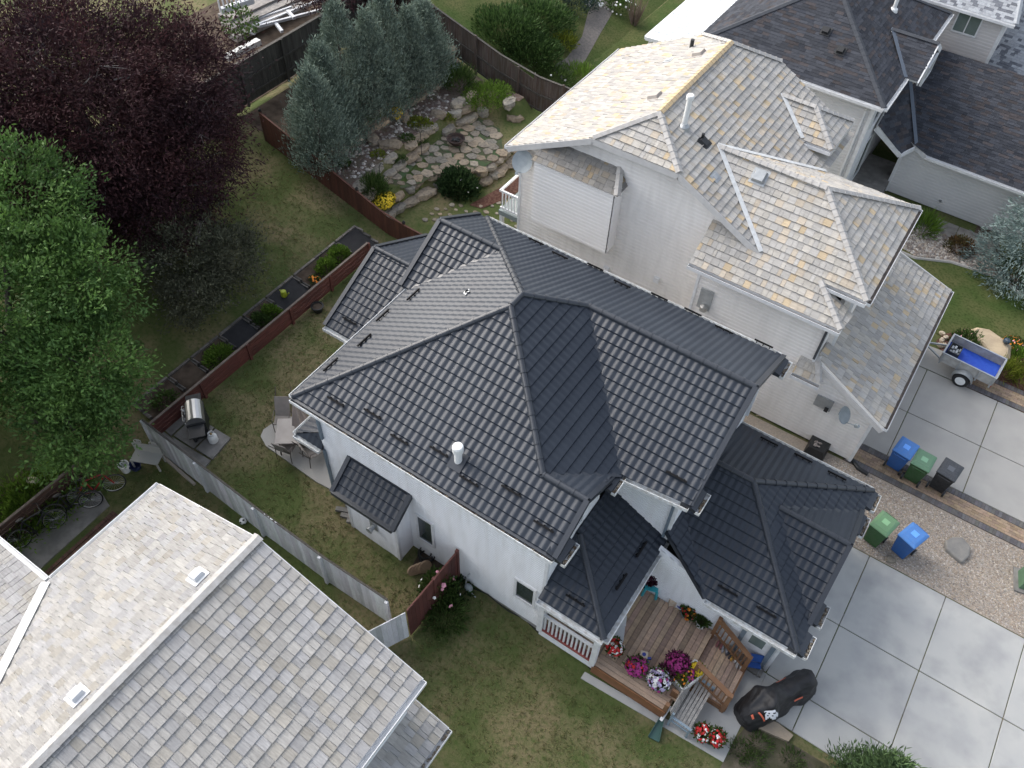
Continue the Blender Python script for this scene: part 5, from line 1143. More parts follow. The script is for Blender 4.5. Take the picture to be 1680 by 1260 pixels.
pot('flower_pot','round pot of magenta petunias on the deck ledge',on(1042,1100,.62),.26,.28,POTG,G1,[(MAG,110,.06),(RED,20,.05)],102,rad=.3)
pot('flower_pot','round pot of white and lilac petunias on the deck ledge',on(1078,1122,.60),.28,.28,LIL,G1,[(WHT,45,.06),(LIL,60,.05),(MAG,30,.05)],103,rad=.33)
pot('flower_pot','bushy dark magenta flowering pot in the middle of the deck edge',on(1108,1095,.60),.24,.3,BLACKP,DPUR,[(MAG,150,.045)],104,rad=.33,dome=.36,n=600)
pot('flower_pot','low dark purple plant beside the white petunias',on(1092,1110,.58),.15,.2,BLACKP,DPUR,[],105,rad=.26)
def planter_box():
    p=on(1128,1112,.62); t=thing('planter_box','white rectangular planter box with yellow and orange flowers','planter',p,R_(-20)); b=MB()
    for s_ in (-1,1): b.box(s_*.2-.02,s_*.2+.02,-.42,.42,0,.26); b.box(-.18,.18,s_*.42-.02,s_*.42+.02,0,.26)
    b.build('box_sides',WPOT,t,world=False); MB().box(-.18,.18,-.4,.4,.02,.2).build('soil',SOIL,t,world=False)
    q=Vector(p)+Vector((0,0,.2))
    r=Matrix.Rotation(R_(-20),4,'Z')
    def cl(x,y,s_,m,fl,seed,lab):
        c=q+r@Vector((x,y,0)); mound('flower_clump',lab,'flowers',c,s_,.24,m,200,.09,.05,seed,flowers=fl)
    cl(.02,.26,.2,GY,[(YEL,90,.045)],111,'yellow chrysanthemums at the top end of the white planter box'); cl(0,0,.18,G1,[(MAG,30,.045),(ORG,12,.045)],112,'magenta and orange flowers in the middle of the white planter box'); cl(-.04,-.26,.2,GY,[(ORG,8,.04)],113,'lime green foliage at the low end of the white planter box')
planter_box()
pot('flower_pot','left pot of red and white impatiens on the concrete walkway',on(1150,1208,.04),.2,.28,BLACKP,G1,[(RED,75,.042),(WHT,34,.045)],121,rad=.25)
pot('flower_pot','right pot of red and white impatiens on the concrete walkway',on(1172,1216,.04),.2,.28,BLACKP,G1,[(RED,85,.042),(WHT,22,.045)],122,rad=.25)
pot('flower_pot','teal pot with orange and yellow marigolds by the garage wall',on(1127,1010,.58),.2,.22,mat('pot_teal',(.16,.24,.25),rough=.5),G1,[(ORG,7,.06),(RED,12,.04)],123)
pot('flower_pot','white bucket pot with low greenery by the garage wall',on(1149,1026,.58),.17,.3,WPOT,G1,[],124,dome=.12)
pot('flower_pot','dark pot with purple plant on the turquoise stool',on(1067,958,1.0),.13,.2,BLACKP,DPUR,[(LIL,6,.03)],125)
TEAL=mat('turquoise_plastic',(.035,.36,.42),rough=.45)
p=on(1066,972,.57); t=thing('stool','turquoise plastic step stool holding a dark pot','stool',p,.3); MB().box(-.19,.19,-.15,.15,.38,.42).build('seat',TEAL,t,world=False)
for a,b_ in ((-1,-1),(1,-1),(-1,1),(1,1)): MB().beam((a*.17,b_*.13,.38),(a*.2,b_*.16,0),.06,.06).build('leg',TEAL,t,world=False)
BAGW=mat('bag_cream',(.60,.54,.44),(.55,.42,.30),scale=14,rough=.7); BLUE=mat('cobalt_blue',(.035,.06,.32),rough=.5)
for px,py,rz,l in ((1104,988,.5,'cream and blue mosaic owl planter near the garage wall'),(1055,1078,.3,'small cream and blue mosaic planter beside the magenta petunias')):
    p=on(px,py,.57); s_=1 if py<1000 else .75; t=thing('mosaic_planter',l,'planter',p,rz); b=MB(); b.box(-.14*s_,.14*s_,-.13*s_,.13*s_,.0,.26*s_); b.build('box',BAGW,t,world=False); MB().lathe((0,0,.26*s_),[(.07*s_,0),(.07*s_,.012),(.05*s_,.012),(.05*s_,.004)],14).build('ring',BLUE,t,world=False)
    MB().obox((.2*s_,-.03,.12*s_),((.9,.3,.1),(-.3,.9,0),(0,0,1)),(.09*s_,.045*s_,.04*s_)).build('arm',BLUE,t,world=False); MB().obox((.14*s_,-.14*s_,.1*s_),((.7,-.7,.1),(.7,.7,0),(0,0,1)),(.1*s_,.035*s_,.03*s_)).build('arm',BLUE,t,world=False)
# grey wicker chair back at the porch edge
p=on(1008,1047,.58); t=thing('porch_chair','pale grey chair at the porch roof edge','chair',p,.4); GRYC=mat('chair_grey',(.42,.43,.43),rough=.6)
MB().box(-.22,.22,-.22,.22,.40,.44).build('seat',GRYC,t,world=False); b=MB(); b.slab([(-.24,.22,.42),(.24,.22,.42),(.2,.3,.85),(0,.32,.93),(-.2,.3,.85)],(0,-1,.1),.03); b.build('backrest',GRYC,t,world=False)
for a,c in ((-1,-1),(1,-1),(-1,1),(1,1)): MB().box(a*.2-.02,a*.2+.02,c*.2-.02,c*.2+.02,0,.4).build('leg',GRYC,t,world=False)
# slatted garden bench
def bench():
    t=thing('bench','weathered slatted garden bench with blue grey iron arms beside the deck','bench',(.42,9.2,.03),R_(88)); WS=mat('bench_slat',(.38,.36,.33),(.26,.245,.23),scale=9,rough=.9,tint=True,bump=.3); IR=mat('bench_iron',(.20,.26,.31),rough=.5)
    for i in range(5): MB().box(-.66,.66,-.26+i*.095,-.26+i*.095+.07,.42,.445).build('seat_slat',WS,t,world=False)
    for i in range(4): MB().obox((0,.27+i*.035,.55+i*.1),((1,0,0),(0,.35,.94),(0,-.94,.35)),(.66,.035,.012)).build('back_slat',WS,t,world=False)
    for s_ in (-1,1):
        b=MB(); b.box(s_*.67-.025,s_*.67+.025,-.27,.3,.36,.41); b.box(s_*.67-.035,s_*.67+.035,-.3,.32,.62,.65); b.box(s_*.67-.025,s_*.67+.025,-.29,-.24,0,.63); b.box(s_*.67-.025,s_*.67+.025,.25,.31,0,.9); b.build('arm_frame',IR,t,world=False)
bench()
# downspout extension chute
b=MB(); pts=[gz(*q,.1) for q in ((1096,1166),(1078,1205),(1065,1212))]
c=thing('splash_chute','dark green downspout splash chute on the lawn by the bench','splash chute',(pts[1].x,pts[1].y,0)); GCH=mat('chute_green',(.03,.085,.075),rough=.5)
a=gz(1085,1180,.12);e=gz(1072,1213,.06); d=(e-a).normalized(); sdv=d.cross(Vector((0,0,1))).normalized()
MB().slab([a-sdv*.06,a+sdv*.06,e+sdv*.15,e-sdv*.15],(0,0,1),.03).build('tray',GCH,c)
for s_ in (-1,1): MB().beam(a+sdv*s_*.06+Vector((0,0,.04)),e+sdv*s_*.15+Vector((0,0,.04)),.015,.08).build('side',GCH,c)
q0=gz(1100,1158,.35);q1=gz(1084,1182,.14); MB().beam(q0,q1,.09,.07).build('spout',TRIM,c)
# folding chair, shoes and clutter by the garage wall
p=on(1226,1056,.05); t=thing('folding_chair','folded bright blue camp chair by the garage wall','chair',(1.35,11.12,.03),.4); BLUC=mat('blue_fabric',(.02,.08,.30),rough=.8)
MB().box(-.2,.2,-.05,.12,.42,.46).build('seat',BLUC,t,world=False); MB().obox((0,.14,.68),((1,0,0),(0,.3,.95),(0,-.95,.3)),(.2,.14,.012)).build('backrest',BLUC,t,world=False)
for s_ in (-1,1): MB().tube([(s_*.2,-.12,0),(s_*.2,.18,.8)],.012,6).build('leg',GALV,t,world=False); MB().tube([(s_*.21,.14,0),(s_*.21,-.06,.45)],.012,6).build('leg',GALV,t,world=False)
SHO=[((.32,11.2),(.25,.1,.1)),((.5,11.16),(.3,.3,.32)),((.68,11.1),(.05,.05,.06)),((.8,11.08),(.45,.25,.05)),((.95,11.06),(.4,.4,.4)),((1.02,10.98),(.35,.34,.33))]
SHL_=['reddish pair of shoes at the deck end of the landing railing','pale grey pair of shoes on the landing','black pair of shoes on the landing','yellow brown pair of shoes on the landing','light pair of shoes near the lower landing post','light grey pair of shoes next to the lower landing post']
SHM=mat('shoe_leather',(1,1,1),rough=.7,tint=True)
for i,((x,y),c_) in enumerate(SHO):
    r=thing('pair_of_shoes',SHL_[i],'shoes',(x,y,.30),RG.uniform(-.4,.4),group='shoes on the landing')
    for s_ in (-1,1):
        b=MB(); b.blob((s_*.055,0,.045),(.042,.13,.045),i,(8,5),.05,c_); b.blob((s_*.055,-.06,.08),(.038,.05,.05),i+9,(8,4),.05,c_); b.build('shoe',SHM,r,world=False)
# ================================================================= covered motorcycle
def moto():
    a=gz(1206,1186,.0);c=gz(1320,1124,.0); d=(c-a); L=d.length; rz=math.atan2(d.y,d.x); t=thing('covered_motorcycle','motorcycle under a black cover parked on the driveway','motorcycle',((a.x+c.x)/2,(a.y+c.y)/2,.03),rz)
    COV=mat('cover_black',(.012,.012,.014),(.020,.020,.022),scale=5,rough=.55,bump=.25,bscale=9); rg=random.Random(6)
    # x along length, half-width at base/top, height
    st=[(-1.0,.10,.05,.42),(-.92,.26,.16,.60),(-.75,.34,.22,.78),(-.55,.40,.26,.95),(-.42,.42,.42,1.08),(-.30,.42,.40,1.10),(-.18,.36,.24,1.02),(.0,.34,.20,.92),(.2,.33,.20,.82),(.42,.32,.21,.80),(.62,.34,.24,.86),(.85,.34,.27,.92),(1.0,.31,.25,.90),(1.08,.24,.18,.72)]
    n=14; vs=[]; k=L/2/1.04
    for x,wb,wt,h in st:
        for j in range(n+1):
            u=j/n; ang=math.pi*u; cy=math.cos(ang); hh=math.sin(ang)**.55; w_=lerp(wb,wt,hh**1.5)
            fold=1.16*(1+.08*math.sin(9*u*3+x*7)+rg.uniform(-.07,.07)); vs.append((x*k+rg.uniform(-.012,.012),math.copysign(abs(cy)**.65,cy)*w_*fold,max(.02,h*hh*(1+.04*math.sin(x*11+u*8)+rg.uniform(-.035,.035)))))
    m_=n+1; fs=[(i*m_+j,(i+1)*m_+j,(i+1)*m_+j+1,i*m_+j+1) for i in range(len(st)-1) for j in range(n)]+[tuple(range(m_)),tuple(reversed([(len(st)-1)*m_+j for j in range(m_)]))]
    b=MB(); b.add(vs,fs); o=b.build('cover',COV,t,smooth=True,world=False); s_=o.modifiers.new('sub','SUBSURF'); s_.levels=2; s_.render_levels=2; tx=bpy.data.textures.new('folds','CLOUDS'); tx.noise_scale=.22; dm=o.modifiers.new('folds','DISPLACE'); dm.texture=tx; dm.strength=.09; dm.mid_level=.5
    ORP=mat('reflective_orange',(.62,.13,.07),rough=.5); WHP=mat('emblem_white',(.72,.74,.78),rough=.6)
    # reflective strips and white head emblem lying on the cover's near side (local -Y)
    def surf(x,u):
        xs=[s[0]*k for s in st]; i=max(i for i in range(len(xs)-1) if xs[i]<=x); tt=(x-xs[i])/(xs[i+1]-xs[i]); r0,r1=st[i],st[i+1]; wb,wt,h=[lerp(r0[q],r1[q],tt) for q in (1,2,3)]
        ang=math.pi*u; hh=math.sin(ang)**.55; return Vector((x,math.copysign(abs(math.cos(ang))**.65,math.cos(ang))*lerp(wb,wt,hh**1.5),h*hh))
    def patch(x0,x1,u0,u1,m,nm,slant=0,nx=6,nu=4,mask=None):
        vs=[];fs=[]
        for i in range(nx+1):
            for j in range(nu+1):
                x=lerp(x0,x1,i/nx)+slant*(j/nu); u=lerp(u0,u1,j/nu); p=surf(x,u); q=surf(x,u+.01)-p; r_=surf(x+.01,u)-p; nn=r_.cross(q).normalized(); nn=nn if nn.z>0 else -nn; vs.append(p*1.0+nn*.06+Vector((0,p.y*.14,0)))
        for i in range(nx):
            for j in range(nu):
                if mask and mask[nu-1-j][i]=='.': continue
                fs.append((i*(nu+1)+j,(i+1)*(nu+1)+j,(i+1)*(nu+1)+j+1,i*(nu+1)+j+1))
        b=MB(); b.add(vs,fs); b.build(nm,m,t,world=False)
    patch(-.80,-.76,.62,.86,ORP,'reflective_strip',.10,2,6); patch(.35,.62,.80,.84,ORP,'reflective_strip',0,6,2); patch(-.95,-.90,.6,.72,ORP,'reflective_strip',0,2,3); patch(.15,.5,.22,.25,ORP,'reflective_strip',0,6,2)
    patch(-.66,-.40,.66,.84,WHP,'emblem',0,9,8,['##...##..','###.###.#','#########','##.##.###','#########','.##.##.#.','..#####..','#######..'])
moto()
b=MB(); pts=[gz(*q,.02) for q in ((1232,1182),(1250,1178),(1275,1188),(1300,1208),(1292,1218),(1262,1205),(1240,1195))]; b.prism([(p.x,p.y) for p in pts],-.05,.12); tag(b.build('flat_rock',mat('sandstone_slab',(.33,.27,.20),(.27,.225,.175),scale=3,rough=.95,bump=.6,bscale=20)),'tan sandstone slab lying beside the covered motorcycle','rock')
# ================================================================= wheeled bins
def bin_(label,p,rz,body,lid,tilt=0):
    t=thing('wheeled_bin',label,'bin',p,rz,group='wheeled waste bins'); bm=mat('bin_'+body[0],body[1],tuple(v*.8+.02 for v in body[1]),scale=6,rough=.6,spec=.35,c3=tuple(v*.7+.06 for v in body[1]),s3=22,f3=.5,bump=.06); lm=mat('binlid_'+lid[0],lid[1],tuple(v*.85+.02 for v in lid[1]),scale=7,rough=.6,spec=.35,c3=tuple(v*.75+.07 for v in lid[1]),s3=25,f3=.5,bump=.06)
    # front at -Y... wheels at +Y ; body tapered
    b=MB(); a=[(-.22,-.24,.05),(.22,-.24,.05),(.22,.18,.05),(-.22,.18,.05)]; c=[(-.29,-.36,.98),(.29,-.36,.98),(.29,.32,.98),(-.29,.32,.98)]
    b.add(a+c,[(3,2,1,0),(0,1,5,4),(1,2,6,5),(2,3,7,6),(3,0,4,7),(4,5,6,7)]); b.box(-.305,.305,-.375,.335,.95,.99); b.build('body',bm,t,world=False)
    l=MB(); l.add([(-.31,-.40,.99),(.31,-.40,.99),(.31,.36,.99),(-.31,.36,.99),(-.31,-.40,1.03),(.31,-.40,1.03),(.31,.36,1.03),(-.31,.36,1.03),(-.22,-.28,1.08),(.22,-.28,1.08),(.22,.22,1.09),(-.22,.22,1.09)],[(0,1,5,4),(1,2,6,5),(2,3,7,6),(3,0,4,7),(4,5,9,8),(5,6,10,9),(6,7,11,10),(7,4,8,11),(8,9,10,11),(3,2,1,0)])
    lo=l.build('lid',lm,t,world=False); md=lo.modifiers.new('bv','BEVEL'); md.width=.025; md.segments=2
    MB().box(-.1,.1,-.1,.1,1.088,1.096).build('lid_badge',mat('lid_badge_'+lid[0],tuple(min(1,v*1.6+.03) for v in lid[1]),rough=.6),lo,world=False)
    h=MB(); h.tube([(-.2,.33,.93),(-.2,.41,.96),(.2,.41,.96),(.2,.33,.93)],.016,6); h.build('handle',bm,t,world=False)
    for s_ in (-1,1):
        w_=MB(); n=14; w_.tube([(s_*.24,.2,.13),(s_*.30,.2,.13)],.13,n); o=w_.build('wheel',BLACKP,t,world=False)
        MB().tube([(s_*.301,.2,.13),(s_*.306,.2,.13)],.06,10).build('hub',GALV,o,world=False)
    MB().box(-.12,.12,-.335,-.325,.62,.66).build('label_plate',TRIM,t,world=False) if False else None
    return t
BL=('blue',(.025,.115,.36));BLL=('blue_lid',(.06,.20,.52));GR=('green',(.025,.085,.022));GRL=('green_lid',(.115,.23,.135));BK=('black',(.015,.016,.018));BKL=('black_lid',(.045,.050,.058)); GR2=('green_b',(.035,.11,.03));GRL2=('green_lid_b',(.13,.26,.13))
PIW=math.pi
bin_('blue wheeled bin at the left end of the row on the neighbour pavers',gz(1460,768,0)+Vector((.08,.15,.03)),R_(172),BL,BLL)
bin_('green wheeled bin in the middle of the row on the neighbour pavers',gz(1488,788,0)+Vector((.08,.15,.03)),R_(176),GR,GRL)
bin_('black wheeled bin at the right end of the row on the neighbour pavers',gz(1530,803,0)+Vector((.08,.15,.03)),R_(172),BK,BKL)
bin_('green wheeled bin standing on the gravel beside the garage corner',gz(1427,889,0)+Vector((.05,.12,.02)),R_(-14),GR2,GRL2)
bin_('blue wheeled bin standing on the gravel beside the driveway',gz(1473,908,0)+Vector((.05,.12,.02)),R_(-20),BL,BLL)
# rocks and service boxes in the gravel
b=MB(); pts=[gz(*q,.1) for q in ((1550,888),(1560,882),(1578,882),(1592,898),(1590,913),(1578,924),(1566,915),(1552,902))]; b.prism([(p.x,p.y) for p in pts],-.05,.16); o=b.build('flat_rock',mat('grey_slab',(.23,.22,.20),(.18,.175,.165),scale=4,rough=.95,bump=.5,bscale=20)); m_=o.modifiers.new('bv','BEVEL'); m_.width=.05; m_.segments=2; tag(o,'flat grey boulder in the middle of the gravel bed','rock')
tag(stone(gz(1460,920,0)+Vector((0,0,.05)),(.17,.12,.08),.4,311),'small tan stone at the foot of the blue bin on the gravel','rock')
def ubox():
    p=gz(1680,955,0); t=thing('utility_box','green utility pedestal box on a concrete pad at the right edge','utility box',(p.x+.1,p.y,.0),.25); GB=mat('utility_green',(.10,.19,.11),(.085,.16,.095),scale=3,rough=.5)
    MB().box(-.42,.42,-.42,.42,0,.08).build('pad',CONCD,t,world=False); b=MB(); a=[(-.3,-.3),(.3,-.3),(.3,.3),(-.3,.3)]; b.add([(x,y,.08) for x,y in a]+[(x*.95,y*.95,.62) for x,y in a]+[(x*.6,y*.6,.74) for x,y in a],[(0,1,5,4),(1,2,6,5),(2,3,7,6),(3,0,4,7),(4,5,9,8),(5,6,10,9),(6,7,11,10),(7,4,8,11),(8,9,10,11)]); b.build('cabinet',GB,t,world=False); MB().box(-.1,.1,-.296,-.29,.3,.5).build('warning_label',mat('label_orange',(.7,.3,.1),rough=.6),t,world=False); MB().box(-.09,.09,-.1,.1,.741,.746).build('top_sticker',TRIM,t,world=False)
ubox()
# gas meter box and black downspout pipe at the neighbour corner
p=gp(1350,718); t=thing('window_well_cover','black plastic window well cover with debris against the cream siding','well cover',(p.x,19.45,0)); b=MB(); b.add([(p.x-.35,19.66,.0),(p.x+.35,19.66,0),(p.x+.35,19.1,0),(p.x-.35,19.1,0),(p.x-.33,19.66,.42),(p.x+.33,19.66,.42),(p.x+.26,19.2,.34),(p.x-.26,19.2,.34)],[(0,4,7,3),(1,2,6,5),(3,7,6,2),(4,5,6,7)]); b.build('hood',BLACKP,t); b=MB(); [b.blob((p.x+RG.uniform(-.15,.15),19.4+RG.uniform(-.12,.12),.4),(.08,.05,.02),i,(5,3),.3) for i in range(5)]; b.build('leaf_debris',mat('debris_grey',(.3,.28,.27),(.12,.1,.09),scale=30,rough=1),t)
b=MB(); b.tube([gz(*q,.09) for q in ((1389,742),(1396,752),(1408,768),(1424,778))],.07,10); tag(b.build('drain_pipe',BLACKP),'black corrugated drain pipe lying on the gravel','drain pipe')
b=MB(); b.tube([gp(a,c,.04) for a,c in ((1240,682),(1262,688),(1285,697),(1305,705),(1320,700),(1345,690))],.014,5); tag(b.build('cord',mat('cord_cream',(.55,.45,.30),rough=.7)),'thin cream cable lying along the cream siding','cable')
# ================================================================= trailer
def trailer():
    p=gz(1570,632,.0); t=thing('trailer','small galvanised utility trailer with a bright blue lined bed','trailer',(p.x+.03,p.y+.75,.03),R_(-4)); BT=mat('trailer_blue',(.012,.06,.42),(.02,.08,.46),scale=8,rough=.6,bump=.2); PLY=mat('trailer_side',(.40,.40,.385),(.30,.29,.27),scale=5,rough=.7)
    L,W_=.95,.58; MB().box(-L,L,-W_,W_,.50,.54).build('floor',GALV,t,world=False); MB().box(-L+.03,L-.03,-W_+.03,W_-.03,.542,.556).build('bed_liner',BT,t,world=False)
    for y in (-W_,W_): MB().box(-L,L,y-.02,y+.02,.50,.88).build('side_panel',PLY,t,world=False); MB().box(-L-.02,L+.02,y-.03,y+.03,.88,.92).build('top_rail',GALV,t,world=False)
    for x in (-L,L): MB().box(x-.02,x+.02,-W_+.02,W_-.02,.50,.88).build('end_panel',PLY,t,world=False); MB().box(x-.03,x+.03,-W_+.03,W_-.03,.88,.915).build('top_rail',GALV,t,world=False)
    for x in (-L+.05,-.3,.4,L-.05):
        MB().box(x-.025,x+.025,-W_-.06,-W_-.021,.42,.88).build('stake',GALV,t,world=False)
    MB().tube([(0,-.8,.3),(0,.8,.3)],.03,8).build('axle',GALV,t,world=False)
    for s_ in (-1,1):
        w_=MB(); w_.lathe((0,0,0),[(.17,-.085),(.27,-.085),(.295,-.05),(.295,.05),(.27,.085),(.17,.085)],22); M=Matrix.Translation((.02,s_*.76,.295))@Matrix.Rotation(math.pi/2,4,'X'); w_.v=[tuple(M@Vector(v)) for v in w_.v]; o=w_.build('tyre',mat('tyre',(.018,.018,.019),rough=.8),t,world=False)
        w_=MB(); w_.lathe((0,0,0),[(.175,-.07),(.175,.092),(.15,.098),(.11,.090),(.05,.094),(.03,.104),(.0,.105)],16); M=Matrix.Translation((.02,s_*.765,.295))@Matrix.Rotation(-s_*math.pi/2,4,'X'); w_.v=[tuple(M@Vector(v)) for v in w_.v]; w_.build('rim',WHITEP,o,world=False)
        b=MB(); n=10; vs=[]
        for j in range(n+1):
            a=math.pi*(.08+.84*j/n); vs+=[(.02+.36*math.cos(a),s_*.63,.295+.36*math.sin(a)),(.02+.36*math.cos(a),s_*.88,.295+.36*math.sin(a))]
        b.add(vs,[(2*j,2*j+1,2*j+3,2*j+2) for j in range(n)]); o=b.build('fender',GALV,t,world=False); sm=o.modifiers.new('so','SOLIDIFY'); sm.thickness=.012
        MB().box(L-.02,L+.02,s_*.5-.05,s_*.5+.05,.42,.48).build('tail_light',mat('tail_red',(.35,.02,.02),rough=.3),t,world=False)
        MB().beam((-L,s_*.4,.45),(-1.7,0,.45),.05,.06).build('drawbar',GALV,t,world=False)
    MB().beam((-1.65,0,.45),(-1.85,0,.45),.07,.07).build('hitch',GALV,t,world=False)
    t2=thing('crate','black plastic crate of tools at the front of the trailer bed','crate',Vector(t.location)+Vector((-.66,.05,.56)),R_(-4)); DK=mat('crate_dark',(.03,.035,.04),(.05,.055,.06),scale=10,rough=.6)
    for s_ in (-1,1): MB().box(s_*.19-.015,s_*.19+.015,-.26,.26,0,.26).build('side',DK,t2,world=False); MB().box(-.175,.175,s_*.26-.015,s_*.26+.015,0,.26).build('side',DK,t2,world=False)
    MB().box(-.18,.18,-.25,.25,.01,.03).build('base',DK,t2,world=False); b=MB()
    for i in range(8): b.box(-.14+.09*(i%4),-.07+.09*(i%4),-.2+.2*(i//4),-.04+.2*(i//4),.03,.16+.05*(i%3))
    b.build('tools',GALV,t2,world=False,kind='stuff')
trailer()
# boulder bed by the trailer
def boulder():
    P=[gz(*q,.3) for q in ((1594,540),(1602,538),(1618,542),(1640,556),(1660,568),(1656,590),(1648,600),(1634,598),(1618,578),(1600,560),(1588,548))]
    c=sum(P,Vector((0,0,0)))/len(P); n=len(P); vs=[(p.x,p.y,-.05) for p in P]+[(p.x,p.y,.32+RG.uniform(-.04,.04)) for p in P]+[(c.x+(p.x-c.x)*.8,c.y+(p.y-c.y)*.8,.47+RG.uniform(-.05,.05)) for p in P]
    fs=[(i,(i+1)%n,n+(i+1)%n,n+i) for i in range(n)]+[(n+i,n+(i+1)%n,2*n+(i+1)%n,2*n+i) for i in range(n)]+[tuple(range(2*n,3*n))]
    b=MB(); b.add(vs,fs); o=b.build('boulder',mat('boulder_sandstone',(.46,.37,.25),(.36,.29,.20),scale=2.5,rough=.95,bump=.9,bscale=12)); tag(o,'large tan sandstone boulder in the mulch bed behind the trailer','rock')
boulder()
p=gz(1650,562,.5); t=thing('garden_frog','small dark blue glazed garden ornament on the tan boulder','ornament',p); NB=mat('navy_glaze',(.03,.05,.075),rough=.3); MB().blob((0,0,.08),(.13,.15,.11),3,(10,7),.05).build('body',NB,t,world=False); MB().blob((.02,-.11,.17),(.08,.08,.07),4,(8,6),.05).build('head',NB,t,world=False)
for i,(px,py) in enumerate(((1545,549),(1550,556),(1544,560),(1541,568),(1547,568))): tag(stone(gp(px,py,.05),(.12,.09,.09),i,330+i,tint=(2.2,2.1,2.0)),['pale cobble farthest from the trailer in the little heap','second pale cobble of the little heap by the mulch bed','middle pale cobble of the little heap by the mulch bed','pale cobble closest to the concrete apron','pale cobble closest to the trailer front'][i],'cobble','pale cobbles by the trailer')
mound('shrub','green and pink spirea bush between the trailer and the boulder','plant',gp(1585,566),.62,.55,G1,1100,.16,.05,140,flowers=[(PNK,20,.03)])
mound('day_lily','lime green grassy clump at the paver edge by the boulder','plant',gp(1648,612),.42,.4,GY,500,.4,.025,141,upb=.9)
mound('day_lily','lime green grassy clump at the right edge of the picture','plant',gp(1682,628),.5,.45,GY,500,.42,.025,142,upb=.9)
mound('shrub','bushy green perennial beside the boulder at the right edge','plant',gp(1675,595),.6,.5,G2,900,.2,.05,143)
mound('ground_cover','orange flowering ground cover behind the boulder','plant',gp(1665,568),.5,.2,G1,350,.1,.05,144,flowers=[(ORG,60,.04),(PNK,25,.04)])
mound('ornamental_grass','green grassy clump in the river rock bed','plant',gp(1513,378),.6,.6,G2,700,.5,.03,145,upb=.9)
mound('shrub','rust and green barberry bush in the river rock bed','plant',gp(1572,410),.6,.6,mat('leaf_rust',(.13,.06,.025),(.09,.09,.025),scale=2,rough=.8,tint=True,trans=.2),1100,.14,.05,146)
mound('shrub','low dark juniper shrub under the blue spruce','plant',gp(1670,450),(.9,1.2),.6,G3,1800,.2,.04,147)
# ================================================================= back garden furniture and clutter
def grill():
    p=gp(330,712); t=thing('grill','black and stainless gas grill on the slab pad by the white fence','grill',(p.x-.05,p.y+.1,.66),R_(-38)); DK=mat('grill_black',(.016,.017,.019),rough=.45)
    MB().box(-.42,.42,-.27,.27,.12,.82).build('cart',DK,t,world=False); MB().box(-.46,.46,-.29,.29,.82,.9).build('firebox',DK,t,world=False)
    b=MB(); n=10; vs=[]
    for x in (-.4,.4):
        for j in range(n+1): a=math.pi*j/n; vs.append((x,.28*math.cos(a),.9+.27*math.sin(a)))
    b.add(vs,[(j,j+1,n+2+j,n+1+j) for j in range(n)]+[tuple(range(n,-1,-1)),tuple(range(n+1,2*n+2))]); o=b.build('lid',STEEL,t,world=False); MB().tube([(-.3,-.3,1.0),(-.3,-.35,1.02),(.3,-.35,1.02),(.3,-.3,1.0)],.014,6).build('lid_handle',STEEL,o,world=False)
    MB().box(.48,.95,-.24,.24,.84,.88).build('side_shelf',DK,t,world=False); MB().box(-.82,-.48,-.24,.24,.84,.88).build('side_shelf',DK,t,world=False)
    for i in range(4): MB().tube([(-.3+.2*i,-.3,.86),(-.3+.2*i,-.33,.86)],.03,10).build('knob',STEEL,t,world=False)
    for x in (-.38,.38):
        for y in (-.22,.22): MB().lathe((x,y,0),[(.06,0),(.06,.1),(.03,.12)],10).build('caster',BLACKP,t,world=False)
    q=gp(352,726); t=thing('propane_tank','white propane tank beside the gas grill','propane tank',(q.x,q.y,.65)); MB().lathe((0,0,0),[(.1,0),(.12,.02),(.155,.07),(.155,.28),(.12,.36),(.05,.39)],18).build('cylinder',WHITEP,t,world=False,smooth=False); MB().lathe((0,0,.38),[(.1,0),(.1,.09),(.09,.09),(.09,.0)],16).build('collar',WHITEP,t,world=False); MB().lathe((0,0,.38),[(.03,0),(.03,.07),(.015,.08)],8).build('valve',mat('brass',(.35,.24,.08),rough=.4,metal=.8),t,world=False)
    q=gp(310,678); t=thing('hose_reel','white rimmed round pot on the pad beside the grill','pot',(q.x,q.y,.64)); MB().lathe((0,0,0),[(.13,0),(.17,.3),(.2,.3),(.2,.33),(.15,.33),(.12,.06)],16).build('pot_wall',WHITEP,t,world=False); MB().lathe((0,0,.05),[(.11,0),(.14,.2)],12).build('soil',SOIL,t,world=False)
grill()
TAU=mat('taupe_sling',(.25,.225,.205),(.21,.19,.175),scale=6,rough=.8); BRZ=mat('bronze_frame',(.075,.06,.05),rough=.5)
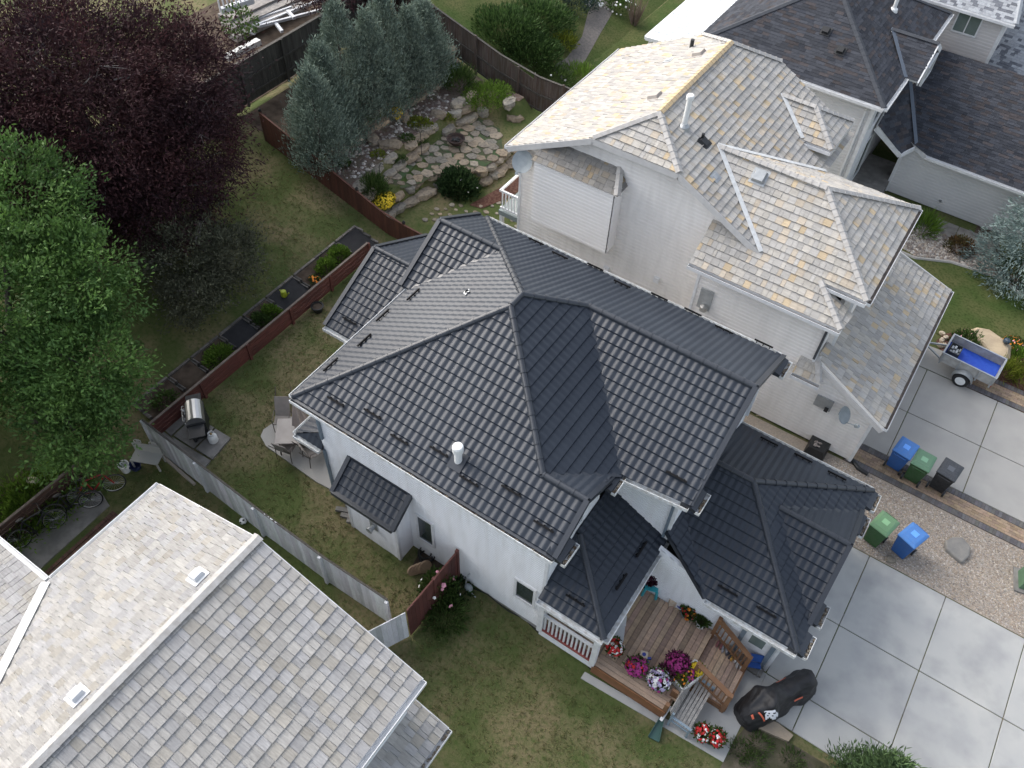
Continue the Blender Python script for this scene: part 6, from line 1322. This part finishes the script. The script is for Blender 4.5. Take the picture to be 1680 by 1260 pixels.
def patio_set():
    p=gz(494,706,1.37); t=thing('patio_table','large taupe patio table behind the house corner','table',(p.x,p.y,.655),R_(38)); b=MB(); b.box(-.8,.8,-.5,.5,.69,.72); o=b.build('tabletop',mat('table_taupe',(.30,.275,.255),(.24,.22,.205),scale=3,rough=.5),t,world=False); m=o.modifiers.new('bv','BEVEL'); m.width=.015
    for a in (-1,1):
        for c in (-1,1): MB().tube([(a*.7,c*.42,0),(a*.66,c*.38,.69)],.025,8).build('leg',BRZ,t,world=False)
    # folded umbrella standing through the table
    u=thing('patio_umbrella','folded taupe patio umbrella standing in the table','umbrella',(p.x+.05,p.y+.05,.655)); MB().tube([(0,0,0),(0,0,2.55)],.022,8).build('pole',BRZ,u,world=False)
    prof=[(.03,2.5),(.07,2.35),(.10,2.0),(.16,1.6),(.21,1.25),(.24,1.02)]; n=24; vs=[]
    for r,z in prof:
        for j in range(n): k=r*(1+.28*(1 if j%3==0 else -.35)); vs.append((k*math.cos(2*math.pi*j/n),k*math.sin(2*math.pi*j/n),z))
    b=MB(); b.add(vs,[(i*n+j,i*n+(j+1)%n,(i+1)*n+(j+1)%n,(i+1)*n+j) for i in range(len(prof)-1) for j in range(n)]); b.build('canopy',mat('umbrella_taupe',(.38,.32,.29),(.33,.28,.255),scale=4,rough=.9),u,world=False); MB().lathe((0,0,2.5),[(.03,0),(.02,.1),(.005,.12)],8).build('finial',BRZ,u,world=False); MB().lathe((0,0,0),[(.25,0),(.25,.05),(.05,.08)],16).build('base',BRZ,u,world=False)
    def chair(label,px,py,rz,zz,rec=.25):
        q=gz(px,py,zz); c=thing('patio_chair',label,'chair',(q.x,q.y,.655),rz,group='taupe patio chairs')
        MB().obox((0,0,.42),((1,0,0),(0,1,0),(0,0,1)),(.24,.24,.012)).build('seat',TAU,c,world=False); MB().obox((0,.30,.70),((1,0,0),(0,rec,1-rec/3),(0,-(1-rec/3),rec)),(.24,.33,.012)).build('backrest',TAU,c,world=False)
        for s_ in (-1,1):
            MB().tube([(s_*.26,-.26,0),(s_*.26,-.24,.6),(s_*.26,.2,.62),(s_*.26,.26,.45),(s_*.26,.3,0)],.014,6).build('arm_frame',BRZ,c,world=False); MB().tube([(s_*.25,.22,.42),(s_*.25,.22+rec*1.15,1.02)],.014,6).build('back_frame',BRZ,c,world=False)
        MB().tube([(-.25,-.24,.42),(.25,-.24,.42)],.014,6).build('front_rail',BRZ,c,world=False)
    chair('reclined taupe patio chair at the far end of the table',462,683,R_(35),1.2,.55); chair('taupe sling patio chair on the near side of the table',474,742,R_(195),.75); chair('taupe patio chair half hidden under the small dark roof',517,750,R_(160),.7)
patio_set()
p=gp(400,858); t=thing('soccer_ball','worn white soccer ball on the grass beside the white fence','ball',(p.x,p.y,.72))
b=MB(); b.blob((0,0,0),(.11,.11,.11),0,(14,9),0); b.build('skin',WHITEP,t,world=False,smooth=True); rg=random.Random(5)
for i in range(9):
    th,ph=math.acos(1-2*(i+.5)/9),i*2.4; d=Vector((math.sin(th)*math.cos(ph),math.sin(th)*math.sin(ph),math.cos(th))); u=d.cross(Vector((.2,.5,.8))).normalized(); w_=d.cross(u); MB().add([d*.111]+[(d*.106+(u*math.cos(j*1.2566)+w_*math.sin(j*1.2566))*.036) for j in range(5)],[(0,1+j,1+(j+1)%5) for j in range(5)]).build('panel',BLACKP,t,world=False)
# ---- bicycles
def bicycle(label,p,rz,lean,fm):
    t=thing('bicycle',label,'bicycle',p,rz,group='parked bicycles'); Lm=Matrix.Rotation(lean,4,'X')
    def add(b,n,m,par=t):
        b.v=[tuple(Lm@Vector(v)) for v in b.v]; return b.build(n,m,par,world=False)
    for x in (-.52,.52):
        b=MB(); n=28; b.tube([(x+.33*math.cos(2*math.pi*j/n),0,.34+.33*math.sin(2*math.pi*j/n)) for j in range(n+1)],.021,6,False); w_=add(b,'wheel',BLACKP)
        b=MB(); b.tube([(x+.305*math.cos(2*math.pi*j/n),0,.34+.305*math.sin(2*math.pi*j/n)) for j in range(n+1)],.009,5,False)
        for j in range(10): a=math.pi*j/10; b.tube([(x+.3*math.cos(a),0,.34+.3*math.sin(a)),(x-.3*math.cos(a),0,.34-.3*math.sin(a))],.003,4,False)
        add(b,'rim',STEEL,w_)
    S_=Vector((-.18,0,.82));B_=Vector((-.08,0,.32));H_=Vector((.36,0,.84));R0=Vector((-.52,0,.34));F0_=Vector((.52,0,.34))
    b=MB()
    for a,c in ((S_,B_),(S_,H_),(B_,H_+Vector((.02,0,-.1))),(B_,R0),(S_,R0),(H_,F0_)): b.tube([a,c],.02,6)
    add(b,'frame',fm); b=MB(); b.tube([(.36,0,.84),(.35,0,.98)],.016,6); b.tube([(.26,-.3,1.0),(.37,-.2,1.0),(.37,.2,1.0),(.26,.3,1.0)],.014,6); add(b,'handlebar',BLACKP)
    b=MB(); b.blob((-.2,0,.93),(.14,.07,.03),1,(8,5),.05); b.tube([S_,S_+Vector((-.02,0,.1))],.015,6); add(b,'saddle',BLACKP); b=MB(); b.tube([(-.08,-.06,.32),(-.08,-.06,.15)],.012,5); b.tube([(-.08,.06,.32),(-.08,.06,.49)],.012,5); b.tube([(-.08,-.05,.32),(-.08,.05,.32)],.07,12); add(b,'crankset',BLACKP)
BKF=mat('bike_dark',(.02,.022,.026),rough=.4); 
bicycle('dark bicycle leaning on the brown slat screen',gz(70,880,.66),R_(75),R_(-14),BKF); bicycle('dark bicycle standing under the green tree branches',gz(126,842,.66),R_(60),R_(-10),BKF); bicycle('bicycle with a red frame under the green tree',gz(165,815,.66),R_(62),R_(-10),mat('bike_red',(.28,.012,.015),rough=.4))
p=gp(208,772); t=thing('bucket','white plastic bucket under the green tree','bucket',(p.x,p.y,.61)); MB().lathe((0,0,0),[(.13,0),(.15,.36),(.165,.36),(.165,.32),(.14,.32),(.12,.03)],18).build('pail',WHITEP,t,world=False); MB().tube([(-.15,0,.34),(-.1,.1,.39),(.1,.1,.39),(.15,0,.34)],.006,5).build('bail',GALV,t,world=False)
p=gp(224,768); t=thing('toy','small dark blue plastic tub beside the white bucket','tub',(p.x,p.y,.61)); MB().lathe((0,0,0),[(.14,0),(.19,.2),(.2,.2),(.17,.18),(.12,.03)],16).build('tub_wall',mat('navy_plastic',(.02,.03,.10),rough=.5),t,world=False)
def ornate():
    p=gp(250,765); t=thing('garden_bench','ornate white garden bench at the end of the white fence','bench',(p.x-.1,p.y,.6),R_(25)); IV=mat('ivory_iron',(.40,.40,.38),rough=.7)
    MB().box(-.45,.45,-.2,.2,.38,.42).build('seat',IV,t,world=False)
    b=MB(); b.box(-.45,.45,.2,.24,.40,.8); b.build('backrest',IV,t,world=False)
    for s_ in (-1,1):
        b=MB(); n=16; b.tube([(s_*.25+(.02+.16*j/n)*math.cos(j*.75),.26,.85+(.02+.12*j/n)*math.sin(j*.75)) for j in range(n)],.02,5); b.build('scroll',IV,t,world=False)
        for y in (-.18,.2): MB().box(s_*.42-.025,s_*.42+.025,y-.02,y+.02,0,.38).build('leg',IV,t,world=False)
ornate()
b=MB(); q=[gp(a,c,.05) for a,c in ((262,745),(320,796))]; b.beam(q[0],q[1],.09,.09); tag(b.build('timber',mat('timber_pale',(.36,.32,.28),rough=.9)),'pale timber lying along the foot of the white fence','timber')
# firewood rounds and dark clutter behind the maroon panel
WRL=['front sawn wood round facing the maroon fence panel','second sawn wood round behind the front one','third sawn wood round in the row by the maroon panel','last and smallest sawn wood round in the row by the maroon panel']
for i,(px,py,s_) in enumerate(((698,935,.21),(690,937,.19),(684,939,.18),(678,941,.17))):
    p=gp(px,py); d=Vector((.8,-.3,.35)).normalized(); a=Vector((p.x,p.y,p.z+.2)); b=MB(); b.tube([a-d*.03,a+d*.03],s_,16); tag(b.build('wood_round',mat('wood_round',(.36,.26,.17),(.30,.21,.14),scale=9,rough=.9)),WRL[i],'wood round','wood rounds behind the maroon panel')
b=MB(); b.prism(pxy([(675,930),(690,905),(735,925),(705,950)]),.3,lambda x,y:zt(x,y)+.015); struct(b.build('soil_strip',SOIL))
t=thing('hose_pile','tangle of black hose behind the maroon fence panel','hose',gp(700,915)); b=MB(); rg=random.Random(2); o=Vector(t.location)
b.tube([o+Vector((.22*math.cos(j*.55)*(1+.3*math.sin(j*.31)),.22*math.sin(j*.55)*(1+.3*math.cos(j*.27)),.04+.012*j*.6)) for j in range(40)],.025,6); b.build('coil',BLACKP,t)
t=thing('planter_edging','row of small concrete edging blocks beside the side bay','edging',gp(572,842))
for i,(px,py) in enumerate(((562,838),(570,848),(580,857),(578,832))): q=gp(px,py); MB().obox((q.x,q.y,q.z+.05),(Vector((.9,.4,0)).normalized(),Vector((-.4,.9,0)).normalized(),(0,0,1)),(.2,.07,.06)).build('block',CONCD,t)
# garden hose along the wall and faucet
b=MB(); b.tube([gy(770,962,8.7),gy(800,975,8.68),gz(818,990,.3),gz(835,1003,.15),gz(860,1015,.04),gz(885,1040,.03),gz(915,1047,.03),gz(945,1050,.04),gz(950,1075,.03),gz(975,1105,.03),gz(1000,1113,.03),gz(1015,1100,.25),gz(1018,1085,.5)],.018,6); tag(b.build('garden_hose',BLACKP),'black garden hose running along the foundation to the deck','hose')
p=gp(775,965); t=thing('meter_assembly','grey gas meter and valves against the white house wall','gas meter',(p.x,8.5,p.z)); b=MB(); b.blob((0,0,.35),(.14,.1,.16),2,(10,7),.05); b.build('meter_body',mat('meter_grey',(.24,.27,.29),rough=.5),t,world=False); b=MB(); b.tube([(-.1,.2,.8),(-.1,.05,.8),(-.1,0,.5)],.02,6); b.tube([(.1,0,.5),(.1,0,.1),(.25,0,.0)],.02,6); b.build('pipes',GALV,t,world=False)
# ================================================================= yards beyond the fences
CST=mat('paver_terrace',(.30,.28,.26),(.20,.19,.18),scale=7,rough=.95,bump=.5,bscale=30)
sheet('back_lot_soil',[(-26.35,16),(-26.35,30),(-34,32),(-34,16)],SOIL,dz=.02,res=1.0)
def lumber(label,a,b_,z,w_=.1,h=.12,m=None): 
    t=MB(); t.beam(gz(*a,z),gz(*b_,z),w_,h); return tag(t.build('beam',m or mat('beam_white',(.52,.54,.57),(.42,.44,.47),scale=4,rough=.6)),label,'beam')
lumber('long pale beam lying on the bare soil behind the back fence',(405,48),(545,-8),3.1,.12); lumber('second long pale beam parallel to the first on the bare soil',(398,40),(478,12),3.12,.1); lumber('pale beam crossing the others at an angle on the bare soil',(425,43),(540,13),3.25,.12); lumber('short pale cross piece near the long beams',(472,18),(483,30),3.3,.14); lumber('short pale cross piece at the near end of the crossing beam',(452,38),(463,52),3.2,.14); lumber('short white offcut next to the young tree',(408,52),(418,55),3.1,.1)
for i in range(3):
    a,c=gz(368+i*5,32+i*14,3.0+.1*(2-i)),gz(470+i*12,-14+i*10,3.0+.1*(2-i)); b=MB(); b.beam(a,c,.9,.25); struct(b.build('terrace_step',CST))
t=thing('deck_corner','corner of a white railed deck at the top edge','deck',gz(385,5,4)); a,c=gz(362,18,3.8),gz(415,0,3.8); MB().beam(a,c,.25,.25).build('rim_board',mat('deck_paint',(.45,.47,.49),rough=.6),t); 
for i in range(9): p=a.lerp(c,i/8); MB().box(p.x-.03,p.x+.03,p.y-.03,p.y+.03,p.z,p.z+.9).build('baluster',TRIM,t)
t=thing('sapling','young broad leaved sapling behind the back fence','tree',gz(404,88,2.95)); o=Vector(t.location); MB().tube([o,o+Vector((0,0,1.5))],[.03,.015],6).build('trunk',WOODG,t); r=np.random.default_rng(4); P,v=ellip(r,350,o+Vector((0,0,1.5)),(.75,.75,.6)); leaf_cloud('crown',P,v+r.normal(size=v.shape)*.6,.2,.1,G1,t,4)
b=MB(); p=gz(388,70,3.1); b.beam(gz(372,95,3.2),gz(425,68,3.2),.3,.25); tag(b.build('pipe_stack',WPOT),'white covered bundle beside the sapling','bundle')
# yard to the right of the rock garden
gpth=pxy([(905,110),(930,95),(955,60),(965,20),(985,-10),(1020,-10),(1000,30),(985,55),(960,100),(925,135)]); sheet('gravel_path',gpth,mat('grey_gravel',(.17,.155,.14),(.12,.11,.105),scale=9,rough=1,bump=1,bscale=40),dz=.02,res=.5)
for hi,(px,py,ra,hh_,lb) in enumerate(((830,50,2.2,.9,'left part of the sprawling green shrubs behind the dark stained fence'),(885,35,2.0,.8,'right part of the sprawling green shrubs at the top edge'),(868,85,1.8,.7,'near part of the sprawling green shrubs by the gravel path'))): mound('sprawling_shrub',lb,'shrub',gp(px,py),(ra,ra*.85),hh_,G3,4500,.22,.06,201+hi*31,tint=((.5,.6,.45),(1.9,1.8,1.4)))
mound('shrub','yellow green bush at the edge of the gravel path','plant',gp(925,75),.7,.7,GY,700,.2,.06,202); mound('shrub','blue green shrub at the top of the gravel path','plant',gp(948,12),1.1,.8,mat('leaf_bluegreen',(.03,.06,.05),(.022,.045,.04),scale=3,rough=.8,tint=True),1500,.16,.05,203)
mound('daisies','clump of white daisies at the top edge','plant',gp(1015,12),(1.1,.9),.5,G1,900,.2,.05,204,flowers=[(WHT,60,.06)]); mound('daisies','small white flowers beside the blue green shrub','plant',gp(975,8),.5,.4,G1,300,.15,.05,205,flowers=[(WHT,25,.08)])
mound('meadow_plants','loose wild greenery along the gravel path','plant',gp(905,125),(1.4,.7),.5,G1,1200,.25,.04,206,flowers=[(WHT,10,.05)]); mound('meadow_plants','tall grass tuft under the shake roof edge','plant',gp(960,128),(1.6,.8),.4,G2,1300,.3,.03,207,upb=.9)
t=thing('dead_shrub','bare brown twiggy shrub beside the white patio cover','shrub',gp(1040,40)); b=MB(); rg=random.Random(8); o=Vector(t.location)
for i in range(60): a=rg.uniform(0,6.28); q=rg.uniform(.2,.9); b.tube([o+Vector((.15*math.cos(a),.15*math.sin(a),0)),o+Vector((q*math.cos(a)*.7,q*math.sin(a)*.7,rg.uniform(.8,1.7)))],[.02,.006],4,False)
b.build('twigs',mat('dead_wood',(.14,.095,.07),(.22,.17,.14),scale=5,rough=.9),t)
mound('shrub','rounded evergreen shrub between the two far houses','plant',gz(1600,128,.2)+Vector((0,0,0)),(1.0,.9),1.3,G3,1600,.16,.06,208); mound('shrub','smaller yellow green shrub between the two far houses','plant',gz(1568,112,.3),.7,1.0,G1,800,.16,.06,209); mound('shrub','dark shrub at the end of the row between the far houses','plant',gz(1640,150,.2),.8,1.0,G3,900,.16,.06,210)
mound('rose_bush','climbing rose with pale pink flowers against the maroon fence panel','plant',gp(722,978),(.62,.6),1.35,G1,1500,.13,.06,211,flowers=[(PNK,10,.07),(WHT,9,.06)]); mound('shrub','low green perennial at the foot of the rose','plant',gp(728,1012),(.75,.7),.4,G1,1000,.2,.04,212); mound('shrub','small leafy plant by the wall next to the rose','plant',gp(752,968),.45,.4,G3,500,.15,.05,213,flowers=[(YEL,2,.05)])
for i,(px,py) in enumerate(((30,830),(10,860),(75,812))): mound('weeds','bright weedy greenery beyond the brown slat screen','plant',gp(px,py),(1.5,1.3),.4,G2,1500,.2,.06,220+i,group='weeds beyond the slat screen')
b=sheet('leaf_bed',pxy([(45,800),(80,770),(115,790),(110,830),(70,850)]),SOIL,dz=.03)
p=gp(57,793); tag(stone(p+Vector((0,0,.1)),(.2,.15,.12),.3,350,tint=(2.4,2.4,2.4)),'white stone on the bare bed under the green tree','rock')
# ================================================================= trees
BARK=mat('bark_grey',(.11,.095,.082),(.06,.052,.045),scale=5,rough=.95,bump=.8,bscale=14,stretch=(4,4,.8)); TWIG=mat('twig_grey',(.17,.155,.15),(.12,.11,.105),scale=4,rough=.9)
def tree(name,label,base,blobs,nc,nl,L,Wd,m,seed,tint,spread=.55,trunk=.22,droop=0.0,twigs=0,group=None,dirup=.2):
    r=np.random.default_rng(seed); t=thing(name,label,'tree',base,group=group); base=Vector(base); cs=[]
    vol=np.array([b[1][0]*b[1][1]*b[1][2] for b in blobs])**.67; vol/=vol.sum()
    top=max(b[0][2] for b in blobs)
    mid=Vector(blobs[0][0]); fork=base.lerp(Vector((mid.x,mid.y,max(base.z+1.2,mid.z-blobs[0][1][2]*.35))),1)
    MB().tube([base-Vector((0,0,.2)),base.lerp(fork,.5)+Vector((.08,-.05,0)),fork],[trunk*1.25,trunk,trunk*.75],10).build('trunk',BARK,t)
    for c,rad in blobs:
        c=Vector(c); MB().tube([fork-Vector((0,0,.3)),fork.lerp(c,.5)+Vector((0,0,.25)),c],[trunk*.5,trunk*.3,trunk*.12],7).build('limb',BARK,t)
    P=[];D=[];K=[];tw=MB(); rr=random.Random(seed)
    for (c,rad),f in zip(blobs,vol):
        n=max(6,int(nc*f)); Q,v=ellip(r,n,c,rad,.35); kk=r.random(n); ex=r.random(n)<.16; Q[ex]=np.array(c)+(Q[ex]-np.array(c))*r.uniform(1.05,1.25,ex.sum())[:,None]*np.array([1,1,1.05])
        for q,vv,k in zip(Q,v,kk):
            h=(q[2]-c[2])/rad[2]; sp=spread*r.uniform(.45,1.3)
            pts=q+r.normal(size=(nl,3))*sp*np.array([.5,.5,.36]); P.append(pts); d=vv+np.array([0,0,dirup-droop])+r.normal(size=(nl,3))*.7; D.append(d); K.append(np.full(nl,k))
        for _ in range(int(twigs*f)):
            i=rr.randrange(n); a=Vector(c).lerp(Vector(Q[i]),.55); e=Vector(c).lerp(Vector(Q[i]),1.08)+Vector((0,0,-droop*.6)); mm=a.lerp(e,.5)+Vector((rr.uniform(-.3,.3),rr.uniform(-.3,.3),rr.uniform(0,.3))); tw.tube([a,mm,e],[.03,.018,.006],4,False)
            for _k in range(2): tw.tube([mm,mm.lerp(e,.6)+Vector((rr.uniform(-.5,.5),rr.uniform(-.5,.5),rr.uniform(-.3,.3)))],[.012,.004],4,False)
    if twigs: tw.build('twigs',TWIG,t,kind='stuff')
    leaf_cloud('crown',np.concatenate(P),np.concatenate(D),L,Wd,m,t,seed,tint,clump=np.concatenate(K)); return t
LM=mat('leaf_maroon',(.048,.023,.026),(.035,.020,.026),scale=.5,rough=.75,tint=True,trans=.12,spec=.2)
LG=mat('leaf_tree_green',(.095,.18,.052),(.072,.15,.045),scale=.6,rough=.6,tint=True,trans=.22,spec=.3)
LO=mat('leaf_olive',(.075,.082,.056),(.058,.066,.045),scale=.8,rough=.8,tint=True,trans=.15,spec=.2)
tree('purple_tree','huge dark maroon leaved tree in the top left corner',(-25.6,12.6,2.7),[((-25.6,12.8,7.0),(4.6,4.8,3.6)),((-23.0,14.6,5.2),(2.3,2.3,2.3)),((-22.6,12.6,4.4),(2.1,2.2,1.9)),((-24.2,15.8,6.8),(2.3,2.2,2.2)),((-25.5,9.6,6.0),(3.2,2.6,2.8)),((-28.5,12.5,7.5),(3.2,4,3.0)),((-25.4,12.4,5.2),(3.4,3.4,2.2))],1900,95,.17,.05,LM,301,((.45,.45,.5),(1.7,1.35,1.2)),spread=.75,trunk=.35,droop=.25,twigs=70,dirup=.25)
tree('purple_tree','smaller maroon leaved tree behind the blue green junipers',(-27.4,28.2,2.9),[((-27.4,27.6,5.2),(2.0,2.6,1.5)),((-26.6,29.0,4.6),(1.5,1.6,1.3))],230,60,.2,.055,LM,302,((.5,.45,.5),(1.6,1.35,1.2)),spread=.65,trunk=.16,twigs=20)
tree('maple_tree','tall bright green broad leaved tree at the left edge',(-20.8,5.0,.9),[((-20.9,5.6,5.6),(3.0,3.2,3.2)),((-18.4,6.2,4.6),(1.9,1.8,1.9)),((-22.4,8.2,7.2),(2.2,2.0,2.0)),((-17.6,4.9,3.4),(1.5,1.3,1.4)),((-22.2,3.6,4.8),(2.6,2.2,2.3)),((-19.6,7.9,6.0),(1.6,1.5,1.6))],1150,85,.15,.065,LG,303,((.40,.48,.42),(1.7,1.55,1.25)),spread=.5,trunk=.24,dirup=.35)
tree('olive_tree','dark olive leaved small tree between the maroon tree and the garden beds',(-20.9,11.9,1.45),[((-20.6,11.9,3.1),(1.7,1.9,1.5)),((-20.0,12.9,2.8),(1.2,1.2,1.2)),((-19.9,10.9,2.5),(1.0,1.0,.9))],330,60,.13,.05,LO,304,((.5,.5,.5),(1.9,1.8,1.7)),spread=.5,trunk=.1,twigs=20)
LJ=mat('leaf_juniper',(.20,.25,.21),(.16,.205,.17),scale=.9,rough=.8,tint=True,trans=.1,spec=.2)
def conifer(name,label,base,h,rad,n,m,seed,group=None,tier=False,L=.26,Wd=.045,z0=.15,tint=((.45,.5,.5),(1.6,1.55,1.5))):
    r=np.random.default_rng(seed); t=thing(name,label,'tree',base,group=group); b=Vector(base); MB().tube([b-Vector((0,0,.1)),b+Vector((0,0,h*.92))],[.09,.012],7).build('trunk',BARK,t)
    nc=n//26; u=r.random(nc)**1.5; th=r.uniform(0,2*np.pi,nc); k=np.where(r.random(nc)<.75,r.uniform(.8,1.08,nc),r.uniform(.3,.8,nc)); rr=rad*(1-u)**.72*k*(1+.22*np.sin(3*th+seed)+.15*np.sin(7*u*6+th*2))
    C=np.stack([b.x+rr*np.cos(th),b.y+rr*np.sin(th),b.z+z0+u*(h-z0)],1); out=np.stack([np.cos(th),np.sin(th),np.zeros(nc)],1)
    P=np.repeat(C,26,0)+r.normal(size=(nc*26,3))*np.array([.13,.13,.16]); D=np.repeat(out,26,0)*(1.0 if tier else .55)+np.array([0,0,.15 if tier else .9])+r.normal(size=(nc*26,3))*.38
    leaf_cloud('foliage',P,D,L,Wd,m,t,seed,tint,clump=np.repeat(r.random(nc),26)); return t
ORD=['first','second','third','fourth','fifth','sixth','seventh']
for i,(y,tp,x,rd) in enumerate(((19.75,6.0,-21.9,1.3),(21.0,6.2,-22.5,1.15),(22.4,7.2,-22.8,1.35),(23.6,6.5,-22.3,1.2),(24.9,6.8,-22.6,1.3),(26.0,5.7,-22.2,1.15),(27.2,5.5,-22.4,1.2))):
    conifer('juniper','%s blue green juniper of the row, counted from the red brown fence'%ORD[i],(x,y,2.35),tp-2.35,rd,16000,LJ,400+i,group='row of junipers',L=.17,Wd=.04,tint=((.28,.32,.30),(1.5,1.5,1.45)))
LS=mat('leaf_spruce',(.19,.25,.24),(.15,.21,.20),scale=1,rough=.8,tint=True,trans=.05)
conifer('blue_spruce','pale blue spruce at the right edge above the curved lawn',(3.75,32.6,0),5.6,1.75,16000,LS,420,tier=True,L=.2,Wd=.04)
conifer('young_pine','dark green young pine at the bottom edge beside the driveway',(5.05,9.8,0),2.6,.78,12000,mat('leaf_pine',(.075,.13,.045),(.055,.10,.036),scale=2,rough=.8,tint=True),421,L=.2,Wd=.035)
# ================================================================= grass tufts for relief
def tufts(name,polys,n,seed,m,label):
    r=random.Random(seed); P=[];D=[]
    bb=[(min(p[0] for p in q),max(p[0] for p in q),min(p[1] for p in q),max(p[1] for p in q)) for q in polys]; ar=[(b[1]-b[0])*(b[3]-b[2]) for b in bb]
    while len(P)<n:
        k=r.choices(range(len(polys)),ar)[0]; x=r.uniform(bb[k][0],bb[k][1]);y=r.uniform(bb[k][2],bb[k][3])
        if inside(polys[k],x,y):
            z=zt(x,y)
            for _ in range(5): P.append((x+r.uniform(-.06,.06),y+r.uniform(-.06,.06),z)); D.append((r.uniform(-.8,.8),r.uniform(-.8,.8),.7))
    o=leaf_cloud(name,np.array(P),np.array(D),.06,.02,m,None,seed,((.8,.85,.75),(1.5,1.4,1.3)),kind='stuff'); o['label']=label; o['category']='grass'
LB=mat('grass_blade',(.095,.108,.042),(.16,.14,.075),scale=.6,rough=.9,tint=True,trans=.2,spec=.1)
tufts('grass',[[(-17.6,6.7),(-7,6.6),(-7,8.1),(-10.5,8.1),(-12,8.6),(-13.4,10.4),(-14.9,12.2),(-14.9,17.6),(-17.6,17.6)],[(-6.9,4.7),(-3.9,4.7),(3,4),(3,8.2),(-2.4,8.2),(-4.2,8.6),(-6.8,8.6)],[(-26,13),(-19.2,13),(-19.2,18.9),(-24.3,18.9)],[(-17,4.7),(-7.8,4.7),(-7.8,6.3),(-17,6.3)]],46000,3,LB,'short dry grass of the lawns round the white house')
for i,(px,py,lb) in enumerate(((1215,1232,'grass clump in the worn soil next to the flower pots'),(1248,1222,'grass clump in the worn soil below the sandstone slab'),(1300,1245,'grass clump in the worn soil along the driveway edge'),(1235,1250,'grass clump at the bottom edge in the worn soil'))): mound('grass_clump',lb,'grass',gp(px,py),(.35,.3),.12,G1,350,.14,.02,500+i,upb=.8)
